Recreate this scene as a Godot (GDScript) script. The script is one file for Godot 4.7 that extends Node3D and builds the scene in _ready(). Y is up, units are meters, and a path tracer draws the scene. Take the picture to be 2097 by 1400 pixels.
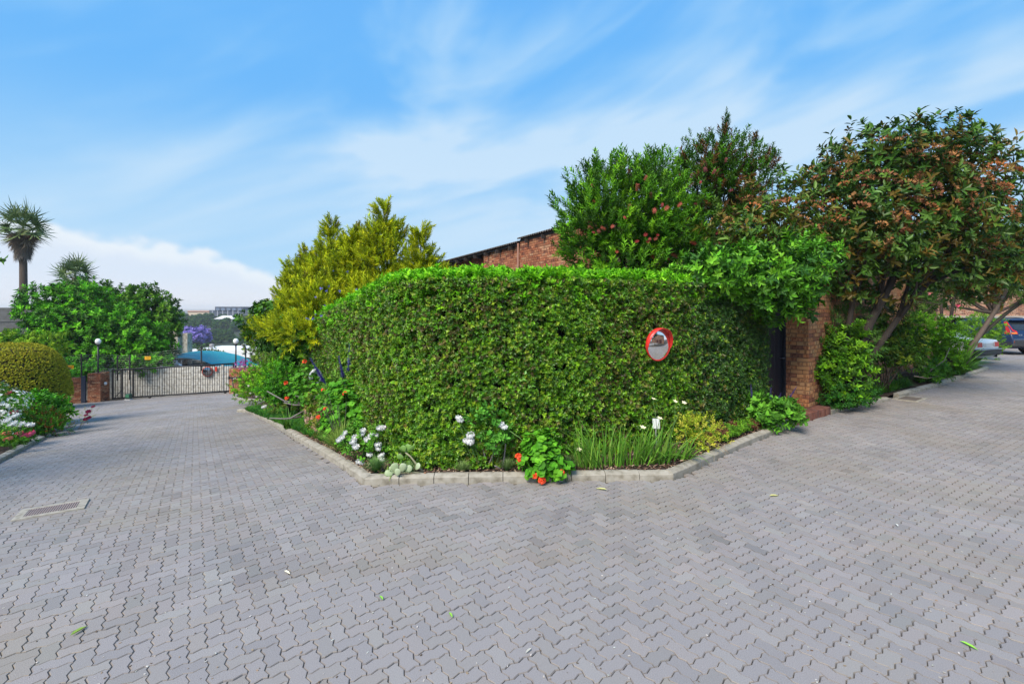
extends Node3D
# A paved estate driveway round a planted island with a creeper-covered garden wall. Units are metres, y up.

const KERB_FOOT := Vector2(-1.8, -5.95)
const DOWN := Vector2(-0.539, -0.842)     # plan direction of the sloping drive
const ACROSS := Vector2(0.842, -0.539)
const EXPOSURE := 3.4
const LEAF_GREEN := [Color(0.05, 0.14, 0.02), Color(0.07, 0.19, 0.025), Color(0.1, 0.25, 0.03), Color(0.035, 0.1, 0.018)]

var rng := RandomNumberGenerator.new()
var wob := FastNoiseLite.new()
var mats := {}
var used := {}
var textures := {}


# ---------------------------------------------------------------- shape builder
class Shape:
	var st := SurfaceTool.new()
	var count := 0
	var flat := false

	func _init() -> void:
		st.begin(Mesh.PRIMITIVE_TRIANGLES)

	func tri(a: Vector3, b: Vector3, c: Vector3, col := Color.WHITE) -> void:
		st.set_color(col)
		st.add_vertex(a)
		st.add_vertex(b)
		st.add_vertex(c)
		count += 1

	func quad(a: Vector3, b: Vector3, c: Vector3, d: Vector3, col := Color.WHITE) -> void:
		tri(a, b, c, col)
		tri(a, c, d, col)

	func soft(on: bool) -> void:
		st.set_smooth_group(0 if on else -1)

	# a box with chamfered edges; skip is a list of faces (axis * 2 + (1 if positive)) left out
	func box(at: Vector3, size: Vector3, bev := 0.0, col := Color.WHITE, turn := Basis()) -> void:
		soft(false)
		var h := size * 0.5
		if bev <= 0.0:
			var p := []
			for i in 8:
				p.append(at + turn * Vector3(h.x if i & 1 else -h.x, h.y if i & 2 else -h.y, h.z if i & 4 else -h.z))
			quad(p[0], p[1], p[3], p[2], col)
			quad(p[5], p[4], p[6], p[7], col)
			quad(p[4], p[0], p[2], p[6], col)
			quad(p[1], p[5], p[7], p[3], col)
			quad(p[2], p[3], p[7], p[6], col)
			quad(p[4], p[5], p[1], p[0], col)
			return
		var q := h - Vector3(bev, bev, bev)
		var v := func(i: int, axis: int) -> Vector3:
			var s := Vector3(1.0 if i & 1 else -1.0, 1.0 if i & 2 else -1.0, 1.0 if i & 4 else -1.0)
			var e := Vector3(s.x * q.x, s.y * q.y, s.z * q.z)
			e[axis] = s[axis] * h[axis]
			return at + turn * e
		for axis in 3:
			var b := 1 << ((axis + 1) % 3)
			var c := 1 << ((axis + 2) % 3)
			for side in 2:
				var o := (1 << axis) if side else 0
				if side:
					quad(v.call(o, axis), v.call(o | c, axis), v.call(o | b | c, axis), v.call(o | b, axis), col)
				else:
					quad(v.call(o, axis), v.call(o | b, axis), v.call(o | b | c, axis), v.call(o | c, axis), col)
		for axis in 3:
			var a1 := (axis + 1) % 3
			var a2 := (axis + 2) % 3
			for k in 4:
				var o := ((1 << a1) if k & 1 else 0) | ((1 << a2) if k & 2 else 0)
				var e := o | (1 << axis)
				if k == 0 or k == 3:
					quad(v.call(o, a1), v.call(o, a2), v.call(e, a2), v.call(e, a1), col)
				else:
					quad(v.call(o, a2), v.call(o, a1), v.call(e, a1), v.call(e, a2), col)
		for i in 8:
			var odd := (i & 1) + ((i >> 1) & 1) + ((i >> 2) & 1)
			if odd % 2:
				tri(v.call(i, 0), v.call(i, 2), v.call(i, 1), col)
			else:
				tri(v.call(i, 0), v.call(i, 1), v.call(i, 2), col)

	func tube(pts: Array, r0: float, r1: float, sides := 6, col := Color.WHITE, cap := true) -> void:
		soft(true)
		var rings := []
		var n := pts.size()
		var side := Vector3.ZERO
		for i in n:
			var dir: Vector3 = (pts[mini(i + 1, n - 1)] - pts[maxi(i - 1, 0)]).normalized()
			if side == Vector3.ZERO:
				side = dir.cross(Vector3.UP if absf(dir.y) < 0.9 else Vector3.RIGHT).normalized()
			side = (side - dir * side.dot(dir)).normalized()
			var up := side.cross(dir)
			var r := lerpf(r0, r1, float(i) / (n - 1))
			var ring := []
			for k in sides:
				var a := TAU * k / sides
				ring.append(pts[i] + (side * cos(a) + up * sin(a)) * r)
			rings.append(ring)
		for i in n - 1:
			for k in sides:
				var l := (k + 1) % sides
				quad(rings[i][k], rings[i + 1][k], rings[i + 1][l], rings[i][l], col)
		if cap:
			for k in range(1, sides - 1):
				tri(rings[n - 1][0], rings[n - 1][k + 1], rings[n - 1][k], col)
				tri(rings[0][0], rings[0][k], rings[0][k + 1], col)

	# profile: Vector2(radius, height) from bottom to top
	func lathe(profile: Array, sides: int, col := Color.WHITE, at := Transform3D()) -> void:
		soft(true)
		for i in profile.size() - 1:
			for k in sides:
				var a := TAU * k / sides
				var b := TAU * (k + 1) / sides
				var p0 := at * Vector3(cos(a) * profile[i].x, profile[i].y, sin(a) * profile[i].x)
				var p1 := at * Vector3(cos(b) * profile[i].x, profile[i].y, sin(b) * profile[i].x)
				var p2 := at * Vector3(cos(b) * profile[i + 1].x, profile[i + 1].y, sin(b) * profile[i + 1].x)
				var p3 := at * Vector3(cos(a) * profile[i + 1].x, profile[i + 1].y, sin(a) * profile[i + 1].x)
				if profile[i].x > 0.00001:
					tri(p0, p1, p2, col)
				if profile[i + 1].x > 0.00001:
					tri(p0, p2, p3, col)

	# flat outline (x, z) extruded from y0 to y1 with a chamfer along the top
	func slab(outline: PackedVector2Array, y0: float, y1: float, bev := 0.0, col := Color.WHITE, turn := Transform3D(), rim := Color(-1, 0, 0)) -> void:
		soft(false)
		if rim.r < 0.0:
			rim = col
		var n := outline.size()
		var mid := Vector2.ZERO
		for p in outline:
			mid += p / n
		var top := []
		for i in n:
			var a: Vector2 = outline[(i + n - 1) % n]
			var b: Vector2 = outline[i]
			var c: Vector2 = outline[(i + 1) % n]
			var t := (c - a).normalized()
			var inward := Vector2(-t.y, t.x)
			if inward.dot(mid - b) < 0.0:
				inward = -inward
			top.append(b + inward * bev)
		var ids := Geometry2D.triangulate_polygon(PackedVector2Array(top))
		for i in range(0, ids.size(), 3):
			var t0: Vector2 = top[ids[i]]
			var t1: Vector2 = top[ids[i + 1]]
			var t2: Vector2 = top[ids[i + 2]]
			if (t1 - t0).cross(t2 - t0) < 0.0:
				var s := t1
				t1 = t2
				t2 = s
			tri(turn * Vector3(t0.x, y1, t0.y), turn * Vector3(t1.x, y1, t1.y), turn * Vector3(t2.x, y1, t2.y), col)
		var ccw := not Geometry2D.is_polygon_clockwise(outline)
		for i in n:
			var j := (i + 1) % n
			var a := turn * Vector3(outline[i].x, y0, outline[i].y)
			var b := turn * Vector3(outline[j].x, y0, outline[j].y)
			var c := turn * Vector3(outline[j].x, y1 - bev, outline[j].y)
			var d := turn * Vector3(outline[i].x, y1 - bev, outline[i].y)
			var e := turn * Vector3(top[j].x, y1, top[j].y)
			var f := turn * Vector3(top[i].x, y1, top[i].y)
			if ccw:
				quad(a, d, c, b, col)
				if bev > 0.0:
					quad(d, f, e, c, rim)
			else:
				quad(a, b, c, d, col)
				if bev > 0.0:
					quad(d, c, e, f, rim)

	# a pointed leaf of four faces, folded along the midrib; dir is its growth, up its upper side
	func leaf(at: Vector3, dir: Vector3, up: Vector3, length: float, width: float, droop := 0.15, fold := 0.25, col := Color.WHITE, belly := 0.42) -> void:
		var d := dir.normalized()
		var s := d.cross(up).normalized()
		var u := s.cross(d)
		var mid := at + d * length * belly - u * width * fold * 0.5
		var lft := at + d * length * belly + s * width * 0.5 + u * width * fold * 0.5
		var rgt := at + d * length * belly - s * width * 0.5 + u * width * fold * 0.5
		var tip := at + d * length - u * length * droop
		tri(at, lft, mid, col)
		tri(at, mid, rgt, col)
		tri(lft, tip, mid, col)
		tri(mid, tip, rgt, col)

	# an oval leaf of eight faces
	func oval(at: Vector3, dir: Vector3, up: Vector3, length: float, width: float, droop := 0.12, fold := 0.2, col := Color.WHITE) -> void:
		var d := dir.normalized()
		var s := d.cross(up).normalized()
		var u := s.cross(d)
		var f := u * width * fold * 0.5
		var m1 := at + d * length * 0.28 - f
		var m2 := at + d * length * 0.7 - f - u * length * droop * 0.4
		var tip := at + d * length - u * length * droop
		for k in [1.0, -1.0]:
			var a: Vector3 = at + d * length * 0.25 + s * width * 0.42 * k + f
			var b: Vector3 = at + d * length * 0.66 + s * width * 0.46 * k + f - u * length * droop * 0.35
			tri(at, a, m1, col)
			tri(a, b, m2, col)
			tri(a, m2, m1, col)
			tri(b, tip, m2, col)

	# a narrow blade that arches over
	func blade(at: Vector3, dir: Vector3, side: Vector3, length: float, width: float, arch: float, col := Color.WHITE, segs := 4) -> void:
		var pos := at
		var d := dir.normalized()
		var s := side.normalized()
		var step := length / segs
		for i in segs:
			var w0 := width * 0.5 * (1.0 - pow(float(i) / segs, 2.0)) * (0.7 if i == 0 else 1.0)
			var w1 := width * 0.5 * (1.0 - pow(float(i + 1) / segs, 2.0))
			var nxt := pos + d * step
			var c := col.lightened(0.06 * i)
			if i == segs - 1:
				tri(pos - s * w0, pos + s * w0, nxt, c)
			else:
				quad(pos - s * w0, pos + s * w0, nxt + s * w1, nxt - s * w1, c)
			pos = nxt
			d = (d + Vector3.DOWN * arch / segs).normalized()

	func done(normals := true) -> ArrayMesh:
		if normals:
			st.generate_normals()
		return st.commit()


# many copies of a few meshes, written straight into MultiMesh buffers
class Copies3D:
	var bufs := []
	var meshes := []

	func _init(list: Array) -> void:
		meshes = list
		for m in list:
			bufs.append(PackedFloat32Array())

	func add(k: int, b: Basis, o: Vector3, c: Color) -> void:
		bufs[k].append_array(PackedFloat32Array([b.x.x, b.y.x, b.z.x, o.x, b.x.y, b.y.y, b.z.y, o.y, b.x.z, b.y.z, b.z.z, o.z, c.r, c.g, c.b, 1.0]))

	func done(called: String, material: Material, parent: Node3D, kind := "stuff") -> void:
		for k in meshes.size():
			if bufs[k].is_empty():
				continue
			var mm := MultiMesh.new()
			mm.transform_format = MultiMesh.TRANSFORM_3D
			mm.use_colors = true
			mm.mesh = meshes[k]
			mm.instance_count = bufs[k].size() / 16
			mm.buffer = bufs[k]
			var o := MultiMeshInstance3D.new()
			o.multimesh = mm
			o.material_override = material
			o.name = called if k == 0 else "%s_%03d" % [called, k]
			parent.add_child(o, true)
			o.set_meta("kind", kind)


# ---------------------------------------------------------------- naming and materials
func numbered(called: String) -> String:
	if not used.has(called):
		used[called] = 0
		return called
	used[called] += 1
	return "%s_%03d" % [called, used[called]]


func thing(called: String, label: String, category: String, at := Vector3.ZERO, group := "", turn := 0.0) -> Node3D:
	var o := Node3D.new()
	o.name = numbered(called)
	add_child(o, true)
	o.position = at
	o.rotation.y = turn
	o.set_meta("label", label)
	o.set_meta("category", category)
	if group:
		o.set_meta("group", group)
	return o


func part(called: String, mesh: Mesh, material: Material, parent: Node, at := Vector3.ZERO, basis := Basis()) -> MeshInstance3D:
	var o := MeshInstance3D.new()
	o.mesh = mesh
	o.material_override = material
	var n := 0
	var final := called
	while parent.has_node(NodePath(final)):
		n += 1
		final = "%s_%03d" % [called, n]
	o.name = final
	o.transform = Transform3D(basis, at)
	parent.add_child(o, true)
	return o


# like part(), for hundreds of alike pieces: the caller gives the number
func piece(called: String, n: int, mesh: Mesh, material: Material, parent: Node, t: Transform3D) -> void:
	var o := MeshInstance3D.new()
	o.mesh = mesh
	o.material_override = material
	o.name = called if n == 0 else "%s_%03d" % [called, n]
	o.transform = t
	parent.add_child(o, true)


func structure(called: String, label: String, mesh: Mesh = null, material: Material = null) -> Node3D:
	var o: Node3D
	if mesh:
		o = MeshInstance3D.new()
		o.mesh = mesh
		o.material_override = material
	else:
		o = Node3D.new()
	o.name = numbered(called)
	add_child(o, true)
	o.set_meta("label", label)
	o.set_meta("kind", "structure")
	return o


func mat(c: Color, rough := 0.8, metal := 0.0, tex := "", scale := 1.0, bump := 0.0) -> StandardMaterial3D:
	var key := "%s/%s/%s/%s/%s/%s" % [c, rough, metal, tex, scale, bump]
	if mats.has(key):
		return mats[key]
	var m := StandardMaterial3D.new()
	m.albedo_color = c.linear_to_srgb()
	m.roughness = rough
	m.metallic = metal
	if tex:
		m.albedo_texture = textures[tex]
		m.uv1_triplanar = true
		m.uv1_world_triplanar = true
		m.uv1_scale = Vector3.ONE * scale
		if bump > 0.0:
			m.heightmap_enabled = true
			m.heightmap_texture = textures[tex]
			m.heightmap_scale = bump
	mats[key] = m
	return m


func tinted(rough := 0.6, back := 0.0, tex := "", scale := 1.0, bump := 0.0) -> StandardMaterial3D:
	var key := "tint/%s/%s/%s/%s/%s" % [rough, back, tex, scale, bump]
	if mats.has(key):
		return mats[key]
	var m: StandardMaterial3D = mat(Color.WHITE, rough, 0.0, tex, scale, bump).duplicate()
	m.vertex_color_use_as_albedo = true
	if back > 0.0:
		m.backlight_enabled = true
		m.backlight = Color(back, back, back)
	mats[key] = m
	return m


# leaves: a little light comes through, and their wax shines less than paint
func leafy(rough := 0.6, back := 0.3) -> StandardMaterial3D:
	var key := "leaf/%s/%s" % [rough, back]
	if mats.has(key):
		return mats[key]
	var m: StandardMaterial3D = tinted(minf(rough + 0.08, 0.9), back + 0.1).duplicate()
	m.albedo_color = Color(1.38, 1.5, 0.55).linear_to_srgb()
	m.metallic_specular = 0.32
	mats[key] = m
	return m


func noise_texture(called: String, freq: float, lo: Color, mid: Color, hi: Color, kind := FastNoiseLite.TYPE_SIMPLEX_SMOOTH, octaves := 4, size := 512) -> void:
	var n := FastNoiseLite.new()
	n.noise_type = kind
	n.frequency = freq
	n.fractal_octaves = octaves
	n.seed = 11 + textures.size()
	var g := Gradient.new()
	g.offsets = PackedFloat32Array([0.0, 0.5, 1.0])
	g.colors = PackedColorArray([lo, mid, hi])
	var t := NoiseTexture2D.new()
	t.width = size
	t.height = size
	t.seamless = true
	t.noise = n
	t.color_ramp = g
	textures[called] = t


# ---------------------------------------------------------------- ground and small helpers
func soft_plus(x: float) -> float:
	return x if x > 12.0 else log(1.0 + exp(2.0 * x)) / 2.0


func ground_at(x: float, z: float) -> float:
	var p := Vector2(x, z) - KERB_FOOT
	var s := p.dot(DOWN) - 0.3
	var w := p.dot(ACROSS)
	var near := minf(soft_plus(s), 33.0)
	var h := -0.105 * near * (1.0 - smoothstep(6.0, 13.0, w) * (1.0 - smoothstep(40.0, 90.0, s)))
	h -= 17.0 * smoothstep(52.0, 170.0, s)
	h += 14.5 * smoothstep(190.0, 520.0, s)
	return h


func on_ground(x: float, z: float, up := 0.0) -> Vector3:
	return Vector3(x, ground_at(x, z) + up, z)


func rand_dir() -> Vector3:
	var y := rng.randf_range(-1.0, 1.0)
	var a := rng.randf() * TAU
	var r := sqrt(1.0 - y * y)
	return Vector3(cos(a) * r, y, sin(a) * r)


func aimed(y: Vector3, spin: float, scale: float) -> Basis:
	var n := y.normalized()
	var x := n.cross(Vector3(0.31, 0.17, 0.93)).normalized()
	var z := x.cross(n)
	return Basis(x, n, z).rotated(n, spin) * Basis().scaled(Vector3.ONE * scale)


func vary(c: Color, amount := 0.2) -> Color:
	var k := 1.0 + rng.randf_range(-amount, amount)
	return Color(c.r * k * (1.0 + rng.randf_range(-amount, amount) * 0.4), c.g * k, c.b * k)


func pick(pal: Array) -> Color:
	return pal[rng.randi() % pal.size()]


# a sprig grows along +y from the origin; its leaves have a tone of their own
func sprig(n: int, leaf_len: float, leaf_wid: float, stem: float, spread: float, oval := false, droop := 0.15, tone := 0.25) -> ArrayMesh:
	var s := Shape.new()
	for i in n:
		var a := i * 2.4 + rng.randf() * 0.6
		var h := stem * (float(i) + 0.5) / n
		var tilt := spread * rng.randf_range(0.7, 1.25) * (1.0 - 0.35 * float(i) / n)
		var dir := Vector3(cos(a) * sin(tilt), cos(tilt), sin(a) * sin(tilt))
		var up := Vector3(-cos(a) * cos(tilt), sin(tilt), -sin(a) * cos(tilt))
		var k := 1.0 + rng.randf_range(-tone, tone)
		var c := Color(k, k, k)
		var l := leaf_len * rng.randf_range(0.75, 1.15)
		if oval:
			s.oval(Vector3(0, h, 0), dir, up, l, leaf_wid, droop, 0.25, c)
		else:
			s.leaf(Vector3(0, h, 0), dir, up, l, leaf_wid, droop, 0.3, c)
	return s.done(false)


func crown(t: Node3D, called: String, blobs: Array, meshes: Array, pal: Array, material: Material, size := 1.0, up := 0.45, inner := 0.45, gap := -0.28, lump := 0.3, origin := Vector3.ZERO) -> void:
	var c := Copies3D.new(meshes)
	for b in blobs:
		var at := Vector3(b[0], b[1], b[2]) - origin
		for i in int(b[6]):
			var d := rand_dir()
			var k := lerpf(inner, 1.0, sqrt(rng.randf()))
			var q := d * 1.6 + at * 3.0
			var rr := 1.0 + lump * wob.get_noise_3d(q.x * 60.0, q.y * 60.0, q.z * 60.0) * 1.6
			var pos := at + Vector3(d.x * b[3], d.y * b[4], d.z * b[5]) * k * rr
			if wob.get_noise_3d(pos.x * 170.0, pos.y * 170.0, pos.z * 170.0) < gap:
				continue
			var grow := Vector3(d.x / b[3], d.y / b[4], d.z / b[5]).normalized() + Vector3.UP * up + rand_dir() * 0.45
			c.add(rng.randi() % meshes.size(), aimed(grow, rng.randf() * TAU, size * rng.randf_range(0.75, 1.3)), pos, vary(pick(pal)))
	c.done(called, material, t)


func bend(a: Vector3, b: Vector3, sag: float, n := 5) -> Array:
	var pts := []
	var off := rand_dir() * a.distance_to(b) * 0.08
	for i in n:
		var k := float(i) / (n - 1)
		pts.append(a.lerp(b, k) + Vector3.UP * sag * sin(k * PI) + off * sin(k * PI))
	return pts


func limbs(t: Node3D, from: Vector3, blobs: Array, r0: float, material: Material, origin := Vector3.ZERO, sag := -0.15) -> void:
	for b in blobs:
		var s := Shape.new()
		var to := Vector3(b[0], b[1] + b[4] * 0.3, b[2]) - origin
		var pts := bend(from, to, sag)
		s.tube(pts, r0, r0 * 0.3, 6)
		for i in 4:
			var d := rand_dir()
			var at: Vector3 = pts[2 + i % 3]
			s.tube(bend(at, to + Vector3(d.x * b[3], d.y * b[4], d.z * b[5]) * 0.75, 0.02, 4), r0 * 0.35, r0 * 0.1, 4)
		part("limb", s.done(), material, t)


# ---------------------------------------------------------------- sky
func sky_panorama() -> ImageTexture:
	var w := 1800
	var h := 900
	var fb := FastNoiseLite.new()
	fb.noise_type = FastNoiseLite.TYPE_SIMPLEX_SMOOTH
	fb.fractal_octaves = 5
	fb.frequency = 1.0
	fb.seed = 5
	var big := FastNoiseLite.new()
	big.noise_type = FastNoiseLite.TYPE_SIMPLEX_SMOOTH
	big.fractal_octaves = 2
	big.frequency = 1.0
	big.seed = 23
	var data := PackedFloat32Array()
	data.resize(w * h * 3)
	for j in h / 2:
		var el := PI * (0.5 - (j + 0.5) / h)
		var deg := rad_to_deg(el)
		var base := Color(0.7, 0.86, 0.985).lerp(Color(0.44, 0.73, 0.985), smoothstep(5.0, 24.0, deg)).lerp(Color(0.33, 0.62, 0.95), smoothstep(24.0, 60.0, deg))
		for i in w:
			var az := TAU * (i + 0.5) / w
			az = az - TAU if az > PI else az
			# high cirrus drawn out in long gently rising streaks
			var v := (deg - 9.0 * sin(az)) / (10.0 + deg * 0.45)
			var warp := big.get_noise_3d(sin(az) * 1.3, v * 1.1 + 7.0, cos(az) * 1.3) * 0.55
			var streak := fb.get_noise_3d(sin(az) * 1.1 + warp * 0.5, v * 3.2 + warp, cos(az) * 1.1)
			var veil := big.get_noise_3d(sin(az) * 1.0 + 3.0, v * 1.2, cos(az) * 1.0)
			var fine := fb.get_noise_3d(sin(az) * 4.0 + warp * 2.0, v * 9.0 + streak, cos(az) * 4.0)
			var cover := smoothstep(-0.3, 0.6, streak * 0.8 + veil * 0.45 + fine * 0.34 + 0.03)
			# the broad bright bank of cirrus at middle height
			var mid := exp(-pow((deg - 16.0 - 2.0 * sin(az * 2.0 + 0.3)) / 5.0, 2.0)) * (0.55 + 0.45 * cos(az * 3.0 - 0.1))
			cover = clampf(cover * 0.72 + mid * (0.62 + 0.7 * streak), 0.0, 1.0)
			var c := base.lerp(Color(0.84, 0.92, 0.99), cover * 0.82)
			# low lilac-white bank over the horizon with a torn upper edge
			var edge := 4.2 + 3.2 * cos((az + 0.8) * 5.0) + 1.1 * fb.get_noise_2d(az * 5.0, deg * 0.14) + 0.7 * fb.get_noise_2d(az * 16.0 + 9.0, deg * 0.4)
			var low := smoothstep(edge + 0.35, edge - 0.5, deg)
			var rim := low * smoothstep(edge - 2.2, edge - 0.3, deg)
			c = c.lerp(Color(0.895, 0.93, 0.985).lerp(Color(0.955, 0.975, 0.995), rim), low * 0.86)
			c = c.lerp(Color(0.94, 0.945, 0.97), smoothstep(4.0, 0.0, deg) * 0.8)
			var l := c.srgb_to_linear() / EXPOSURE
			var k := (j * w + i) * 3
			data[k] = l.r
			data[k + 1] = l.g
			data[k + 2] = l.b
	var l := Color(0.55, 0.55, 0.55).srgb_to_linear() / EXPOSURE
	for k in range((h / 2) * w * 3, w * h * 3, 3):
		data[k] = l.r
		data[k + 1] = l.g
		data[k + 2] = l.b
	return ImageTexture.create_from_image(Image.create_from_data(w, h, false, Image.FORMAT_RGBF, data.to_byte_array()))


func _ready() -> void:
	rng.seed = 20
	wob.noise_type = FastNoiseLite.TYPE_SIMPLEX_SMOOTH
	wob.frequency = 0.01
	wob.fractal_octaves = 2
	wob.seed = 4

	var cam := Camera3D.new()
	cam.name = "camera"
	cam.projection = Camera3D.PROJECTION_FRUSTUM
	cam.near = 0.1
	cam.far = 2500.0
	cam.size = 0.14
	cam.frustum_offset = Vector2(0.0, -0.0065)
	cam.position = Vector3(0, 2.1, 0)
	add_child(cam)
	cam.current = true

	var env := Environment.new()
	env.background_mode = Environment.BG_SKY
	env.sky = Sky.new()
	var pano := PanoramaSkyMaterial.new()
	pano.panorama = sky_panorama()
	env.sky.sky_material = pano
	env.tonemap_mode = Environment.TONE_MAPPER_LINEAR
	env.tonemap_exposure = EXPOSURE
	env.fog_enabled = true
	env.fog_density = 0.00035
	env.fog_light_color = Color(0.92, 0.96, 1.0)
	env.sdfgi_enabled = true
	env.ssao_enabled = true
	env.ssil_enabled = true
	var we := WorldEnvironment.new()
	we.name = "world_environment"
	we.environment = env
	add_child(we)

	var sun := DirectionalLight3D.new()
	sun.name = "sun"
	sun.light_color = Color(1.0, 0.96, 0.9)
	sun.light_energy = 0.5
	sun.light_angular_distance = 32.0
	sun.shadow_enabled = true
	sun.look_at_from_position(Vector3.ZERO, -Vector3(-0.36, 0.72, 0.58), Vector3.FORWARD)
	add_child(sun)

	noise_texture("grain", 0.05, Color(0.82, 0.82, 0.82), Color(0.9, 0.9, 0.9), Color(1, 1, 1))
	noise_texture("paver", 0.12, Color(0.76, 0.76, 0.77), Color(0.88, 0.88, 0.88), Color(1, 1, 1), FastNoiseLite.TYPE_SIMPLEX, 5)
	noise_texture("aggregate", 0.2, Color(0.76, 0.76, 0.76), Color(0.88, 0.88, 0.87), Color(1.0, 1.0, 0.98), FastNoiseLite.TYPE_CELLULAR, 2)
	noise_texture("stain", 0.014, Color(0.66, 0.64, 0.6), Color(0.9, 0.89, 0.87), Color(1, 1, 1), FastNoiseLite.TYPE_SIMPLEX_SMOOTH, 5)
	noise_texture("soil", 0.09, Color(0.35, 0.32, 0.3), Color(0.75, 0.72, 0.7), Color(1, 1, 1), FastNoiseLite.TYPE_SIMPLEX, 5)
	noise_texture("bark", 0.07, Color(0.45, 0.42, 0.4), Color(0.8, 0.78, 0.76), Color(1, 1, 1), FastNoiseLite.TYPE_SIMPLEX, 4, 256)

	build_ground()
	build_paving()
	build_kerbs()
	build_beds()
	build_garden_wall()
	build_brick_wall_and_door()
	build_house()
	build_far_side()
	build_gate()
	build_yard_beyond_gate()
	build_hillside()
	build_trees()
	build_left_bed()
	build_island_plants()
	build_right_plants()
	build_cars()
	build_small_things()
	build_behind()


# ---------------------------------------------------------------- ground
func spaced(n: int, near: float, far: float) -> PackedFloat32Array:
	var out := PackedFloat32Array()
	for i in range(-n, n + 1):
		var k := absf(i) / n
		out.append(signf(i) * (near * k * n + (far - near * n) * pow(k, 4.0)))
	return out


func build_ground() -> void:
	var xs := spaced(80, 0.5, 1200.0)
	var s := Shape.new()
	s.soft(true)
	var n := xs.size()
	var pts := PackedVector3Array()
	var cols := PackedColorArray()
	for i in n:
		for j in n:
			var x := xs[i]
			var z := xs[j]
			pts.append(on_ground(x, z, -0.028))
			var far := (Vector2(x, z) - KERB_FOOT).dot(DOWN)
			cols.append(Color(0.14, 0.115, 0.09).lerp(Color(0.05, 0.075, 0.03), smoothstep(32.0, 48.0, far)))
	for i in n - 1:
		for j in n - 1:
			var a := i * n + j
			for id in [a, a + n, a + n + 1, a, a + n + 1, a + 1]:
				s.st.set_color(cols[id])
				s.st.add_vertex(pts[id])
	structure("ground", "sandy earth under the paving that slopes down to the valley", s.done(), tinted(0.95, 0.0, "soil", 0.7))


func paver_outline(gap: float, amp: float) -> PackedVector2Array:
	# two unit squares joined; every unit edge carries the same zigzag, so pavers interlock in a herringbone
	var zig := [Vector2(0.0, 0.0), Vector2(0.25, 1.0), Vector2(0.75, -1.0)]
	var raw := PackedVector2Array()
	for e in [[Vector2(-1, -0.5), Vector2(1, 0), 2], [Vector2(1, -0.5), Vector2(0, 1), 1], [Vector2(1, 0.5), Vector2(-1, 0), 2], [Vector2(-1, 0.5), Vector2(0, -1), 1]]:
		for u in int(e[2]):
			for q in zig:
				var d: Vector2 = e[1]
				var at: Vector2 = e[0] + d * (u + q.x)
				var off: Vector2 = Vector2(0, amp) * q.y if d.x != 0.0 else Vector2(-amp, 0) * q.y
				if d.x < 0.0 or d.y < 0.0:
					off = -off
				raw.append(at + off)
	var out := PackedVector2Array()
	var n := raw.size()
	for i in n:
		var a := raw[(i + n - 1) % n]
		var b := raw[i]
		var c := raw[(i + 1) % n]
		var t0 := (b - a).normalized()
		var t1 := (c - b).normalized()
		var nrm := (Vector2(-t0.y, t0.x) + Vector2(-t1.y, t1.x)).normalized()
		out.append(b + nrm * gap)
	return out


func in_bed(p: Vector2) -> bool:
	for poly in bed_outlines:
		if Geometry2D.is_point_in_polygon(p, poly):
			return true
	return false


var bed_outlines: Array[PackedVector2Array] = []
var island_kerb := PackedVector2Array([Vector2(-9.2, -16.3), Vector2(-8.85, -16.2), Vector2(-8.58, -15.9), Vector2(-5.9, -12.05), Vector2(-3.55, -8.5), Vector2(-1.8, -5.93), Vector2(2.0, -6.05), Vector2(3.1, -7.08), Vector2(4.1, -7.98), Vector2(5.12, -8.86)])
var right_kerb := PackedVector2Array([Vector2(6.5, -9.92), Vector2(7.6, -10.62), Vector2(8.75, -11.3)])
var right_kerb_far := PackedVector2Array([Vector2(9.3, -11.72), Vector2(11.6, -13.35), Vector2(14.0, -15.1), Vector2(16.2, -16.75), Vector2(17.0, -17.4)])
var left_kerb := PackedVector2Array([Vector2(-6.2, -4.6), Vector2(-9.23, -8.81), Vector2(-11.35, -11.85), Vector2(-12.6, -12.6)])
var far_bed_kerb := PackedVector2Array([Vector2(-14.6, -25.6), Vector2(-13.5, -23.7), Vector2(-12.2, -22.0), Vector2(-11.4, -21.3), Vector2(-10.2, -20.6)])


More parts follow.
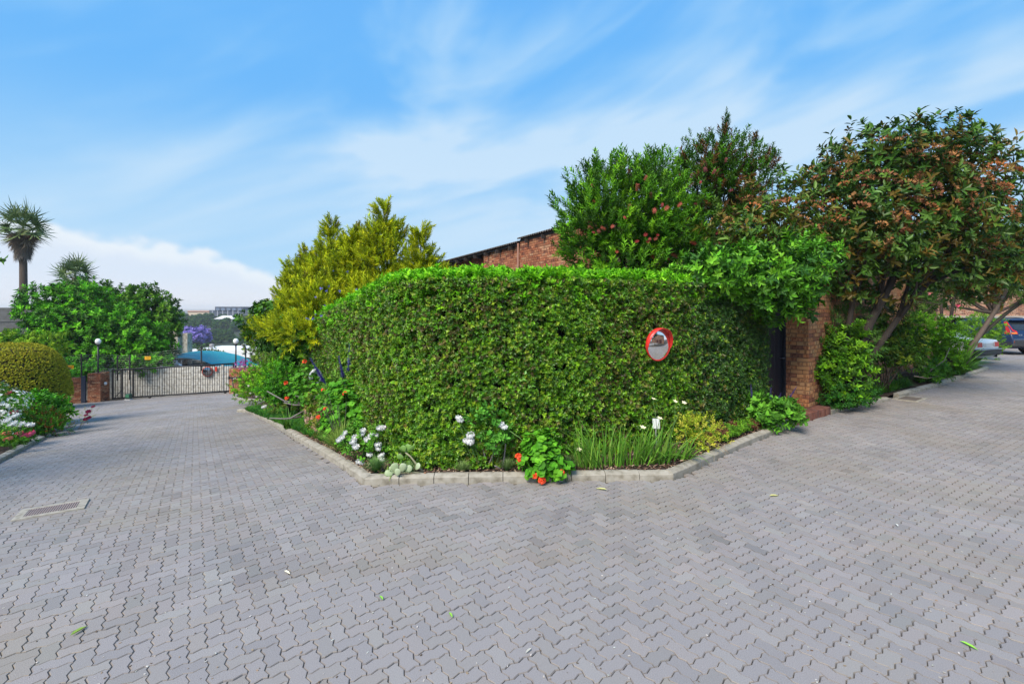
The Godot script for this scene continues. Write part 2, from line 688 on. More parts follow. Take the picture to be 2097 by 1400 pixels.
func build_paving() -> void:
	# outlines that the paving leaves free
	var isl := PackedVector2Array(island_kerb)
	isl.append_array([Vector2(6.0, -9.6), Vector2(6.5, -9.92)])
	isl.append_array(right_kerb)
	isl.append_array([Vector2(9.0, -11.8)])
	isl.append_array(right_kerb_far)
	isl.append_array([Vector2(16.0, -20.0), Vector2(10, -24), Vector2(-6, -26), Vector2(-9, -20.2)])
	bed_outlines.append(isl)
	var lft := PackedVector2Array(left_kerb)
	lft.append_array([Vector2(-16.5, -15.5), Vector2(-30, -20), Vector2(-30, 4), Vector2(-6.2, 2.0)])
	bed_outlines.append(lft)
	var fb := PackedVector2Array(far_bed_kerb)
	fb.append_array([Vector2(-8.0, -21.5), Vector2(-9.0, -27.0), Vector2(-13.0, -29.0)])
	bed_outlines.append(fb)

	var unit := 0.096
	var u := Vector2(-0.545, -0.8385)
	var v := Vector2(0.8385, -0.545)
	var outline := paver_outline(0.02, 0.09)
	for i in outline.size():
		outline[i] *= unit
	var meshes := []
	for k in 3:
		var s := Shape.new()
		s.slab(outline, -0.05, 0.0, 0.0028 + 0.0012 * k, Color.WHITE, Transform3D(), Color(0.98, 0.9, 0.78) if k == 0 else Color(0.75, 0.72, 0.68))
		meshes.append(s.done())
	var found := []
	var near := []
	for j in range(-400, 400):
		for i in range(-400, 400):
			# herringbone: cells step one along and one across
			var phase := posmod(i - j, 4)
			if phase != 0 and phase != 2:
				continue
			var along := phase == 0
			var cu := i + (1.0 if along else 0.5)
			var cv := j + (0.5 if along else 1.0)
			if not along:
				cu = i + 0.5
				cv = j
			var p := u * cu * unit + v * cv * unit + Vector2(-1.0, -5.0)
			if p.y > 4.5 or p.y < -34.0 or p.x < -27.0 or p.x > 30.0:
				continue
			if p.y > -1.2 and (p.x < -7.0 or p.x > 16.0):
				continue
			if p.y < -1.2 and (absf(p.x) > 1.22 * -p.y + 2.5):
				continue
			if in_bed(p):
				continue
			var s := (p - KERB_FOOT).dot(DOWN)
			if s > 30.9 and p.x < -5.0:
				continue
			found.append([p, along])
	var cop := Copies3D.new(meshes)
	var list := []
	for f in found:
		var p: Vector2 = f[0]
		var dist := Vector2(p.x, p.y).length()
		var shown := p.y < -2.72 and absf(p.x) < -p.y * 1.05
		list.append([dist if shown else dist + 1000.0, p, f[1]])
	list.sort_custom(func(a, b): return a[0] < b[0])
	var paving := structure("paving", "grey interlocking zigzag block paving laid in herringbone over the whole driveway")
	var tones := [Color(0.375, 0.345, 0.335), Color(0.362, 0.336, 0.33), Color(0.387, 0.35, 0.334), Color(0.338, 0.315, 0.31), Color(0.396, 0.368, 0.352)]
	var single := []
	for c in tones:
		for tex in ["paver", "aggregate"]:
			var sm: StandardMaterial3D = tinted(0.85, 0.0, tex, 2.2, 0.3).duplicate()
			sm.albedo_color = c.linear_to_srgb()
			single.append(sm)
	var field := tinted(0.85, 0.0, "paver", 2.2, 0.3)
	var worn := Copies3D.new(meshes)
	var n := 0
	for f in list:
		var p: Vector2 = f[1]
		var y := ground_at(p.x, p.y)
		var nrm := Vector3(ground_at(p.x - 0.1, p.y) - ground_at(p.x + 0.1, p.y), 0.2, ground_at(p.x, p.y - 0.1) - ground_at(p.x, p.y + 0.1)).normalized()
		nrm = (nrm + Vector3(rng.randf_range(-0.018, 0.018), 0, rng.randf_range(-0.018, 0.018))).normalized()
		var ax := u if f[2] else v
		var x := Vector3(ax.x, 0, ax.y)
		x = (x - nrm * x.dot(nrm)).normalized()
		var b := Basis(x, nrm, x.cross(nrm))
		if rng.randf() < 0.5:
			b = Basis(-x, nrm, -x.cross(nrm))
		var at := Vector3(p.x, y + rng.randf_range(-0.003, 0.002), p.y)
		var k := rng.randi() % 3
		var t := rng.randi() % 5 if rng.randf() < 0.55 else 0
		if n < 300:
			piece("paver", n, meshes[k], single[t * 2 + (1 if rng.randf() < 0.25 else 0)], paving, Transform3D(b, at))
		else:
			var patch := 1.0 + 0.1 * wob.get_noise_2d(p.x * 30.0, p.y * 30.0) + 0.1 * wob.get_noise_2d(p.x * 110.0, p.y * 110.0 + 300.0)
			var dust := clampf(0.5 + 1.1 * wob.get_noise_2d(p.x * 42.0 + 700.0, p.y * 42.0), 0.0, 1.0)
			var c: Color = tones[t]
			c = c.lerp(Color(0.36, 0.315, 0.265), 0.6 * dust * dust)
			if wob.get_noise_2d(p.x * 150.0 + 90.0, p.y * 150.0) > 0.52:
				c *= 0.86
			if rng.randf() < 0.25:
				worn.add(k, b, at, vary(c * patch, 0.08))
			else:
				cop.add(k, b, at, vary(c * patch, 0.06))
		n += 1
	cop.done("paver_field", field, paving)
	worn.done("worn_paver_field", tinted(0.85, 0.0, "aggregate", 2.2, 0.3), paving)


# ---------------------------------------------------------------- kerbs
func along_line(line: PackedVector2Array, step: float) -> Array:
	# points with directions every step metres
	var out := []
	for i in line.size() - 1:
		var a := line[i]
		var b := line[i + 1]
		var n := maxi(1, roundi(a.distance_to(b) / step))
		for k in n:
			out.append([a.lerp(b, float(k) / n), a.lerp(b, float(k + 1) / n)])
	return out


func kerb(label: String, line: PackedVector2Array, inside: float, stone: Material) -> void:
	var root := structure("kerb", label)
	var n := 0
	for seg in along_line(line, 0.43):
		var a: Vector2 = seg[0]
		var b: Vector2 = seg[1]
		var dir := (b - a).normalized()
		var into := Vector2(-dir.y, dir.x) * inside
		var s := Shape.new()
		s.soft(false)
		var len := a.distance_to(b) - 0.008
		var g0 := ground_at(a.x, a.y)
		var g1 := ground_at(b.x, b.y)
		var mid := (a + b) * 0.5
		var gm := (g0 + g1) * 0.5
		# section: outer face, sloping shoulder, flat top
		var sec := [Vector2(0.0, -0.08), Vector2(0.0, 0.066), Vector2(0.006, 0.076), Vector2(0.06, 0.096), Vector2(0.11, 0.096), Vector2(0.116, 0.086), Vector2(0.116, -0.08)]
		var ends := []
		for e in [-1.0, 1.0]:
			var ring := []
			for q in sec:
				var p: Vector2 = dir * e * (len * 0.5) + into * q.x
				ring.append(Vector3(p.x, q.y + (g1 - g0) * 0.5 * e, p.y))
			ends.append(ring)
		for k in sec.size() - 1:
			if inside > 0.0:
				s.quad(ends[0][k], ends[1][k], ends[1][k + 1], ends[0][k + 1])
			else:
				s.quad(ends[1][k], ends[0][k], ends[0][k + 1], ends[1][k + 1])
		for e in 2:
			for k in range(1, sec.size() - 1):
				if (e == 0) == (inside > 0.0):
					s.tri(ends[e][0], ends[e][k], ends[e][k + 1])
				else:
					s.tri(ends[e][0], ends[e][k + 1], ends[e][k])
		var at := Vector3(mid.x, gm + rng.randf_range(-0.009, 0.006), mid.y)
		piece("kerb_stone", n, s.done(), stone, root, Transform3D(Basis(Vector3.UP, rng.randf_range(-0.02, 0.02)) * Basis(Vector3.RIGHT, rng.randf_range(-0.02, 0.02)), at))
		n += 1


func build_kerbs() -> void:
	var stone := mat(Color(0.44, 0.41, 0.35), 0.9, 0.0, "stain", 0.9, 0.3)
	kerb("pale concrete kerb round the planted island", island_kerb, -1.0, stone)
	kerb("pale concrete kerb between brick step and drain cover", right_kerb, -1.0, stone)
	kerb("pale concrete kerb running past the drain to the parked cars", right_kerb_far, -1.0, stone)
	kerb("pale concrete kerb along the flower bed on the left", left_kerb, -1.0, stone)
	kerb("small concrete kerb round the bed by the gate pillar", far_bed_kerb, -1.0, stone)


func strip(front: PackedVector2Array, back: PackedVector2Array, rows: int, lift: float, step: float) -> ArrayMesh:
	var s := Shape.new()
	s.soft(true)
	var la := resample(front, step)
	var n := la.size()
	var lb := resample_n(back, n)
	var pts := []
	for i in n:
		for j in rows + 1:
			var p: Vector2 = la[i].lerp(lb[i], float(j) / rows)
			var bump := 0.035 * wob.get_noise_2d(p.x * 900.0, p.y * 900.0) if j > 0 else 0.0
			pts.append(on_ground(p.x, p.y, lift + bump))
	for i in n - 1:
		for j in rows:
			var a := i * (rows + 1) + j
			var b := a + rows + 1
			s.quad(pts[a], pts[b], pts[b + 1], pts[a + 1])
	return s.done()


func resample(line: PackedVector2Array, step: float) -> Array:
	var out := []
	for seg in along_line(line, step):
		out.append(seg[0])
	out.append(line[line.size() - 1])
	return out


func resample_n(line: PackedVector2Array, n: int) -> Array:
	var total := 0.0
	for i in line.size() - 1:
		total += line[i].distance_to(line[i + 1])
	var out := []
	for k in n:
		var want := total * k / (n - 1)
		var p := line[line.size() - 1]
		for i in line.size() - 1:
			var d := line[i].distance_to(line[i + 1])
			if want <= d:
				p = line[i].lerp(line[i + 1], want / d)
				break
			want -= d
		out.append(p)
	return out


func inset(line: PackedVector2Array, by: float) -> PackedVector2Array:
	var out := PackedVector2Array()
	var n := line.size()
	for i in n:
		var t := (line[mini(i + 1, n - 1)] - line[maxi(i - 1, 0)]).normalized()
		out.append(line[i] + Vector2(-t.y, t.x) * by)
	return out


func build_beds() -> void:
	var soil := mat(Color(0.13, 0.075, 0.045), 0.95, 0.0, "soil", 3.0, 2.0)
	var back := PackedVector2Array([Vector2(-9.9, -20.0), Vector2(-5.0, -12.3), Vector2(-1.4, -6.9), Vector2(-0.6, -6.75), Vector2(1.9, -7.5), Vector2(3.5, -8.6), Vector2(5.2, -9.9)])
	structure("island_soil", "brown mulched soil of the planted island below the creeper wall", strip(inset(island_kerb, -0.1), back, 8, 0.075, 0.2), soil)
	var rk := PackedVector2Array(right_kerb)
	rk.append_array(right_kerb_far)
	structure("wall_bed_soil", "brown soil bed between the brick wall and the kerb", strip(inset(rk, -0.1), PackedVector2Array([Vector2(6.0, -10.1), Vector2(9.0, -12.75), Vector2(13.5, -17.5), Vector2(17, -20.5)]), 8, 0.075, 0.25), soil)
	structure("left_bed_soil", "soil of the flower bed on the left of the drive", strip(inset(left_kerb, -0.1), PackedVector2Array([Vector2(-11, -2.0), Vector2(-14, -8.0), Vector2(-17, -14.5), Vector2(-16.5, -15.5)]), 8, 0.075, 0.3), soil)
	structure("gate_bed_soil", "soil of the small bed by the gate", strip(inset(far_bed_kerb, -0.1), PackedVector2Array([Vector2(-12.5, -26.5), Vector2(-11.2, -24.5), Vector2(-9.5, -21.5)]), 5, 0.075, 0.3), soil)
	# mulch chips on the open soil at the front
	var chip := Shape.new()
	chip.box(Vector3.ZERO, Vector3(0.03, 0.006, 0.012))
	var chip2 := Shape.new()
	chip2.box(Vector3.ZERO, Vector3(0.016, 0.008, 0.014))
	var c := Copies3D.new([chip.done(), chip2.done()])
	var pal := [Color(0.2, 0.11, 0.065), Color(0.12, 0.065, 0.04), Color(0.3, 0.19, 0.12), Color(0.07, 0.04, 0.028), Color(0.42, 0.3, 0.2)]
	var line := inset(island_kerb, -0.12)
	var a := resample_n(line, 400)
	var bk := resample_n(back, 400)
	for i in 9000:
		var k := rng.randi_range(90, 399)
		var p: Vector2 = a[k].lerp(bk[k], pow(rng.randf(), 1.3))
		p += Vector2(rng.randf_range(-0.05, 0.05), rng.randf_range(-0.03, 0.03))
		c.add(i % 2, Basis.from_euler(Vector3(rng.randf_range(-0.6, 0.6), rng.randf() * TAU, rng.randf_range(-0.6, 0.6))) * Basis().scaled(Vector3.ONE * rng.randf_range(0.5, 1.4)), on_ground(p.x, p.y, 0.085 + 0.035 * wob.get_noise_2d(p.x * 900.0, p.y * 900.0)), vary(pick(pal)))
	var t := thing("bark_mulch", "brown bark chips scattered over the island soil", "mulch")
	t.set_meta("kind", "stuff")
	c.done("bark_chips", tinted(0.95), t)


# ---------------------------------------------------------------- the creeper wall
var wall_line := PackedVector2Array([Vector2(-10.3, -20.5), Vector2(-6.0, -13.8), Vector2(-3.2, -9.4), Vector2(-1.75, -7.1), Vector2(-1.42, -6.65), Vector2(-1.05, -6.42), Vector2(-0.4, -6.42), Vector2(0.5, -6.63), Vector2(1.9, -7.28), Vector2(3.4, -8.33), Vector2(5.0, -9.72)])


func build_garden_wall() -> void:
	var t := thing("creeper_wall", "tall garden wall clothed in creeping fig, bright green along its clipped top", "hedge")
	var line := resample(wall_line, 0.16)
	var n := line.size()
	var nrm := []
	for i in n:
		var d: Vector2 = (line[mini(i + 2, n - 1)] - line[maxi(i - 2, 0)]).normalized()
		nrm.append(Vector2(-d.y, d.x))   # towards the drive
	var high := []
	for i in n:
		high.append(ground_at(line[i].x, line[i].y) + 2.57 + 0.04 * wob.get_noise_1d(i * 14.0))
	# the wall itself, a twiggy dark core
	var s := Shape.new()
	s.soft(true)
	for i in n - 1:
		var q := []
		for k in [i, i + 1]:
			var p: Vector2 = line[k]
			var b: Vector2 = p - nrm[k] * 0.34
			var g := ground_at(p.x, p.y) - 0.1
			q.append([Vector3(p.x, g, p.y), Vector3(p.x, high[k] - 0.06, p.y), Vector3(b.x, high[k] - 0.06, b.y), Vector3(b.x, g, b.y)])
		for f in 3:
			s.quad(q[0][f], q[1][f], q[1][f + 1], q[0][f + 1])
	var e: Vector2 = line[n - 1]
	var eb: Vector2 = e - nrm[n - 1] * 0.34
	s.quad(Vector3(e.x, -0.1, e.y), Vector3(e.x, high[n - 1] - 0.06, e.y), Vector3(eb.x, high[n - 1] - 0.06, eb.y), Vector3(eb.x, -0.1, eb.y))
	part("twig_core", s.done(), mat(Color(0.035, 0.028, 0.018), 0.95, 0.0, "soil", 5.0, 3.0), t)

	var small := []
	for k in 4:
		small.append(sprig(8, 0.037, 0.019, 0.04, 1.15, false, 0.2, 0.35))
	var face := Copies3D.new(small)
	var greens := [Color(0.08, 0.2, 0.014), Color(0.06, 0.16, 0.012), Color(0.115, 0.25, 0.018), Color(0.16, 0.31, 0.022), Color(0.04, 0.11, 0.012), Color(0.21, 0.3, 0.04)]
	var browns := [Color(0.105, 0.085, 0.045), Color(0.075, 0.06, 0.035), Color(0.17, 0.145, 0.08), Color(0.05, 0.04, 0.025), Color(0.11, 0.12, 0.03)]
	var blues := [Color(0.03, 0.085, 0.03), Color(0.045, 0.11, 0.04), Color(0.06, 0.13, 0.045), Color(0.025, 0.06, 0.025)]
	for i in n - 1:
		var p0: Vector2 = line[i]
		var len: float = p0.distance_to(line[i + 1])
		var far: float = p0.length()
		var dens: float = 2900.0 if far < 10.5 else 1000.0
		var count := int(len * 2.6 * dens)
		for k in count:
			var f := rng.randf()
			var p: Vector2 = p0.lerp(line[i + 1], f)
			var g := ground_at(p.x, p.y)
			var y = g + 0.08 + rng.randf() * (high[i] - g - 0.12)
			var q := Vector3(p.x, y, p.y) * 100.0
			var hollow := wob.get_noise_3d(q.x * 1.6, q.y * 1.6, q.z * 1.6)
			var fine := wob.get_noise_3d(q.x * 4.2 + 50.0, q.y * 4.2, q.z * 4.2)
			if fine < -0.34 + 0.12 * hollow and rng.randf() < 0.85:
				continue
			var out := 0.01 + 0.13 * rng.randf() + 0.08 * (hollow + 0.3) + 0.06 * fine
			var at := Vector3(p.x + nrm[i].x * out, y, p.y + nrm[i].y * out)
			var dry := 0.3 + 0.7 * wob.get_noise_3d(q.x * 0.5, q.y * 0.5 + 90.0, q.z * 0.5)
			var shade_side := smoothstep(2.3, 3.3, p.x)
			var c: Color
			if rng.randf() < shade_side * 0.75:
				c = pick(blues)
			elif rng.randf() < dry * 0.62:
				c = pick(browns)
			else:
				c = pick(greens)
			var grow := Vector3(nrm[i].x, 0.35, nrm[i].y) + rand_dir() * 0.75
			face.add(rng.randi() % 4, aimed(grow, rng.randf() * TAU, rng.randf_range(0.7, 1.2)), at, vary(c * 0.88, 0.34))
	var glossy := leafy(0.34, 0.35).duplicate()
	glossy.metallic_specular = 0.5
	face.done("creeper_leaves", glossy, t)

	# fresh growth along the top
	var fresh := []
	for k in 3:
		fresh.append(sprig(9, 0.072, 0.036, 0.09, 0.95, false, 0.2, 0.25))
	var top := Copies3D.new(fresh)
	var bright := [Color(0.13, 0.36, 0.02), Color(0.17, 0.42, 0.025), Color(0.1, 0.29, 0.02), Color(0.23, 0.47, 0.04), Color(0.08, 0.22, 0.02)]
	for i in n - 1:
		var p0: Vector2 = line[i]
		var len: float = p0.distance_to(line[i + 1])
		var dens: float = 900.0 if p0.length() < 10.5 else 420.0
		for k in int(len * 0.62 * dens):
			var p: Vector2 = p0.lerp(line[i + 1], rng.randf())
			var w := rng.randf_range(-0.42, 0.12)
			var fall := 0.0
			if w > -0.02:
				fall = pow(rng.randf(), 1.7) * (0.34 + 0.12 * wob.get_noise_1d(i * 30.0))
			var at := Vector3(p.x + nrm[i].x * w, high[i] - 0.05 + rng.randf() * 0.07 - fall, p.y + nrm[i].y * w)
			at.y += 0.05 * wob.get_noise_2d(at.x * 220.0, at.z * 220.0) + (0.05 * rng.randf() if rng.randf() < 0.1 else 0.0)
			var grow := Vector3(nrm[i].x * (0.3 + fall * 3.0), 1.0 - fall, nrm[i].y * (0.3 + fall * 3.0)) + rand_dir() * 0.5
			top.add(rng.randi() % 3, aimed(grow, rng.randf() * TAU, rng.randf_range(0.7, 1.15)), at, vary(pick(bright), 0.2))
	top.done("fresh_growth", leafy(0.42, 0.6), t)

	# long runners with larger young leaves that hang over the face
	var runner := sprig(7, 0.07, 0.04, 0.3, 1.1, false, 0.2)
	for q in [Vector3(0.05, 1.05, -6.35), Vector3(-0.05, 0.85, -6.36), Vector3(0.1, 0.95, -6.35)]:
		part("runner", runner, mat(Color(0.13, 0.33, 0.04), 0.5), t, q, aimed(Vector3(rng.randf_range(-0.8, 0.8), 0.8, 0.4), rng.randf() * 6.0, 1.0))


# ---------------------------------------------------------------- brickwork
const BRICK_TONES := [Color(0.68, 0.33, 0.14), Color(0.63, 0.27, 0.11), Color(0.7, 0.38, 0.18), Color(0.58, 0.23, 0.1), Color(0.69, 0.35, 0.15), Color(0.33, 0.13, 0.07)]
const RED_TONES := [Color(0.54, 0.19, 0.085), Color(0.47, 0.155, 0.07), Color(0.6, 0.25, 0.12), Color(0.28, 0.1, 0.055), Color(0.63, 0.33, 0.18), Color(0.52, 0.21, 0.1)]
const PINK_TONES := [Color(0.58, 0.34, 0.23), Color(0.52, 0.28, 0.18), Color(0.62, 0.4, 0.28), Color(0.46, 0.22, 0.14), Color(0.6, 0.34, 0.21), Color(0.34, 0.18, 0.13)]
var brick_meshes := []


func make_bricks() -> void:
	# flashed face bricks: darker bands burnt across the face
	for k in 5:
		var s := Shape.new()
		s.box(Vector3(0, 0, -0.004), Vector3(0.222, 0.073, 0.1), 0.004, Color(0.95, 0.95, 0.95))
		s.soft(false)
		var x := -0.106
		while x < 0.1:
			var w := rng.randf_range(0.014, 0.05)
			w = minf(w, 0.106 - x)
			if rng.randf() < 0.36 and w > 0.005:
				var d := rng.randf_range(0.35, 0.7)
				var y0 := -0.031 if rng.randf() < 0.6 else rng.randf_range(-0.02, 0.0)
				var y1 := 0.031 if rng.randf() < 0.6 else rng.randf_range(0.005, 0.02)
				s.box(Vector3(x + w * 0.5, (y0 + y1) * 0.5, 0.0455), Vector3(w, y1 - y0, 0.002), 0.0, Color(d, d * 0.85, d * 0.85))
			x += w
		brick_meshes.append(s.done())


# bricks laid on the face from a to b (plan), front normal n, between heights y0 and y1
func lay_bricks(root: Node3D, a: Vector2, b: Vector2, n: Vector2, y0: float, y1: float, tones: Array, singles: int, skip := Rect2(), shift := 0.0) -> void:
	if brick_meshes.is_empty():
		make_bricks()
	var dir := (b - a).normalized()
	var length := a.distance_to(b)
	var basis := Basis(Vector3(n.y, 0, -n.x), Vector3.UP, Vector3(n.x, 0, n.y))
	var list := []
	var rows := int((y1 - y0) / 0.083)
	for r in rows:
		var y := y0 + (r + 0.5) * 0.083
		var off := (0.116 if (r + int(shift)) % 2 else 0.0)
		var x := -off
		while x < length - 0.03:
			var x0 := maxf(x, 0.0)
			var x1 := minf(x + 0.222, length)
			if x1 - x0 > 0.05:
				var mid := (x0 + x1) * 0.5
				var p := a + dir * mid - n * 0.038
				if not skip.has_point(Vector2(mid, y)):
					list.append([Vector3(p.x, y, p.y), (x1 - x0) / 0.222])
			x += 0.232
	list.sort_custom(func(q, w): return q[0].distance_to(Vector3(0, 2.1, 0)) < w[0].distance_to(Vector3(0, 2.1, 0)))
	var c := Copies3D.new(brick_meshes)
	var made := 0
	for node in root.get_children():
		if String(node.name).begins_with("brick") and not node is MultiMeshInstance3D:
			made += 1
	for i in list.size():
		var tone: Color = tones[rng.randi() % tones.size()]
		var k := rng.randi() % 5
		var turn := basis.rotated(Vector3.UP, rng.randf_range(-0.012, 0.012)) * Basis().scaled(Vector3(list[i][1], 1.0, 1.0))
		var at: Vector3 = list[i][0] + basis.z * rng.randf_range(-0.002, 0.002)
		if i < singles:
			var key := "brick%d%s" % [rng.randi() % 2, tone]
			if not mats.has(key):
				var m := tinted(0.85, 0.0, "grain", 3.0).duplicate()
				m.albedo_color = (tone * rng.randf_range(0.85, 1.15)).linear_to_srgb()
				mats[key] = m
			piece("brick", made, brick_meshes[k], mats[key], root, Transform3D(turn, at))
			made += 1
		else:
			c.add(k, turn, at, vary(tone, 0.15))
	c.done("brick_courses", tinted(0.85, 0.0, "grain", 3.0), root)


# a solid mortar body, plan polygon from y0 to y1
func mortar(root: Node3D, poly: PackedVector2Array, y0: float, y1: float, tone := Color(0.2, 0.15, 0.12)) -> void:
	var s := Shape.new()
	s.slab(poly, y0, y1)
	part("mortar", s.done(), mat(tone, 0.95, 0.0, "grain", 4.0), root)


func rect_plan(a: Vector2, b: Vector2, back: Vector2) -> PackedVector2Array:
	return PackedVector2Array([a, b, b + back, a + back])


func build_brick_wall_and_door() -> void:
	var corner := Vector2(6.02, -9.9)
	var e := Vector2(0.75, -0.661)
	var n := Vector2(0.661, 0.75)
	var w := thing("brick_garden_wall", "orange flashed brick garden wall with its square end beside the dark door", "wall")
	var far := corner + e * 15.0
	mortar(w, rect_plan(corner - n * 0.009 + e * 0.009, far - n * 0.009, -n * 0.42), -0.2, 2.95)
	lay_bricks(w, corner - n * 0.45, corner, -e, 0.13, 2.97, BRICK_TONES, 90, Rect2(), 1.0)
	lay_bricks(w, corner, far, n, 0.13, 2.97, BRICK_TONES, 210)
	# coping course of bricks on edge
	var s := Shape.new()
	for k in int(15.0 / 0.083):
		var p := corner + e * (0.05 + k * 0.083) - n * 0.22
		s.box(Vector3(p.x, 3.02, p.y), Vector3(0.073, 0.09, 0.46), 0.004, vary(Color(0.3, 0.13, 0.06), 0.3), Basis(Vector3(e.x, 0, e.y), Vector3.UP, Vector3(n.x, 0, n.y)))
	part("coping", s.done(), tinted(0.85), w).set_meta("kind", "stuff")

	# the dark door between wall end and creeper
	var d := thing("garden_door", "dark blue-black painted timber door between creeper wall and brick wall end", "door", Vector3(5.02, 0.12, -9.98))
	var hinge := Vector2(5.73, -10.27)
	var la := Vector2(4.9, -9.72)
	var dir := (hinge - la).normalized()
	var dn := Vector2(-dir.y, dir.x)
	var black := mat(Color(0.012, 0.014, 0.024), 0.55, 0.0, "grain", 6.0)
	var o := Vector2(5.02, -9.98)
	var db := Basis(Vector3(dir.x, 0, dir.y), Vector3.UP, Vector3(dn.x, 0, dn.y))
	var bk := Shape.new()
	bk.box(Vector3.ZERO, Vector3(1.05, 2.1, 0.03), 0.0)
	var mid := (la + hinge) * 0.5 - o - dn * 0.07
	part("backing_board", bk.done(), black, d, Vector3(mid.x, 1.07, mid.y), db)
	for k in 6:
		var b := Shape.new()
		b.box(Vector3.ZERO, Vector3(0.158, 2.1, 0.03), 0.006)
		var p := la + dir * (0.1 + 0.163 * k) - o - dn * 0.04
		part("plank", b.done(), black, d, Vector3(p.x, 1.07, p.y), db)
	var fr := Shape.new()
	fr.box(Vector3(0, 1.1, 0), Vector3(0.07, 2.2, 0.09), 0.006, Color.WHITE, db)
	part("frame", fr.done(), black, d, Vector3(hinge.x - o.x - 0.02, 0, hinge.y - o.y + 0.02))
	var hd := Shape.new()
	hd.tube([Vector3(0, 0.98, 0.0), Vector3(0, 0.98, 0.05), Vector3(0.1, 0.98, 0.05)], 0.01, 0.01)
	part("handle", hd.done(), mat(Color(0.3, 0.3, 0.3), 0.3, 1.0), d, Vector3(hinge.x - o.x - 0.12, 0, hinge.y - o.y + 0.06))

	# brick step in front of the door
	var st := thing("brick_step", "low red brick doorstep with a header course along its edge", "step")
	var s0 := Vector2(5.12, -8.86)
	var s1 := Vector2(6.5, -9.92)
	mortar(st, PackedVector2Array([s0 + Vector2(-0.02, -0.03), s1 + Vector2(-0.02, -0.03), Vector2(6.1, -10.2), Vector2(5.0, -9.75)]), -0.1, 0.1, Color(0.16, 0.1, 0.08))
	var sd := (s1 - s0).normalized()
	var sn := Vector2(-sd.y, sd.x)
	var sb := Basis(Vector3(sd.x, 0, sd.y), Vector3.UP, Vector3(sn.x, 0, sn.y))
	var head := Shape.new()
	head.box(Vector3.ZERO, Vector3(0.106, 0.2, 0.222), 0.006)
	var hm := head.done()
	var flat := Shape.new()
	flat.box(Vector3.ZERO, Vector3(0.222, 0.05, 0.106), 0.005)
	var fm := flat.done()
	var red := [mat(Color(0.25, 0.09, 0.06), 0.9, 0.0, "stain", 1.5), mat(Color(0.2, 0.085, 0.065), 0.9, 0.0, "stain", 1.5), mat(Color(0.29, 0.12, 0.08), 0.9, 0.0, "stain", 1.5)]
	var num := 0
	for k in int(s0.distance_to(s1) / 0.113):
		var p := s0 + sd * (0.057 + k * 0.113) - sn * 0.11
		piece("brick", num, hm, red[rng.randi() % 3], st, Transform3D(sb, Vector3(p.x, 0.045 + rng.randf_range(-0.003, 0.003), p.y)))
		num += 1
	for r in 8:
		for k in 9:
			var p := s0 + sd * (0.0 + k * 0.232 + (0.116 if r % 2 else 0.0)) - sn * (0.28 + r * 0.113)
			if Geometry2D.is_point_in_polygon(p, PackedVector2Array([s0, s1, Vector2(6.1, -10.25), Vector2(4.95, -9.8)])):
				piece("brick", num, fm, red[rng.randi() % 3], st, Transform3D(sb, Vector3(p.x, 0.105 + rng.randf_range(-0.003, 0.003), p.y)))
				num += 1


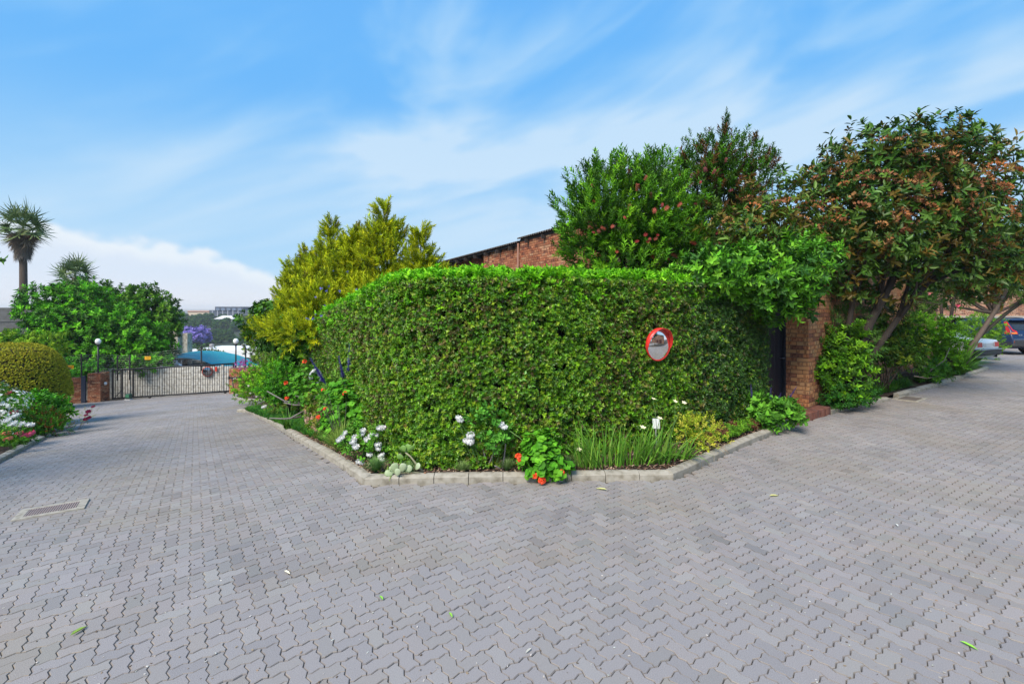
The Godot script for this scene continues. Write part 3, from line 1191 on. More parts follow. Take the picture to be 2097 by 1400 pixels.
# ---------------------------------------------------------------- the brick house behind the creeper wall
func build_house() -> void:
	var h := thing("brick_house", "long red brick house with dark corrugated eaves rising behind the creeper wall", "house")
	var o := Vector2(0.3, -17.5)
	var u := Vector2(-0.462, -0.887)
	var n := Vector2(-0.887, 0.462)
	var near := o - u * 4.6
	# near block up to the downpipe, a second block and a third that steps back
	mortar(h, rect_plan(near - n * 0.009, o - n * 0.009, -n * 7.0), -0.5, 4.66, Color(0.16, 0.1, 0.08))
	lay_bricks(h, near, o, n, 2.48, 4.66, RED_TONES, 160)
	var a1 := o - n * 0.12
	var b1 := o + u * 3.45 - n * 0.12
	mortar(h, rect_plan(a1 - n * 0.009, b1 - n * 0.009, -n * 7.0), -1.0, 4.55, Color(0.16, 0.1, 0.08))
	lay_bricks(h, a1, b1, n, 2.3, 4.55, RED_TONES, 140)
	var a2 := b1 - n * 0.55
	var b2 := b1 + u * 7.5 - n * 0.55
	mortar(h, rect_plan(a2 - n * 0.009, b2 - n * 0.009, -n * 6.0), -1.0, 4.56, Color(0.14, 0.09, 0.07))
	lay_bricks(h, a2, b2, n, 2.3, 4.56, [RED_TONES[1], RED_TONES[3], RED_TONES[0]], 0)
	var dark := mat(Color(0.035, 0.027, 0.024), 0.8)
	var sheet := mat(Color(0.1, 0.085, 0.075), 0.7, 0.0, "stain", 0.8)
	for r in [[near, o, 4.66, 0.14], [o + u * 0.02, o + u * 11.2, 4.56, 0.1]]:
		var p0: Vector2 = r[0]
		var p1: Vector2 = r[1]
		var y: float = r[2]
		var over: float = r[3]
		var s := Shape.new()
		s.soft(true)
		var len := p0.distance_to(p1)
		var steps := int(len / 0.02)
		var prev := []
		for k in steps + 1:
			var p := p0.lerp(p1, float(k) / steps)
			var wv := 0.028 * sin(TAU * k * len / steps / 0.15)
			var f := p + n * over
			var b := p - n * 6.0
			var ring := [Vector3(f.x, y + wv - 0.012, f.y), Vector3(f.x, y + wv, f.y), Vector3(b.x, y + wv + 0.9, b.y)]
			if k:
				s.quad(prev[0], prev[1], ring[1], ring[0])
				s.quad(prev[1], prev[2], ring[2], ring[1])
			prev = ring
		part("roof", s.done(), sheet, h)
		var fa := Shape.new()
		var c := (p0 + p1) * 0.5 + n * (over - 0.14)
		fa.box(Vector3(c.x, y - 0.075, c.y), Vector3(len, 0.07, 0.05), 0.0, Color.WHITE, Basis(Vector3(u.x, 0, u.y), Vector3.UP, Vector3(n.x, 0, n.y)))
		part("purlin", fa.done(), dark, h)
		for k in int(len / 1.1):
			var rp := p0.lerp(p1, (k + 0.6) * 1.1 / len) + n * (over * 0.5 - 0.1)
			var rf := Shape.new()
			rf.box(Vector3.ZERO, Vector3(0.05, 0.14, over + 0.25), 0.0, Color.WHITE, Basis(Vector3(u.x, 0, u.y), Vector3.UP, Vector3(n.x, 0, n.y)))
			part("rafter", rf.done(), dark, h, Vector3(rp.x, y - 0.16, rp.y))
	var dp := Shape.new()
	var q := o + n * 0.06 + u * 0.05
	dp.tube([Vector3(q.x, 1.0, q.y), Vector3(q.x, 4.5, q.y)], 0.04, 0.04, 8)
	part("downpipe", dp.done(), mat(Color(0.25, 0.12, 0.08), 0.6), h)
	var vent := Shape.new()
	var v := o + u * 2.1 + n * 0.35
	vent.lathe([Vector2(0.0, 0.0), Vector2(0.3, 0.0), Vector2(0.3, 0.08), Vector2(0.22, 0.2), Vector2(0.0, 0.24)], 14, Color.WHITE, Transform3D(Basis(), Vector3(v.x, 3.35, v.y)))
	part("vent_hood", vent.done(), mat(Color(0.7, 0.7, 0.68), 0.5), h)


# ---------------------------------------------------------------- houses on the right, behind the parked cars
func build_far_side() -> void:
	var h := thing("carport_building", "pale pink brick building with a low dark carport opening behind the parked cars", "building")
	var a := Vector2(25.5, -31.5)
	var b := Vector2(42.0, -29.0)
	var d := (b - a).normalized()
	var n := Vector2(-d.y, d.x)
	var m0 := Shape.new()
	var basis := Basis(Vector3(d.x, 0, d.y), Vector3.UP, Vector3(n.x, 0, n.y))
	var len := a.distance_to(b)
	mortar(h, rect_plan(a - n * 0.009, b - n * 0.009, -n * 5.0), 1.72, 4.6, Color(0.33, 0.24, 0.19))
	lay_bricks(h, a, b, n, 1.75, 4.6, PINK_TONES, 0, Rect2(6.2, 3.3, 1.9, 1.05))
	for k in [0.0, 4.6, 10.2]:
		var p = a + d * k
		mortar(h, rect_plan(p, p + d * 0.45, -n * 0.45), -0.2, 1.72, Color(0.33, 0.22, 0.16))
	var back := Shape.new()
	var c := (a + b) * 0.5 - n * 4.6
	back.box(Vector3(c.x, 0.8, c.y), Vector3(len, 2.0, 0.2), 0.0, Color.WHITE, basis)
	part("carport_back", back.done(), mat(Color(0.05, 0.04, 0.04), 0.9), h)
	var lint := Shape.new()
	c = (a + b) * 0.5 + n * 0.06
	lint.box(Vector3(c.x, 1.68, c.y), Vector3(len, 0.13, 0.2), 0.01, Color.WHITE, basis)
	part("lintel", lint.done(), mat(Color(0.4, 0.34, 0.28), 0.8), h)
	var win := Shape.new()
	c = a + d * 7.1 + n * 0.0
	win.box(Vector3(c.x, 3.83, c.y), Vector3(1.8, 1.0, 0.06), 0.0, Color.WHITE, basis)
	var wn := part("window", win.done(), mat(Color(0.75, 0.76, 0.78), 0.5), h)
	for k in [-0.44, 0.44]:
		var g := Shape.new()
		var p = c + d * k + n * 0.035
		g.box(Vector3(p.x, 3.83, p.y), Vector3(0.8, 0.88, 0.02), 0.0, Color.WHITE, basis)
		part("pane", g.done(), mat(Color(0.35, 0.45, 0.55), 0.08), wn)
	var ga := Shape.new()
	c = a + d * 7.4 + n * 0.1
	ga.tube([Vector3(c.x, 2.7, c.y), Vector3(c.x, 2.0, c.y), Vector3(c.x + d.x * 2.6, 1.97, c.y + d.y * 2.6)], 0.055, 0.055, 8)
	part("waste_pipe", ga.done(), mat(Color(0.8, 0.8, 0.8), 0.5), h)
	var rf := Shape.new()
	c = (a + b) * 0.5 - n * 2.3
	rf.box(Vector3(c.x, 4.72, c.y), Vector3(len + 0.5, 0.14, 5.6), 0.02, Color.WHITE, basis)
	part("roof", rf.done(), mat(Color(0.3, 0.28, 0.27), 0.7), h)


# ---------------------------------------------------------------- gate, its walls and the fence
var gate_left := Vector2(-23.4, -28.6)
var gate_right := Vector2(-16.9, -29.6)


func build_gate() -> void:
	var black := mat(Color(0.016, 0.016, 0.018), 0.45)
	var dir := (gate_right - gate_left).normalized()
	var n := Vector2(-dir.y, dir.x)
	var len := gate_left.distance_to(gate_right)
	var g0 := ground_at(gate_left.x, gate_left.y)
	var g1 := ground_at(gate_right.x, gate_right.y)
	var t := thing("sliding_gate", "long black steel sliding gate of upright bars across the drive", "gate", Vector3(gate_left.x, g0, gate_left.y))
	var at := func(k: float, y: float, off := 0.0) -> Vector3:
		return Vector3(dir.x * len * k + n.x * off, (g1 - g0) * k + y, dir.y * len * k + n.y * off)
	var rail := Shape.new()
	rail.tube([at.call(0.0, 1.78), at.call(1.0, 1.78)], 0.045, 0.045, 4)
	part("top_rail", rail.done(), black, t)
	rail = Shape.new()
	rail.tube([at.call(0.0, 0.12), at.call(1.0, 0.12)], 0.05, 0.05, 4)
	part("bottom_rail", rail.done(), black, t)
	var bar := Shape.new()
	bar.box(Vector3(0, 0.95, 0), Vector3(0.022, 1.66, 0.022))
	var bm := bar.done()
	var count := 50
	for k in count + 1:
		piece("bar", k, bm, black, t, Transform3D(Basis(), at.call(float(k) / count, 0.0)))
	for k in [0.0, 0.075, 0.165, 1.0]:
		var p := Shape.new()
		p.box(Vector3(0, 0.95, 0), Vector3(0.08, 1.76, 0.07), 0.005)
		part("upright", p.done(), black, t, at.call(k, 0.0, 0.01))
	var br := Shape.new()
	br.tube([at.call(0.02, 0.18, 0.03), at.call(0.07, 0.55, 0.03)], 0.02, 0.02, 4)
	part("brace", br.done(), black, t)
	var wh := Shape.new()
	wh.lathe([Vector2(0, -0.03), Vector2(0.07, -0.03), Vector2(0.07, 0.03), Vector2(0, 0.03)], 12, Color.WHITE, Transform3D(Basis(Vector3(dir.x, 0, dir.y), Vector3(n.x, 0, n.y), Vector3.UP), Vector3.ZERO))
	for k in [0.1, 0.3, 0.93]:
		part("wheel", wh.done(), black, t, at.call(k, 0.06))
	# motor box standing by the gate
	var p0: Vector3 = at.call(0.155, 0.0, 0.32) + t.position
	var mo := thing("gate_motor", "small dark green gate motor box with white base before the sliding gate", "gate motor", p0)
	var bs := Shape.new()
	bs.box(Vector3(0, 0.04, 0), Vector3(0.36, 0.08, 0.26), 0.01)
	part("base", bs.done(), mat(Color(0.5, 0.5, 0.5), 0.6), mo)
	bs = Shape.new()
	bs.box(Vector3(0, 0.24, 0), Vector3(0.32, 0.32, 0.22), 0.05)
	part("housing", bs.done(), mat(Color(0.02, 0.06, 0.04), 0.4), mo)
	bs = Shape.new()
	bs.box(Vector3(0, 0.27, 0.112), Vector3(0.2, 0.16, 0.01), 0.003)
	part("badge", bs.done(), mat(Color(0.05, 0.2, 0.1), 0.4), mo)

	# brick pillar and wall left of the gate
	var gp := gate_left - dir * 0.35 + n * 0.5
	var gy := ground_at(gp.x, gp.y)
	var pl := thing("brick_gate_pillar", "square red brick gate pillar left of the sliding gate beside a dark steel post", "pillar")
	var w := 0.66
	var pa := gp - dir * w
	mortar(pl, rect_plan(pa - n * 0.009 + dir * 0.009, gp - n * 0.009 - dir * 0.009, -n * 0.8), gy - 0.3, gy + 1.62, Color(0.2, 0.12, 0.09))
	lay_bricks(pl, pa, gp, n, gy - 0.1, gy + 1.66, RED_TONES, 0)
	lay_bricks(pl, gp, gp - n * 0.8, dir, gy - 0.1, gy + 1.66, RED_TONES, 0)
	var bl := thing("bulkhead_lamp", "round white lamp on the gate side of the left brick pillar", "lamp", Vector3(gp.x + dir.x * 0.06 - n.x * 0.3, gy + 1.0, gp.y + dir.y * 0.06 - n.y * 0.3))
	var ls := Shape.new()
	ls.lathe([Vector2(0, 0.0), Vector2(0.1, 0.0), Vector2(0.09, 0.06), Vector2(0.0, 0.1)], 12, Color.WHITE, Transform3D(Basis(Vector3(n.x, 0, n.y), Vector3(dir.x, 0, dir.y), Vector3.UP), Vector3.ZERO))
	part("lamp_glass", ls.done(), mat(Color(0.8, 0.8, 0.78), 0.3), bl)
	var po := thing("steel_post", "narrow blue-grey steel panel post between low brick wall and gate pillar", "post", Vector3(pa.x - dir.x * 0.2, gy, pa.y - dir.y * 0.2))
	var ps := Shape.new()
	ps.box(Vector3(0, 0.7, 0), Vector3(0.22, 1.6, 0.1), 0.008, Color.WHITE, Basis(Vector3(dir.x, 0, dir.y), Vector3.UP, Vector3(n.x, 0, n.y)))
	part("panel", ps.done(), mat(Color(0.035, 0.045, 0.075), 0.5), po)
	var lw := thing("low_brick_wall", "low red brick boundary wall left of the gate pillar behind the domed bush", "wall")
	var wa := pa - dir * 6.5
	var wb := pa - dir * 0.32
	mortar(lw, rect_plan(wa - n * 0.1, wb - n * 0.1, -n * 0.25), gy - 0.9, gy + 1.4, Color(0.2, 0.12, 0.09))
	lay_bricks(lw, wa - n * 0.09, wb - n * 0.09, n, gy - 0.6, gy + 1.43, RED_TONES, 0)
	# grass on top of the low wall
	var gr := thing("wall_top_grass", "strip of bright green grass along the top of the low brick wall", "grass")
	gr.set_meta("kind", "stuff")
	var tuft := sprig(10, 0.16, 0.02, 0.03, 0.5)
	var c := Copies3D.new([tuft])
	for i in 420:
		var p := wa.lerp(wb, rng.randf_range(0.2, 0.9)) - n * rng.randf_range(0.2, 0.5)
		c.add(0, aimed(Vector3.UP + rand_dir() * 0.3, rng.randf() * 6.0, rng.randf_range(0.6, 1.1)), Vector3(p.x, gy + 1.38, p.y), vary(Color(0.1, 0.26, 0.03)))
	c.done("grass_blades", leafy(0.6, 0.5), gr)

	# right-hand brick pillar
	var rp := gate_right + dir * 0.05 + n * 0.75
	var ry := ground_at(rp.x, rp.y)
	var pr := thing("brick_gate_wall", "red brick wall on the right of the sliding gate half hidden by shrubs", "wall")
	var rb := rp + dir * 2.6
	mortar(pr, rect_plan(rp - n * 0.009 + dir * 0.009, rb - n * 0.009, -n * 0.6), ry - 0.3, ry + 1.5, Color(0.2, 0.12, 0.09))
	lay_bricks(pr, rp, rb, n, ry - 0.1, ry + 1.53, RED_TONES, 0)
	lay_bricks(pr, rp - n * 0.6, rp, -dir, ry - 0.1, ry + 1.53, RED_TONES, 0)

	# electric fence: poles, wires, yellow warning plates
	var steel := mat(Color(0.05, 0.05, 0.055), 0.5, 0.5)
	var fence := thing("electric_fence", "electric fence of thin wires on dark poles above the wall and gate", "fence")
	var spots := [[wa + dir * 2.2 - n * 0.2, gy + 0.9], [pa - dir * 0.5 - n * 0.3, gy + 1.4], [gate_left + dir * 0.1 - n * 0.25, g0 + 1.3], [gate_left + dir * 0.75 - n * 0.25, g0 + 1.3], [gate_left + dir * len * 0.71 - n * 0.25, g1 + 1.5], [gate_right + dir * 0.6 - n * 0.25, g1 + 1.4]]
	var tops := []
	for sp in spots:
		var f := Shape.new()
		f.box(Vector3(0, 0.6, 0), Vector3(0.06, 1.5, 0.06))
		part("pole", f.done(), steel, fence, Vector3(sp[0].x, sp[1], sp[0].y))
		tops.append(Vector3(sp[0].x, sp[1], sp[0].y))
	for k in 8:
		var wsh := Shape.new()
		for i in tops.size() - 1:
			var y := 0.42 + k * 0.125
			wsh.tube([tops[i] + Vector3.UP * y, tops[i + 1] + Vector3.UP * y], 0.0045, 0.0045, 3, Color.WHITE, false)
		part("wire", wsh.done(), mat(Color(0.35, 0.35, 0.36), 0.4, 0.8), fence)
	var basis := Basis(Vector3(dir.x, 0, dir.y), Vector3.UP, Vector3(n.x, 0, n.y))
	for k in 2:
		var p: Vector2 = [pa - dir * 1.0 - n * 0.2, gate_left + dir * 1.75 - n * 0.2][k]
		var y: float = [gy + 2.0, g0 + 2.45][k]
		var sg := thing("warning_plate", ["yellow warning plate on the fence wires above the low brick wall", "yellow warning plate on the fence wires above the sliding gate"][k], "sign", Vector3(p.x, y, p.y), "yellow warning plates on the electric fence")
		var f := Shape.new()
		f.box(Vector3.ZERO, Vector3(0.33, 0.2, 0.006), 0.0, Color.WHITE, basis)
		part("plate", f.done(), mat(Color(0.8, 0.42, 0.01), 0.5), sg)
		f = Shape.new()
		for l in 3:
			f.box(basis * Vector3(0.02, 0.05 - l * 0.045, 0.006), Vector3(0.22 - l * 0.03, 0.016, 0.003), 0.0, Color.WHITE, basis)
		part("lettering", f.done(), mat(Color(0.25, 0.12, 0.01), 0.6), sg)

	# two lamp posts
	var lamps := [[gp - dir * 0.3 - n * 0.3, gy + 0.4, 3.05, "slim black lamp post with white globe on the left brick gate pillar"], [gate_right + dir * 0.25 + n * 0.3, g1 + 1.2, 1.95, "black lamp post with white globe above the right brick gate wall"]]
	for q in lamps:
		var lt := thing("lamp_post", q[3], "lamp post", Vector3(q[0].x, q[1], q[0].y), "black lamp posts by the gate")
		var f := Shape.new()
		f.tube([Vector3.ZERO, Vector3(0, q[2] - 0.15, 0)], 0.045, 0.04, 8)
		part("pole", f.done(), black, lt)
		f = Shape.new()
		f.lathe([Vector2(0.0, 0), Vector2(0.08, 0.0), Vector2(0.14, 0.09), Vector2(0.15, 0.2), Vector2(0.1, 0.3), Vector2(0, 0.33)], 12)
		part("globe", f.done(), mat(Color(0.82, 0.82, 0.8), 0.3), lt, Vector3(0, q[2] - 0.16, 0))
		f = Shape.new()
		f.lathe([Vector2(0.0, 0), Vector2(0.1, 0.0), Vector2(0.05, -0.12), Vector2(0, -0.12)], 10)
		part("collar", f.done(), black, lt, Vector3(0, q[2] - 0.16, 0))

	# swing boom by the right-hand shrubs
	var bx := on_ground(-13.77, -24.24)
	var boom := thing("boom_barrier", "thin black boom arm on a leaning leg before the right gate wall", "barrier", bx)
	var bs2 := Shape.new()
	bs2.tube([Vector3(-0.38, 0.98, -0.2), Vector3(1.6, 1.12, 0.35)], 0.04, 0.04, 6)
	part("arm", bs2.done(), black, boom)
	bs2 = Shape.new()
	bs2.tube([Vector3(0, 0, 0), Vector3(-0.2, 0.98, -0.1)], 0.028, 0.022, 6)
	part("leg", bs2.done(), black, boom)
	bs2 = Shape.new()
	bs2.box(Vector3(-0.4, 0.98, -0.2), Vector3(0.07, 0.16, 0.07), 0.01)
	part("end_cap", bs2.done(), black, boom)


func build_yard_beyond_gate() -> void:
	var dir := (gate_right - gate_left).normalized()
	var n := Vector2(-dir.y, dir.x)
	# white precast panel wall
	var a := gate_left - dir * 9.0 - n * 1.8
	var b := gate_right + dir * 4.0 - n * 1.8
	var y := ground_at((a.x + b.x) / 2, (a.y + b.y) / 2) - 0.1
	var white := mat(Color(0.72, 0.71, 0.67), 0.8, 0.0, "stain", 0.5)
	var w := thing("precast_wall", "white precast concrete panel wall on the far side of the gate", "wall")
	var count := 11
	var step := a.distance_to(b) / count
	var basis := Basis(Vector3(dir.x, 0, dir.y), Vector3.UP, Vector3(n.x, 0, n.y))
	for k in count:
		var c := a + dir * step * (k + 0.5)
		for r in 5:
			var s := Shape.new()
			s.box(Vector3.ZERO, Vector3(step - 0.13, 0.372, 0.05), 0.008, Color.WHITE, basis)
			part("panel", s.done(), white, w, Vector3(c.x, y + 0.2 + r * 0.392, c.y))
	for k in count + 1:
		var c := a + dir * step * k
		var s := Shape.new()
		s.box(Vector3.ZERO, Vector3(0.13, 2.1, 0.12), 0.01, Color.WHITE, basis)
		part("post", s.done(), white, w, Vector3(c.x, y + 1.0, c.y))
	# dark round traffic mirror on the white wall
	var mp := gate_left + dir * 4.4 - n * 1.68
	var mi := thing("wall_mirror", "small round traffic mirror with red flag hanging on the white panel wall", "mirror", Vector3(mp.x, y + 1.65, mp.y))
	var s := Shape.new()
	s.lathe([Vector2(0.33, -0.02), Vector2(0.33, 0.02), Vector2(0.27, 0.035)], 20, Color.WHITE, Transform3D(Basis(Vector3(dir.x, 0, dir.y), Vector3(n.x, 0, n.y), Vector3.UP), Vector3.ZERO))
	part("rim", s.done(), mat(Color(0.35, 0.06, 0.04), 0.5), mi)
	s = Shape.new()
	s.lathe([Vector2(0.28, 0.03), Vector2(0.15, 0.07), Vector2(0.0, 0.085)], 20, Color.WHITE, Transform3D(Basis(Vector3(dir.x, 0, dir.y), Vector3(n.x, 0, n.y), Vector3.UP), Vector3.ZERO))
	part("glass", s.done(), mat(Color(0.4, 0.4, 0.42), 0.08, 1.0), mi)
	s = Shape.new()
	s.box(Vector3(dir.x * 0.5, 0.15, dir.y * 0.5), Vector3(0.16, 0.3, 0.02), 0.0, Color.WHITE, basis)
	part("flag", s.done(), mat(Color(0.6, 0.05, 0.03), 0.6), mi)

	# teal shade-cloth canopy
	var cp := thing("shade_canopy", "arched teal shade cloth carport canopy beyond the gate", "canopy", Vector3(-27.1, -3.9, -42.5))
	var sh := Shape.new()
	sh.soft(true)
	var grid := []
	for i in 17:
		for j in 9:
			var u := i / 8.0 - 1.0
			var v := j / 4.0 - 1.0
			grid.append(Vector3(u * 3.7, 0.9 + 1.55 * (1.0 - absf(u) ** 2.2) * (1.0 - 0.22 * v * v), v * 2.6))
	for i in 16:
		for j in 8:
			var k := i * 9 + j
			sh.quad(grid[k], grid[k + 1], grid[k + 10], grid[k + 9])
	part("shade_cloth", sh.done(), mat(Color(0.01, 0.45, 0.52), 0.75, 0.0, "grain", 2.0), cp)
	for i in [-1.0, 0.0, 1.0]:
		for j in [-1.0, 1.0]:
			var pp := Shape.new()
			pp.tube([Vector3(i * 3.3, -0.6, j * 2.5), Vector3(i * 3.3, 0.95 if i != 0.0 else 2.1, j * 2.5)], 0.05, 0.05, 6)
			part("post", pp.done(), mat(Color(0.4, 0.4, 0.4), 0.5), cp)
	for k in 5:
		var rib := Shape.new()
		var v := k / 2.0 - 1.0
		var pts := []
		for i in 13:
			var u := i / 6.0 - 1.0
			pts.append(Vector3(u * 3.38, 0.87 + 1.55 * (1.0 - absf(u) ** 2.2) * (1.0 - 0.22 * v * v), v * 2.58))
		rib.tube(pts, 0.025, 0.025, 5)
		part("rib", rib.done(), mat(Color(0.35, 0.35, 0.35), 0.5), cp)
	# pale car-bay wall under the canopy
	var lw := thing("pale_bay_wall", "low pale wall under the teal canopy", "wall", Vector3(-29.0, -4.1, -45.6))
	var ls := Shape.new()
	ls.box(Vector3(0, 0.6, 0), Vector3(9.0, 1.9, 0.2), 0.01)
	part("wall_face", ls.done(), mat(Color(0.5, 0.48, 0.44), 0.8), lw)

	# beige building with a tall blade wall
	var bb := thing("beige_building", "tall beige rendered building edge with stepped blade walls beyond the gate trees", "building", Vector3(-30.9, -4.2, -45.0))
	var beige := mat(Color(0.5, 0.45, 0.39), 0.85, 0.0, "stain", 0.4)
	var bs := Shape.new()
	bs.box(Vector3(-2.4, 3.0, -0.1), Vector3(4.4, 5.8, 1.2), 0.02)
	part("wall", bs.done(), beige, bb)
	bs = Shape.new()
	bs.box(Vector3(0.32, 3.1, 0.4), Vector3(0.55, 6.6, 0.7), 0.02)
	part("blade_wall", bs.done(), beige, bb)
	bs = Shape.new()
	bs.box(Vector3(0.9, 2.1, 0.0), Vector3(0.6, 4.2, 0.7), 0.02)
	part("blade_wall", bs.done(), beige, bb)
	bs = Shape.new()
	bs.box(Vector3(-0.28, 2.0, 0.54), Vector3(0.5, 4.0, 0.06), 0.0)
	part("window", bs.done(), mat(Color(0.06, 0.06, 0.07), 0.2), bb)
	bs = Shape.new()
	bs.box(Vector3(-1.6, 3.8, 0.53), Vector3(1.2, 1.2, 0.06), 0.0)
	part("window", bs.done(), mat(Color(0.08, 0.09, 0.1), 0.2), bb)
	bs = Shape.new()
	bs.tube([Vector3(-0.4, 5.8, 0), Vector3(-0.4, 7.6, 0)], 0.02, 0.015, 5)
	part("aerial", bs.done(), mat(Color(0.2, 0.2, 0.2), 0.5), bb)
	# white intercom board by the building
	var ib := thing("white_board", "upright white board with a slanted white flap beyond the gate", "board", Vector3(-26.4, -3.6, -38.3))
	bs = Shape.new()
	bs.box(Vector3(0, 1.0, 0), Vector3(0.22, 1.55, 0.1), 0.01)
	part("board", bs.done(), mat(Color(0.8, 0.82, 0.85), 0.5), ib)
	bs = Shape.new()
	bs.box(Vector3(0.36, 1.35, 0), Vector3(0.5, 0.12, 0.2), 0.01, Color.WHITE, Basis(Vector3(0, 0, 1), -0.7))
	part("flap", bs.done(), mat(Color(0.75, 0.75, 0.75), 0.5), ib)

	# long low white-roofed shed
	var sd := thing("white_shed", "long low shed with a bright white roof edge beyond the canopy", "shed", Vector3(-34.5, -7.2, -66.0))
	bs = Shape.new()
	bs.box(Vector3(0, 1.4, -3), Vector3(16.0, 3.0, 6.0), 0.0)
	part("wall", bs.done(), mat(Color(0.45, 0.44, 0.46), 0.85), sd)
	bs = Shape.new()
	bs.box(Vector3(0, 3.5, -2.8), Vector3(16.8, 1.15, 6.8), 0.05)
	part("roof", bs.done(), mat(Color(0.82, 0.82, 0.84), 0.6), sd)
	for k in 4:
		bs = Shape.new()
		bs.lathe([Vector2(0.16, 0), Vector2(0.16, 0.3), Vector2(0.3, 0.36), Vector2(0.28, 0.6), Vector2(0, 0.7)], 10)
		part("roof_vent", bs.done(), mat(Color(0.3, 0.28, 0.27), 0.6), sd, Vector3(-6.5 + k * 4.4, 4.05, -0.6))

	# grey house on the far left
	var gh := thing("grey_house", "plain grey rendered house with flat top behind the left tree", "house", Vector3(-39.5, -3.6, -36.0))
	bs = Shape.new()
	bs.box(Vector3(0.0, 2.95, -3.0), Vector3(7.6, 5.9, 6.0), 0.03, Color.WHITE, Basis(Vector3.UP, 0.5))
	part("wall", bs.done(), mat(Color(0.22, 0.22, 0.22), 0.85, 0.0, "stain", 0.3), gh)
	bs = Shape.new()
	bs.box(Vector3(0.0, 4.85, -3.0), Vector3(7.66, 0.03, 6.06), 0.0, Color.WHITE, Basis(Vector3.UP, 0.5))
	part("string_course", bs.done(), mat(Color(0.14, 0.14, 0.14), 0.85), gh)
	bs = Shape.new()
	bs.tube([Vector3(2.6, 5.9, -2), Vector3(2.6, 6.75, -2)], 0.02, 0.02, 4)
	bs.tube([Vector3(2.3, 6.6, -2), Vector3(2.9, 6.6, -2)], 0.015, 0.015, 4)
	bs.tube([Vector3(2.4, 6.35, -2), Vector3(2.8, 6.35, -2)], 0.015, 0.015, 4)
	part("aerial", bs.done(), mat(Color(0.2, 0.2, 0.2), 0.5), gh)
	# low house roof seen over the domed bush
	var rh := thing("tiled_roof_house", "low house with a faded pink tiled roof behind the domed bush", "house", Vector3(-25.6, -3.5, -21.6))
	bs = Shape.new()
	bs.box(Vector3(0, 1.3, 0), Vector3(7.0, 2.6, 4.0), 0.0, Color.WHITE, Basis(Vector3.UP, 0.4))
	part("wall", bs.done(), mat(Color(0.3, 0.15, 0.1), 0.85, 0.0, "grain", 3.0), rh)
	var tile := mat(Color(0.36, 0.19, 0.15), 0.85, 0.0, "stain", 0.8)
	var rot := Basis(Vector3.UP, 0.4)
	for r in 9:
		bs = Shape.new()
		for k in [1.0, -1.0]:
			bs.box(rot * Vector3(0, 2.6 + r * 0.105, k * (2.35 - r * 0.26)), Vector3(7.8, 0.05, 0.34), 0.0, Color.WHITE, rot * Basis(Vector3.RIGHT, 0.38 * k))
		part("tile_course", bs.done(), tile, rh)


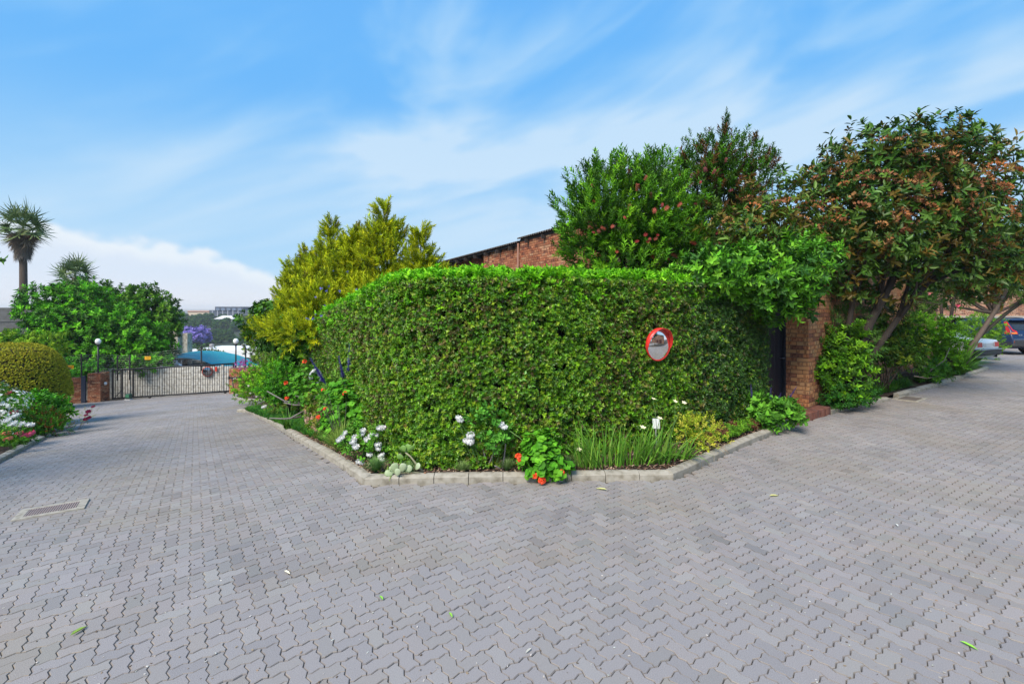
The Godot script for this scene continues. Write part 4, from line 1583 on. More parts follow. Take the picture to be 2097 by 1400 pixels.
# ---------------------------------------------------------------- the far hillside
func build_hillside() -> void:
	var leafs := [sprig(14, 0.5, 0.34, 0.5, 1.2, true), sprig(14, 0.55, 0.36, 0.4, 1.3, true)]
	var m := leafy(0.8, 0.25)
	var tones := [Color(0.03, 0.075, 0.03), Color(0.04, 0.09, 0.035), Color(0.025, 0.06, 0.03), Color(0.055, 0.1, 0.04), Color(0.045, 0.07, 0.045)]
	var protos := []
	for k in 4:
		var t := thing("hillside_tree", "dark round-headed tree on the far wooded hillside", "tree", Vector3.ZERO, "trees on the far hillside")
		var blobs := []
		for b in 6:
			var d := rand_dir()
			blobs.append([d.x * 2.6, 5.2 + d.y * 1.7, d.z * 2.6, 2.6, 2.2, 2.6, 90])
		var pal: Array = [tones[k], tones[(k + 1) % 5], tones[k] * 1.4]
		crown(t, "crown", blobs, leafs, pal, m, 1.7, 0.4, 0.6, -0.6)
		var s := Shape.new()
		s.tube([Vector3(0, -1.0, 0), Vector3(0.2, 4.5, 0)], 0.35, 0.2, 6)
		part("trunk", s.done(), mat(Color(0.06, 0.045, 0.035), 0.9), t)
		protos.append(t)
	var spots := []
	for i in 190:
		var d := 185.0 + 330.0 * pow(rng.randf(), 0.8)
		var px := rng.randf_range(-0.74, -0.44)
		spots.append(Vector3(px * d, 0, -d))
	for i in spots.size():
		var o: Node3D = protos[i] if i < 4 else protos[i % 4].duplicate()
		if i >= 4:
			o.name = numbered("hillside_tree")
			add_child(o, true)
		var sc := rng.randf_range(0.5, 0.85) * (1.0 if spots[i].z > -400.0 else 0.75)
		o.position = on_ground(spots[i].x, spots[i].z, -0.5)
		o.scale = Vector3(sc, sc * rng.randf_range(0.8, 1.15), sc)
		o.rotation.y = rng.randf() * TAU

	# jacaranda in purple flower
	var j := thing("jacaranda", "round purple flowering jacaranda tree in front of the dark hillside trees", "tree", on_ground(-149.0, -230.0))
	var jb := []
	for b in 7:
		var d := rand_dir()
		jb.append([d.x * 3.2, 8.5 + d.y * 1.6, d.z * 3.2, 3.2, 2.8, 3.2, 170])
	crown(j, "crown", jb, leafs, [Color(0.27, 0.2, 0.62), Color(0.36, 0.28, 0.7), Color(0.2, 0.15, 0.5)], tinted(0.8, 0.25), 1.5, 0.4, 0.6, -0.6)
	var js := Shape.new()
	js.tube([Vector3.ZERO, Vector3(0.4, 7, 0)], 0.4, 0.2, 6)
	part("trunk", js.done(), mat(Color(0.06, 0.045, 0.035), 0.9), j)

	# paler trees nearer the shed
	for q in [[-36.5, -88.0, 6.0, Color(0.17, 0.13, 0.05), "rusty brown-green tree behind the white shed"], [-31.0, -80.0, 6.5, Color(0.15, 0.17, 0.06), "pale olive tree behind the right end of the white shed"], [-40.5, -120.0, 8.0, Color(0.05, 0.16, 0.03), "fresh green tree rising above the rusty brown tree"]]:
		var t := thing("valley_tree", q[4], "tree", on_ground(q[0], q[1]))
		var bl := []
		var top: float = q[2]
		for b in 7:
			var d := rand_dir()
			bl.append([d.x * 3.0, top + d.y * 1.4, d.z * 2.5, 2.2, 1.8, 2.2, 150])
		var c: Color = q[3]
		crown(t, "crown", bl, leafs, [c, c * 0.7, c * 1.35], m, 0.8, 0.4, 0.5, -0.4)
		var s := Shape.new()
		s.tube([Vector3.ZERO, Vector3(0.3, top, 0)], 0.3, 0.12, 6)
		part("trunk", s.done(), mat(Color(0.09, 0.07, 0.05), 0.9), t)

	# buildings along the ridge
	var b1 := thing("ridge_house", "long cream house with red-brown roof on the ridge of the far hill", "house", on_ground(-292.0, -470.0, -1.0))
	var s := Shape.new()
	s.box(Vector3(0, 3.5, 0), Vector3(34, 7, 10))
	part("wall", s.done(), mat(Color(0.6, 0.48, 0.34), 0.85), b1)
	s = Shape.new()
	s.box(Vector3(-4, 7.8, 0), Vector3(27, 1.8, 11), 0.6)
	part("roof", s.done(), mat(Color(0.4, 0.22, 0.15), 0.85), b1)
	for k in 6:
		s = Shape.new()
		s.box(Vector3(-13 + k * 5.4, 4.0, 5.02), Vector3(2.2, 2.0, 0.1))
		part("window", s.done(), mat(Color(0.07, 0.07, 0.08), 0.2), b1)
	var b2 := thing("ridge_office", "dark modern office block with a raised centre on the ridge", "building", on_ground(-258.0, -470.0, 0.0))
	s = Shape.new()
	s.box(Vector3(0, 4.0, 0), Vector3(60, 8, 12))
	part("wall", s.done(), mat(Color(0.06, 0.07, 0.1), 0.5), b2)
	s = Shape.new()
	s.box(Vector3(-11, 9.2, 0), Vector3(27, 4.4, 12))
	part("tower", s.done(), mat(Color(0.05, 0.055, 0.08), 0.5), b2)
	for k in 12:
		s = Shape.new()
		s.box(Vector3(-27 + k * 4.9, 4.2, 6.05), Vector3(0.7, 7.0, 0.2))
		part("column", s.done(), mat(Color(0.35, 0.36, 0.4), 0.6), b2)
	for k in 5:
		s = Shape.new()
		s.box(Vector3(-22 + k * 5.2, 9.0, 6.05), Vector3(3.4, 2.2, 0.1))
		part("window", s.done(), mat(Color(0.16, 0.2, 0.28), 0.15), b2)
	var b3 := thing("hillside_house", "small white house with pale gabled roof among the hillside trees", "house", on_ground(-219.0, -375.0, 0.0))
	s = Shape.new()
	s.box(Vector3(0, 2, 0), Vector3(14, 4.5, 8))
	part("wall", s.done(), mat(Color(0.7, 0.7, 0.7), 0.85), b3)
	s = Shape.new()
	s.soft(false)
	s.quad(Vector3(-7.6, 4.2, 4.8), Vector3(7.6, 4.2, 4.8), Vector3(3.5, 6.8, 0), Vector3(-3.5, 6.8, 0))
	s.quad(Vector3(7.6, 4.2, -4.8), Vector3(-7.6, 4.2, -4.8), Vector3(-3.5, 6.8, 0), Vector3(3.5, 6.8, 0))
	s.tri(Vector3(-7.6, 4.2, -4.8), Vector3(-7.6, 4.2, 4.8), Vector3(-3.5, 6.8, 0))
	s.tri(Vector3(7.6, 4.2, 4.8), Vector3(7.6, 4.2, -4.8), Vector3(3.5, 6.8, 0))
	part("roof", s.done(), mat(Color(0.62, 0.6, 0.58), 0.8), b3)
	for k in 3:
		s = Shape.new()
		s.box(Vector3(-4 + k * 4.0, 2.4, 4.02), Vector3(1.6, 1.5, 0.1))
		part("window", s.done(), mat(Color(0.1, 0.1, 0.12), 0.2), b3)


# ---------------------------------------------------------------- trees
func trunk_part(t: Node3D, pts: Array, r0: float, r1: float, tone := Color(0.06, 0.047, 0.037), called := "trunk") -> void:
	var s := Shape.new()
	s.tube(pts, r0, r1, 9)
	part(called, s.done(), mat(tone, 0.9, 0.0, "bark", 3.0, 1.5), t)


func build_trees() -> void:
	var bark := mat(Color(0.06, 0.047, 0.038), 0.9, 0.0, "bark", 3.0, 1.0)
	var grey_bark := mat(Color(0.17, 0.14, 0.115), 0.9, 0.0, "bark", 3.0, 1.0)
	# photinia: dark leathery whorls with rusty seed heads
	var whorl := []
	for k in 4:
		whorl.append(sprig([9, 6, 8, 5][k], [0.13, 0.15, 0.1, 0.12][k], [0.05, 0.055, 0.042, 0.05][k], [0.07, 0.13, 0.1, 0.16][k], 1.1, true, 0.25, 0.3))
	var pho := [Color(0.04, 0.09, 0.03), Color(0.055, 0.12, 0.04), Color(0.028, 0.065, 0.026), Color(0.085, 0.15, 0.05), Color(0.1, 0.07, 0.03), Color(0.06, 0.11, 0.045), Color(0.12, 0.075, 0.035)]
	var o := Vector3(7.15, 0.1, -10.35)
	var p := thing("photinia_tree", "large dark leaning photinia tree with rusty flower heads beside the brick wall", "tree", o)
	var blobs := [[8.3, 5.45, -10.7, 1.25, 0.75, 1.15, 430], [9.55, 5.5, -10.9, 1.05, 0.72, 1.0, 350], [7.5, 5.1, -10.8, 0.8, 0.72, 0.9, 260], [10.35, 5.0, -11.0, 0.95, 0.95, 1.0, 330], [6.9, 4.15, -10.4, 0.85, 0.55, 0.8, 230], [8.4, 4.35, -10.4, 1.25, 0.75, 1.1, 420], [9.8, 4.0, -10.8, 1.1, 0.65, 1.0, 320], [7.35, 3.5, -10.1, 0.75, 0.5, 0.7, 170], [8.9, 4.9, -10.9, 1.3, 0.9, 1.1, 380], [8.9, 3.55, -10.6, 1.0, 0.4, 0.8, 200], [11.2, 4.2, -11.4, 0.9, 0.8, 0.9, 240], [7.9, 3.25, -10.2, 0.9, 0.4, 0.7, 170], [11.0, 3.4, -11.2, 0.9, 0.6, 0.8, 200], [6.6, 4.8, -10.6, 0.5, 0.4, 0.5, 70], [7.1, 2.75, -10.7, 0.7, 0.45, 0.5, 130], [8.3, 2.7, -10.9, 0.8, 0.45, 0.5, 150], [9.6, 3.05, -11.0, 0.9, 0.5, 0.6, 190], [10.8, 2.8, -11.4, 0.8, 0.45, 0.6, 130]]
	crown(p, "crown", blobs, whorl, pho, leafy(0.3, 0.22), 1.12, 0.5, 0.35, -0.25, 0.35, o)
	var seed := Shape.new()
	for i in 26:
		var d := rand_dir()
		d.y = absf(d.y)
		seed.leaf(d * Vector3(0.075, 0.03, 0.075), d + Vector3.UP * 0.4, Vector3(0.3, 1, 0.2), 0.035, 0.022, 0.1, 0.2, Color.WHITE * rng.randf_range(0.7, 1.25))
	var sm := seed.done(false)
	var rust := [Color(0.3, 0.12, 0.045), Color(0.38, 0.18, 0.06), Color(0.25, 0.09, 0.04), Color(0.4, 0.14, 0.04)]
	crown(p, "seed_heads", [[8.0, 4.6, -10.1, 1.7, 0.9, 1.1, 75], [7.2, 4.1, -10.0, 1.0, 0.8, 0.8, 45], [9.6, 4.5, -10.5, 1.3, 1.0, 1.0, 50], [8.8, 5.2, -10.5, 1.3, 0.6, 0.9, 18]], [sm], rust, tinted(0.85, 0.1), 1.5, 0.8, 0.85, -0.9, 0.2, o)
	trunk_part(p, [Vector3.ZERO, Vector3(0.12, 0.8, 0.0), Vector3(0.5, 1.7, -0.1), Vector3(1.05, 2.6, -0.2), Vector3(1.5, 3.6, -0.3)], 0.11, 0.06)
	trunk_part(p, [Vector3(-0.12, 0, 0.05), Vector3(-0.15, 0.9, 0.0), Vector3(0.1, 1.9, -0.1), Vector3(0.25, 2.8, -0.1), Vector3(0.3, 3.7, -0.2)], 0.07, 0.035)
	trunk_part(p, [Vector3(0.1, 0, -0.1), Vector3(0.55, 0.9, -0.2), Vector3(1.3, 1.8, -0.35), Vector3(2.1, 2.6, -0.5), Vector3(2.7, 3.5, -0.6)], 0.08, 0.035)
	limbs(p, Vector3(1.35, 3.1, -0.25), [blobs[0], blobs[4], blobs[2]], 0.045, bark, o)
	limbs(p, Vector3(0.62, 1.9, -0.12), [blobs[5], blobs[11]], 0.045, bark, o)
	limbs(p, Vector3(2.1, 2.6, -0.5), [blobs[1], blobs[6], blobs[12]], 0.04, bark, o)
	limbs(p, Vector3(1.3, 1.8, -0.35), [blobs[9], blobs[3], blobs[10]], 0.04, bark, o)
	limbs(p, Vector3(0.15, 2.2, -0.1), [blobs[7], blobs[13]], 0.035, bark, o)

	# second photinia over the door
	o = Vector3(5.4, 0.1, -11.3)
	var p2 := thing("photinia_tree", "smaller photinia with rusty seed heads above the green bush over the door", "tree", o)
	var b2 := [[4.3, 3.75, -9.6, 0.5, 0.4, 0.5, 95], [5.3, 4.2, -9.9, 0.65, 0.42, 0.6, 120], [4.9, 3.65, -9.4, 0.75, 0.42, 0.6, 150], [5.85, 3.9, -9.9, 0.6, 0.5, 0.6, 110], [4.35, 3.3, -9.2, 0.45, 0.3, 0.45, 60], [5.6, 3.3, -9.6, 0.6, 0.35, 0.5, 80], [5.5, 4.75, -10.3, 0.4, 0.28, 0.4, 24]]
	crown(p2, "crown", b2, whorl, [pho[1], pho[3], pho[4], Color(0.08, 0.13, 0.035), Color(0.1, 0.1, 0.03)], leafy(0.36, 0.22), 0.95, 0.5, 0.3, -0.22, 0.35, o)
	crown(p2, "seed_heads", [[4.9, 3.85, -9.4, 1.0, 0.55, 0.6, 42]], [sm], rust, tinted(0.85, 0.1), 1.15, 0.8, 0.85, -0.9, 0.2, o)
	trunk_part(p2, [Vector3.ZERO, Vector3(-0.1, 1.2, 0.3), Vector3(-0.3, 2.6, 0.9), Vector3(-0.4, 3.4, 1.5)], 0.08, 0.04)
	limbs(p2, Vector3(-0.25, 2.3, 0.8), b2, 0.03, bark, o)

	# light green bush hanging over the right end of the creeper wall
	o = Vector3(4.7, 0.1, -10.0)
	var lg := thing("overhanging_bush", "glossy light green bush hanging over the wall top beside the door", "bush", o)
	var fresh := []
	for k in 3:
		fresh.append(sprig(9, 0.11, 0.05, 0.16, 1.05, true, 0.2, 0.25))
	var lb := [[3.3, 2.72, -8.35, 0.5, 0.3, 0.5, 170], [3.95, 2.72, -8.6, 0.7, 0.42, 0.6, 330], [4.75, 2.75, -8.85, 0.75, 0.5, 0.6, 360], [5.4, 3.0, -9.1, 0.42, 0.5, 0.5, 190], [4.45, 2.4, -8.6, 0.75, 0.28, 0.45, 230], [5.15, 2.5, -9.0, 0.5, 0.35, 0.45, 170], [4.8, 2.2, -8.9, 0.35, 0.22, 0.35, 80]]
	crown(lg, "foliage", lb, fresh, [Color(0.08, 0.22, 0.035), Color(0.1, 0.27, 0.04), Color(0.055, 0.15, 0.03), Color(0.15, 0.33, 0.06), Color(0.03, 0.09, 0.03), Color(0.035, 0.1, 0.035)], leafy(0.36, 0.35), 1.0, 0.2, 0.35, -0.3, 0.35, o)
	limbs(lg, Vector3(0, 2.3, 0), lb, 0.025, bark, o)
	trunk_part(lg, [Vector3.ZERO, Vector3(0.1, 1.2, 0.1), Vector3(0, 2.3, 0)], 0.06, 0.04)

	# bottlebrushes
	var brush := []
	for k in 3:
		brush.append(sprig(18, 0.1, 0.03, 0.22, 0.95, false, 0.05, 0.3))
	var bb := [Color(0.06, 0.17, 0.015), Color(0.1, 0.25, 0.02), Color(0.045, 0.12, 0.015), Color(0.16, 0.33, 0.03), Color(0.035, 0.095, 0.018)]
	var red := Shape.new()
	for i in 40:
		var a := i * 2.4
		red.leaf(Vector3(0, 0.1 * i / 40.0, 0), Vector3(cos(a), 0.25, sin(a)), Vector3.UP, 0.035, 0.008, 0.0, 0.1, Color.WHITE * rng.randf_range(0.7, 1.2))
	var rm := red.done(false)
	o = Vector3(2.4, 0, -10.4)
	var t1 := thing("bottlebrush_tree", "rounded green bottlebrush tree with red flowers directly behind the creeper wall", "tree", o)
	var q1 := [[2.35, 3.95, -10.2, 1.0, 1.15, 0.95, 900], [1.65, 3.75, -10.2, 0.7, 0.95, 0.8, 480], [2.85, 4.45, -10.2, 0.6, 0.8, 0.7, 420], [3.2, 3.6, -10.2, 0.75, 0.9, 0.8, 480], [1.9, 4.45, -10.3, 0.55, 0.6, 0.6, 260], [2.3, 3.0, -10.0, 1.1, 0.6, 0.8, 460]]
	crown(t1, "crown", q1, brush, bb, leafy(0.5, 0.35), 1.0, 0.9, 0.35, -0.24, 0.5, o)
	crown(t1, "shoots", [[2.8, 5.1, -10.2, 0.25, 0.25, 0.2, 28], [2.2, 5.0, -10.2, 0.3, 0.2, 0.2, 24], [1.75, 4.95, -10.2, 0.25, 0.15, 0.2, 16], [3.35, 4.75, -10.2, 0.2, 0.2, 0.2, 18]], brush, bb, leafy(0.5, 0.35), 0.9, 2.0, 0.2, -0.9, 0.3, o)
	crown(t1, "red_flowers", [[2.55, 3.8, -10.0, 1.15, 1.1, 0.9, 110]], [rm], [Color(0.33, 0.03, 0.025), Color(0.25, 0.06, 0.03), Color(0.4, 0.08, 0.04)], tinted(0.7, 0.2), 1.1, 0.3, 0.8, -0.9, 0.3, o)
	limbs(t1, Vector3(0, 1.6, 0), q1, 0.04, bark, o)
	trunk_part(t1, [Vector3.ZERO, Vector3(0.05, 0.9, 0), Vector3(0, 1.6, 0)], 0.1, 0.07)
	o = Vector3(4.8, 0, -11.9)
	var t2 := thing("bottlebrush_tree", "taller ragged bottlebrush with a single high shoot between rounded bottlebrush and photinia", "tree", o)
	var q2 := [[4.7, 4.75, -11.3, 0.9, 1.0, 0.9, 650], [5.4, 5.0, -11.3, 0.65, 0.75, 0.7, 320], [4.35, 5.3, -11.3, 0.55, 0.6, 0.6, 260], [4.9, 5.65, -11.3, 0.5, 0.5, 0.5, 200], [4.6, 3.7, -11.2, 1.1, 0.9, 0.9, 520]]
	crown(t2, "crown", q2, brush, [bb[0], bb[2], bb[4], Color(0.06, 0.12, 0.03), Color(0.1, 0.045, 0.03)], leafy(0.5, 0.3), 1.0, 1.0, 0.3, -0.2, 0.5, o)
	crown(t2, "shoots", [[4.92, 6.25, -11.3, 0.07, 0.38, 0.07, 26], [4.55, 6.0, -11.3, 0.12, 0.2, 0.1, 12], [5.55, 5.9, -11.3, 0.2, 0.2, 0.1, 12], [5.95, 5.6, -11.3, 0.12, 0.2, 0.1, 10]], brush, [bb[2], bb[4], Color(0.09, 0.05, 0.03)], leafy(0.5, 0.3), 0.8, 3.0, 0.1, -0.9, 0.2, o)
	crown(t2, "red_flowers", [[4.6, 4.6, -11.0, 1.0, 1.0, 0.8, 60]], [rm], [Color(0.3, 0.02, 0.03), Color(0.2, 0.03, 0.03)], tinted(0.7, 0.2), 1.1, 0.3, 0.8, -0.9, 0.3, o)
	limbs(t2, Vector3(0, 2.2, 0), q2, 0.045, bark, o)
	trunk_part(t2, [Vector3.ZERO, Vector3(0.05, 1.2, 0.1), Vector3(0, 2.2, 0.2)], 0.1, 0.07)

	# golden conifers
	var feather := []
	for k in 3:
		feather.append(sprig(20, 0.13, 0.032, 0.28, 0.75, false, 0.1, 0.3))
	var gold := [Color(0.31, 0.32, 0.012), Color(0.24, 0.27, 0.012), Color(0.4, 0.4, 0.018), Color(0.15, 0.19, 0.012), Color(0.35, 0.37, 0.03)]
	for q in [[-3.15, -12.0, 4.7, 0.95, "tallest golden conifer behind the creeper wall, next to the house roof"], [-5.2, -14.0, 4.6, 0.95, "golden conifer with a thin pointed tip, left of the tallest one"], [-2.15, -11.5, 3.95, 0.75, "lower golden conifer with feathery tips nearest the brick house"], [-6.7, -15.6, 4.0, 1.1, "broad low golden conifer at the left, over the dark shrub"], [-4.3, -13.0, 3.6, 0.9, "golden conifer bulging low in the middle of the golden group"], [-4.55, -12.0, 3.0, 0.85, "golden conifer spilling over the wall top beside the clipped creeper corner"], [-4.0, -12.4, 4.15, 0.8, "golden conifer filling the gap between the two tallest golden tips"], [-5.6, -13.2, 2.9, 0.85, "golden conifer spilling over the wall just above the dark overhanging tree"]]:
		o = Vector3(q[0], ground_at(q[0], q[1]), q[1])
		var g := thing("golden_conifer", q[4], "conifer", o, "golden conifers behind the creeper wall")
		var top: float = q[2]
		var w: float = q[3]
		var bl := []
		for k in 7:
			var f := k / 6.0
			var y: float = lerpf(1.6, top - 0.45, f)
			var r := (w * pow(1.0 - f, 0.62) + 0.1) * rng.randf_range(0.82, 1.12)
			bl.append([q[0] + rng.randf_range(-0.3, 0.3) * (1.0 - f), y, q[1] + rng.randf_range(-0.25, 0.25) * (1.0 - f), r, 0.45, r, 80 + 430 * r])
		crown(g, "crown", bl, feather, gold, leafy(0.65, 0.4), 0.8, 0.8, 0.4, -0.22, 0.6, o)
		crown(g, "tips", [[q[0] + 0.05, top - 0.2, q[1], 0.1, 0.25, 0.1, 16], [q[0] + 0.4 * w, top - 0.75, q[1], 0.12, 0.2, 0.12, 10], [q[0] - 0.45 * w, top - 0.95, q[1], 0.12, 0.2, 0.12, 10]], feather, [gold[0], gold[3], Color(0.2, 0.17, 0.05)], leafy(0.65, 0.4), 0.7, 2.6, 0.1, -0.9, 0.2, o)
		trunk_part(g, [Vector3.ZERO, Vector3(0, top * 0.5, 0), Vector3(0, top - o.y - 0.3, 0)], 0.09, 0.015)

	# dark mixed shrub hanging over the far end of the creeper wall
	o = Vector3(-6.0, -1.0, -14.6)
	var dk := thing("dark_overhanging_tree", "dark green broad-leaved tree hanging over the far left end of the creeper wall", "tree", o)
	var big := []
	for k in 3:
		big.append(sprig(8, 0.12, 0.085, 0.12, 1.2, true, 0.2, 0.25))
	var db := [[-7.5, 1.75, -15.2, 0.75, 0.6, 0.7, 230], [-6.9, 1.9, -14.8, 0.7, 0.5, 0.7, 200], [-6.0, 1.4, -13.7, 0.75, 0.5, 0.6, 220], [-6.5, 1.35, -13.9, 0.7, 0.4, 0.6, 200], [-5.3, 1.65, -12.6, 0.6, 0.5, 0.6, 200], [-4.75, 1.55, -11.5, 0.45, 0.35, 0.4, 120], [-8.0, 1.5, -15.8, 0.6, 0.5, 0.6, 120], [-5.7, 1.0, -12.9, 0.5, 0.28, 0.45, 110]]
	crown(dk, "foliage", db, big, [Color(0.035, 0.1, 0.02), Color(0.05, 0.14, 0.025), Color(0.09, 0.18, 0.02), Color(0.025, 0.07, 0.025), Color(0.06, 0.16, 0.05)], leafy(0.42, 0.3), 1.0, 0.4, 0.35, -0.3, 0.35, o)
	limbs(dk, Vector3(0.3, 1.8, 0.2), db, 0.04, bark, o)
	trunk_part(dk, [Vector3.ZERO, Vector3(0.2, 0.9, 0.1), Vector3(0.3, 1.8, 0.2)], 0.1, 0.07)
	var blue := sprig(6, 0.025, 0.022, 0.02, 1.2, false, 0.0, 0.2)
	crown(dk, "blue_flowers", [[-4.0, 2.0, -10.8, 0.6, 0.7, 0.5, 26], [-3.6, 2.4, -10.6, 0.5, 0.6, 0.4, 14]], [blue], [Color(0.18, 0.2, 0.55), Color(0.14, 0.13, 0.4)], tinted(0.7), 1.5, 0.3, 0.7, -0.9, 0.3, o)

	# bright green trees left of the gate
	var round_leaf := []
	for k in 3:
		round_leaf.append(sprig(11, 0.2, 0.11, 0.22, 1.15, false, 0.2, 0.3))
	var list := [
		["spreading bright green tree behind the low brick wall, under the tall palm", Vector3(-28.2, -3.4, -32.5), [[-30.4, 2.1, -32.0, 1.6, 1.4, 1.5, 420], [-28.6, 2.6, -32.5, 1.7, 1.3, 1.5, 450], [-29.6, 0.4, -31.5, 1.8, 1.3, 1.5, 480], [-27.6, 0.9, -31.2, 1.7, 1.3, 1.5, 480], [-26.0, 0.6, -31.5, 1.3, 1.2, 1.3, 330], [-28.6, -1.0, -31.0, 1.8, 0.9, 1.3, 360], [-26.4, -0.9, -31.0, 1.4, 0.8, 1.2, 260], [-30.9, -0.9, -31.6, 1.3, 1.0, 1.2, 240]], [Color(0.06, 0.21, 0.018), Color(0.09, 0.28, 0.02), Color(0.045, 0.14, 0.018), Color(0.13, 0.35, 0.03), Color(0.028, 0.08, 0.016)]],
		["bright green tree hanging over the left end of the gate", Vector3(-24.4, -3.5, -32.0), [[-24.8, 0.9, -31.5, 1.3, 1.2, 1.2, 330], [-23.6, 0.0, -31.2, 1.3, 1.2, 1.2, 330], [-22.9, -0.9, -31.0, 1.0, 1.0, 1.0, 220], [-24.5, -0.8, -31.0, 1.4, 0.9, 1.1, 280]], [Color(0.06, 0.21, 0.018), Color(0.09, 0.28, 0.02), Color(0.045, 0.14, 0.018), Color(0.13, 0.35, 0.03), Color(0.028, 0.08, 0.016)]],
		["darker olive green tree standing back between bright trees and beige building", Vector3(-28.2, -3.8, -37.5), [[-32.0, 2.9, -37.5, 1.2, 1.2, 1.2, 260], [-30.0, 2.5, -37.5, 1.6, 1.2, 1.4, 340], [-28.4, 2.9, -37.5, 1.2, 1.0, 1.2, 280], [-27.0, 1.9, -37.5, 1.3, 1.0, 1.2, 300], [-25.9, 1.0, -37.0, 0.8, 0.8, 0.8, 150], [-28.6, 0.6, -37.0, 1.8, 1.4, 1.4, 380], [-26.9, -0.3, -37.0, 1.0, 1.0, 1.0, 220]], [Color(0.05, 0.13, 0.015), Color(0.075, 0.18, 0.02), Color(0.03, 0.09, 0.015), Color(0.11, 0.22, 0.025)]]]
	for q in list:
		o = q[1]
		var t := thing("broadleaf_tree", q[0], "tree", o)
		crown(t, "crown", q[2], round_leaf, q[3], leafy(0.5, 0.4), 1.15, 0.5, 0.5, -0.3, 0.4, o)
		limbs(t, Vector3(0, 1.6, 0), q[2], 0.1, grey_bark, o)
		trunk_part(t, [Vector3(0, -0.5, 0), Vector3(0.1, 0.8, 0), Vector3(0, 1.6, 0)], 0.24, 0.16, Color(0.15, 0.12, 0.09))
		trunk_part(t, [Vector3(0.5, -0.5, 0.1), Vector3(0.9, 1.0, 0), Vector3(1.3, 2.4, 0)], 0.16, 0.1, Color(0.15, 0.12, 0.09))
	o = Vector3(-25.8, -2.6, -25.5)
	var yb := thing("yellow_green_bush", "yellow-green bush below the grey house, behind the domed bush", "bush", o)
	var ybl := [[-26.6, -0.1, -26.0, 1.2, 0.7, 1.0, 260], [-25.0, 0.3, -26.2, 1.0, 0.7, 0.9, 240], [-27.6, 0.4, -26.6, 0.9, 0.6, 0.9, 180]]
	crown(yb, "foliage", ybl, round_leaf, [Color(0.14, 0.24, 0.02), Color(0.19, 0.3, 0.025), Color(0.08, 0.17, 0.02)], leafy(0.5, 0.4), 0.7, 0.5, 0.4, -0.3, 0.4, o)
	limbs(yb, Vector3(0, 0.6, 0), ybl, 0.04, bark, o)
	var lb2 := thing("low_wall_shrub", "low leafy shrub behind the fence wires above the low brick wall", "shrub", Vector3(-26.5, -2.2, -29.6))
	crown(lb2, "foliage", [[-27.3, -1.6, -29.6, 1.0, 0.45, 0.5, 150], [-25.6, -1.5, -29.8, 0.8, 0.5, 0.5, 130], [-26.4, -1.8, -29.5, 1.0, 0.4, 0.5, 130]], round_leaf, [Color(0.045, 0.2, 0.02), Color(0.065, 0.25, 0.025), Color(0.1, 0.3, 0.03)], leafy(0.5, 0.4), 0.7, 0.5, 0.4, -0.4, 0.4, Vector3(-26.5, -2.2, -29.6))

	build_palms()

	# tree by the drive on the left, mostly outside the picture
	o = Vector3(-10.2, 0, -4.3)
	var lt := thing("driveway_tree", "tree at the left edge of which only a twig with leaves is seen", "tree", o)
	var ltb := [[-10.6, 4.3, -4.0, 1.5, 1.1, 1.6, 480], [-10.0, 3.6, -3.0, 1.1, 0.8, 1.2, 280], [-11.3, 3.9, -4.6, 1.3, 0.9, 1.2, 320]]
	crown(lt, "crown", ltb, fresh, LEAF_GREEN, leafy(0.45, 0.35), 1.2, 0.4, 0.4, -0.3, 0.4, o)
	limbs(lt, Vector3(0, 2.0, 0), ltb, 0.06, bark, o)
	trunk_part(lt, [Vector3.ZERO, Vector3(0.05, 1.0, 0), Vector3(0, 2.0, 0)], 0.13, 0.09)
	var tw := Shape.new()
	tw.tube([Vector3(0.0, 1.9, 0.0), Vector3(1.4, 3.1, -0.2), Vector3(3.4, 3.05, -0.5), Vector3(4.8, 2.62, -0.78)], 0.045, 0.005, 5)
	part("twig", tw.done(), bark, lt)
	for k in 4:
		part("twig_leaves", fresh[k % 3], mat(Color(0.08, 0.2, 0.025), 0.5), lt, Vector3(4.5 + k * 0.07, 2.74 - k * 0.035, -0.66 - k * 0.035), aimed(Vector3(1.0, 0.2 - 0.3 * (k % 2), 0.4 - 0.4 * k), k * 1.3, 0.9))


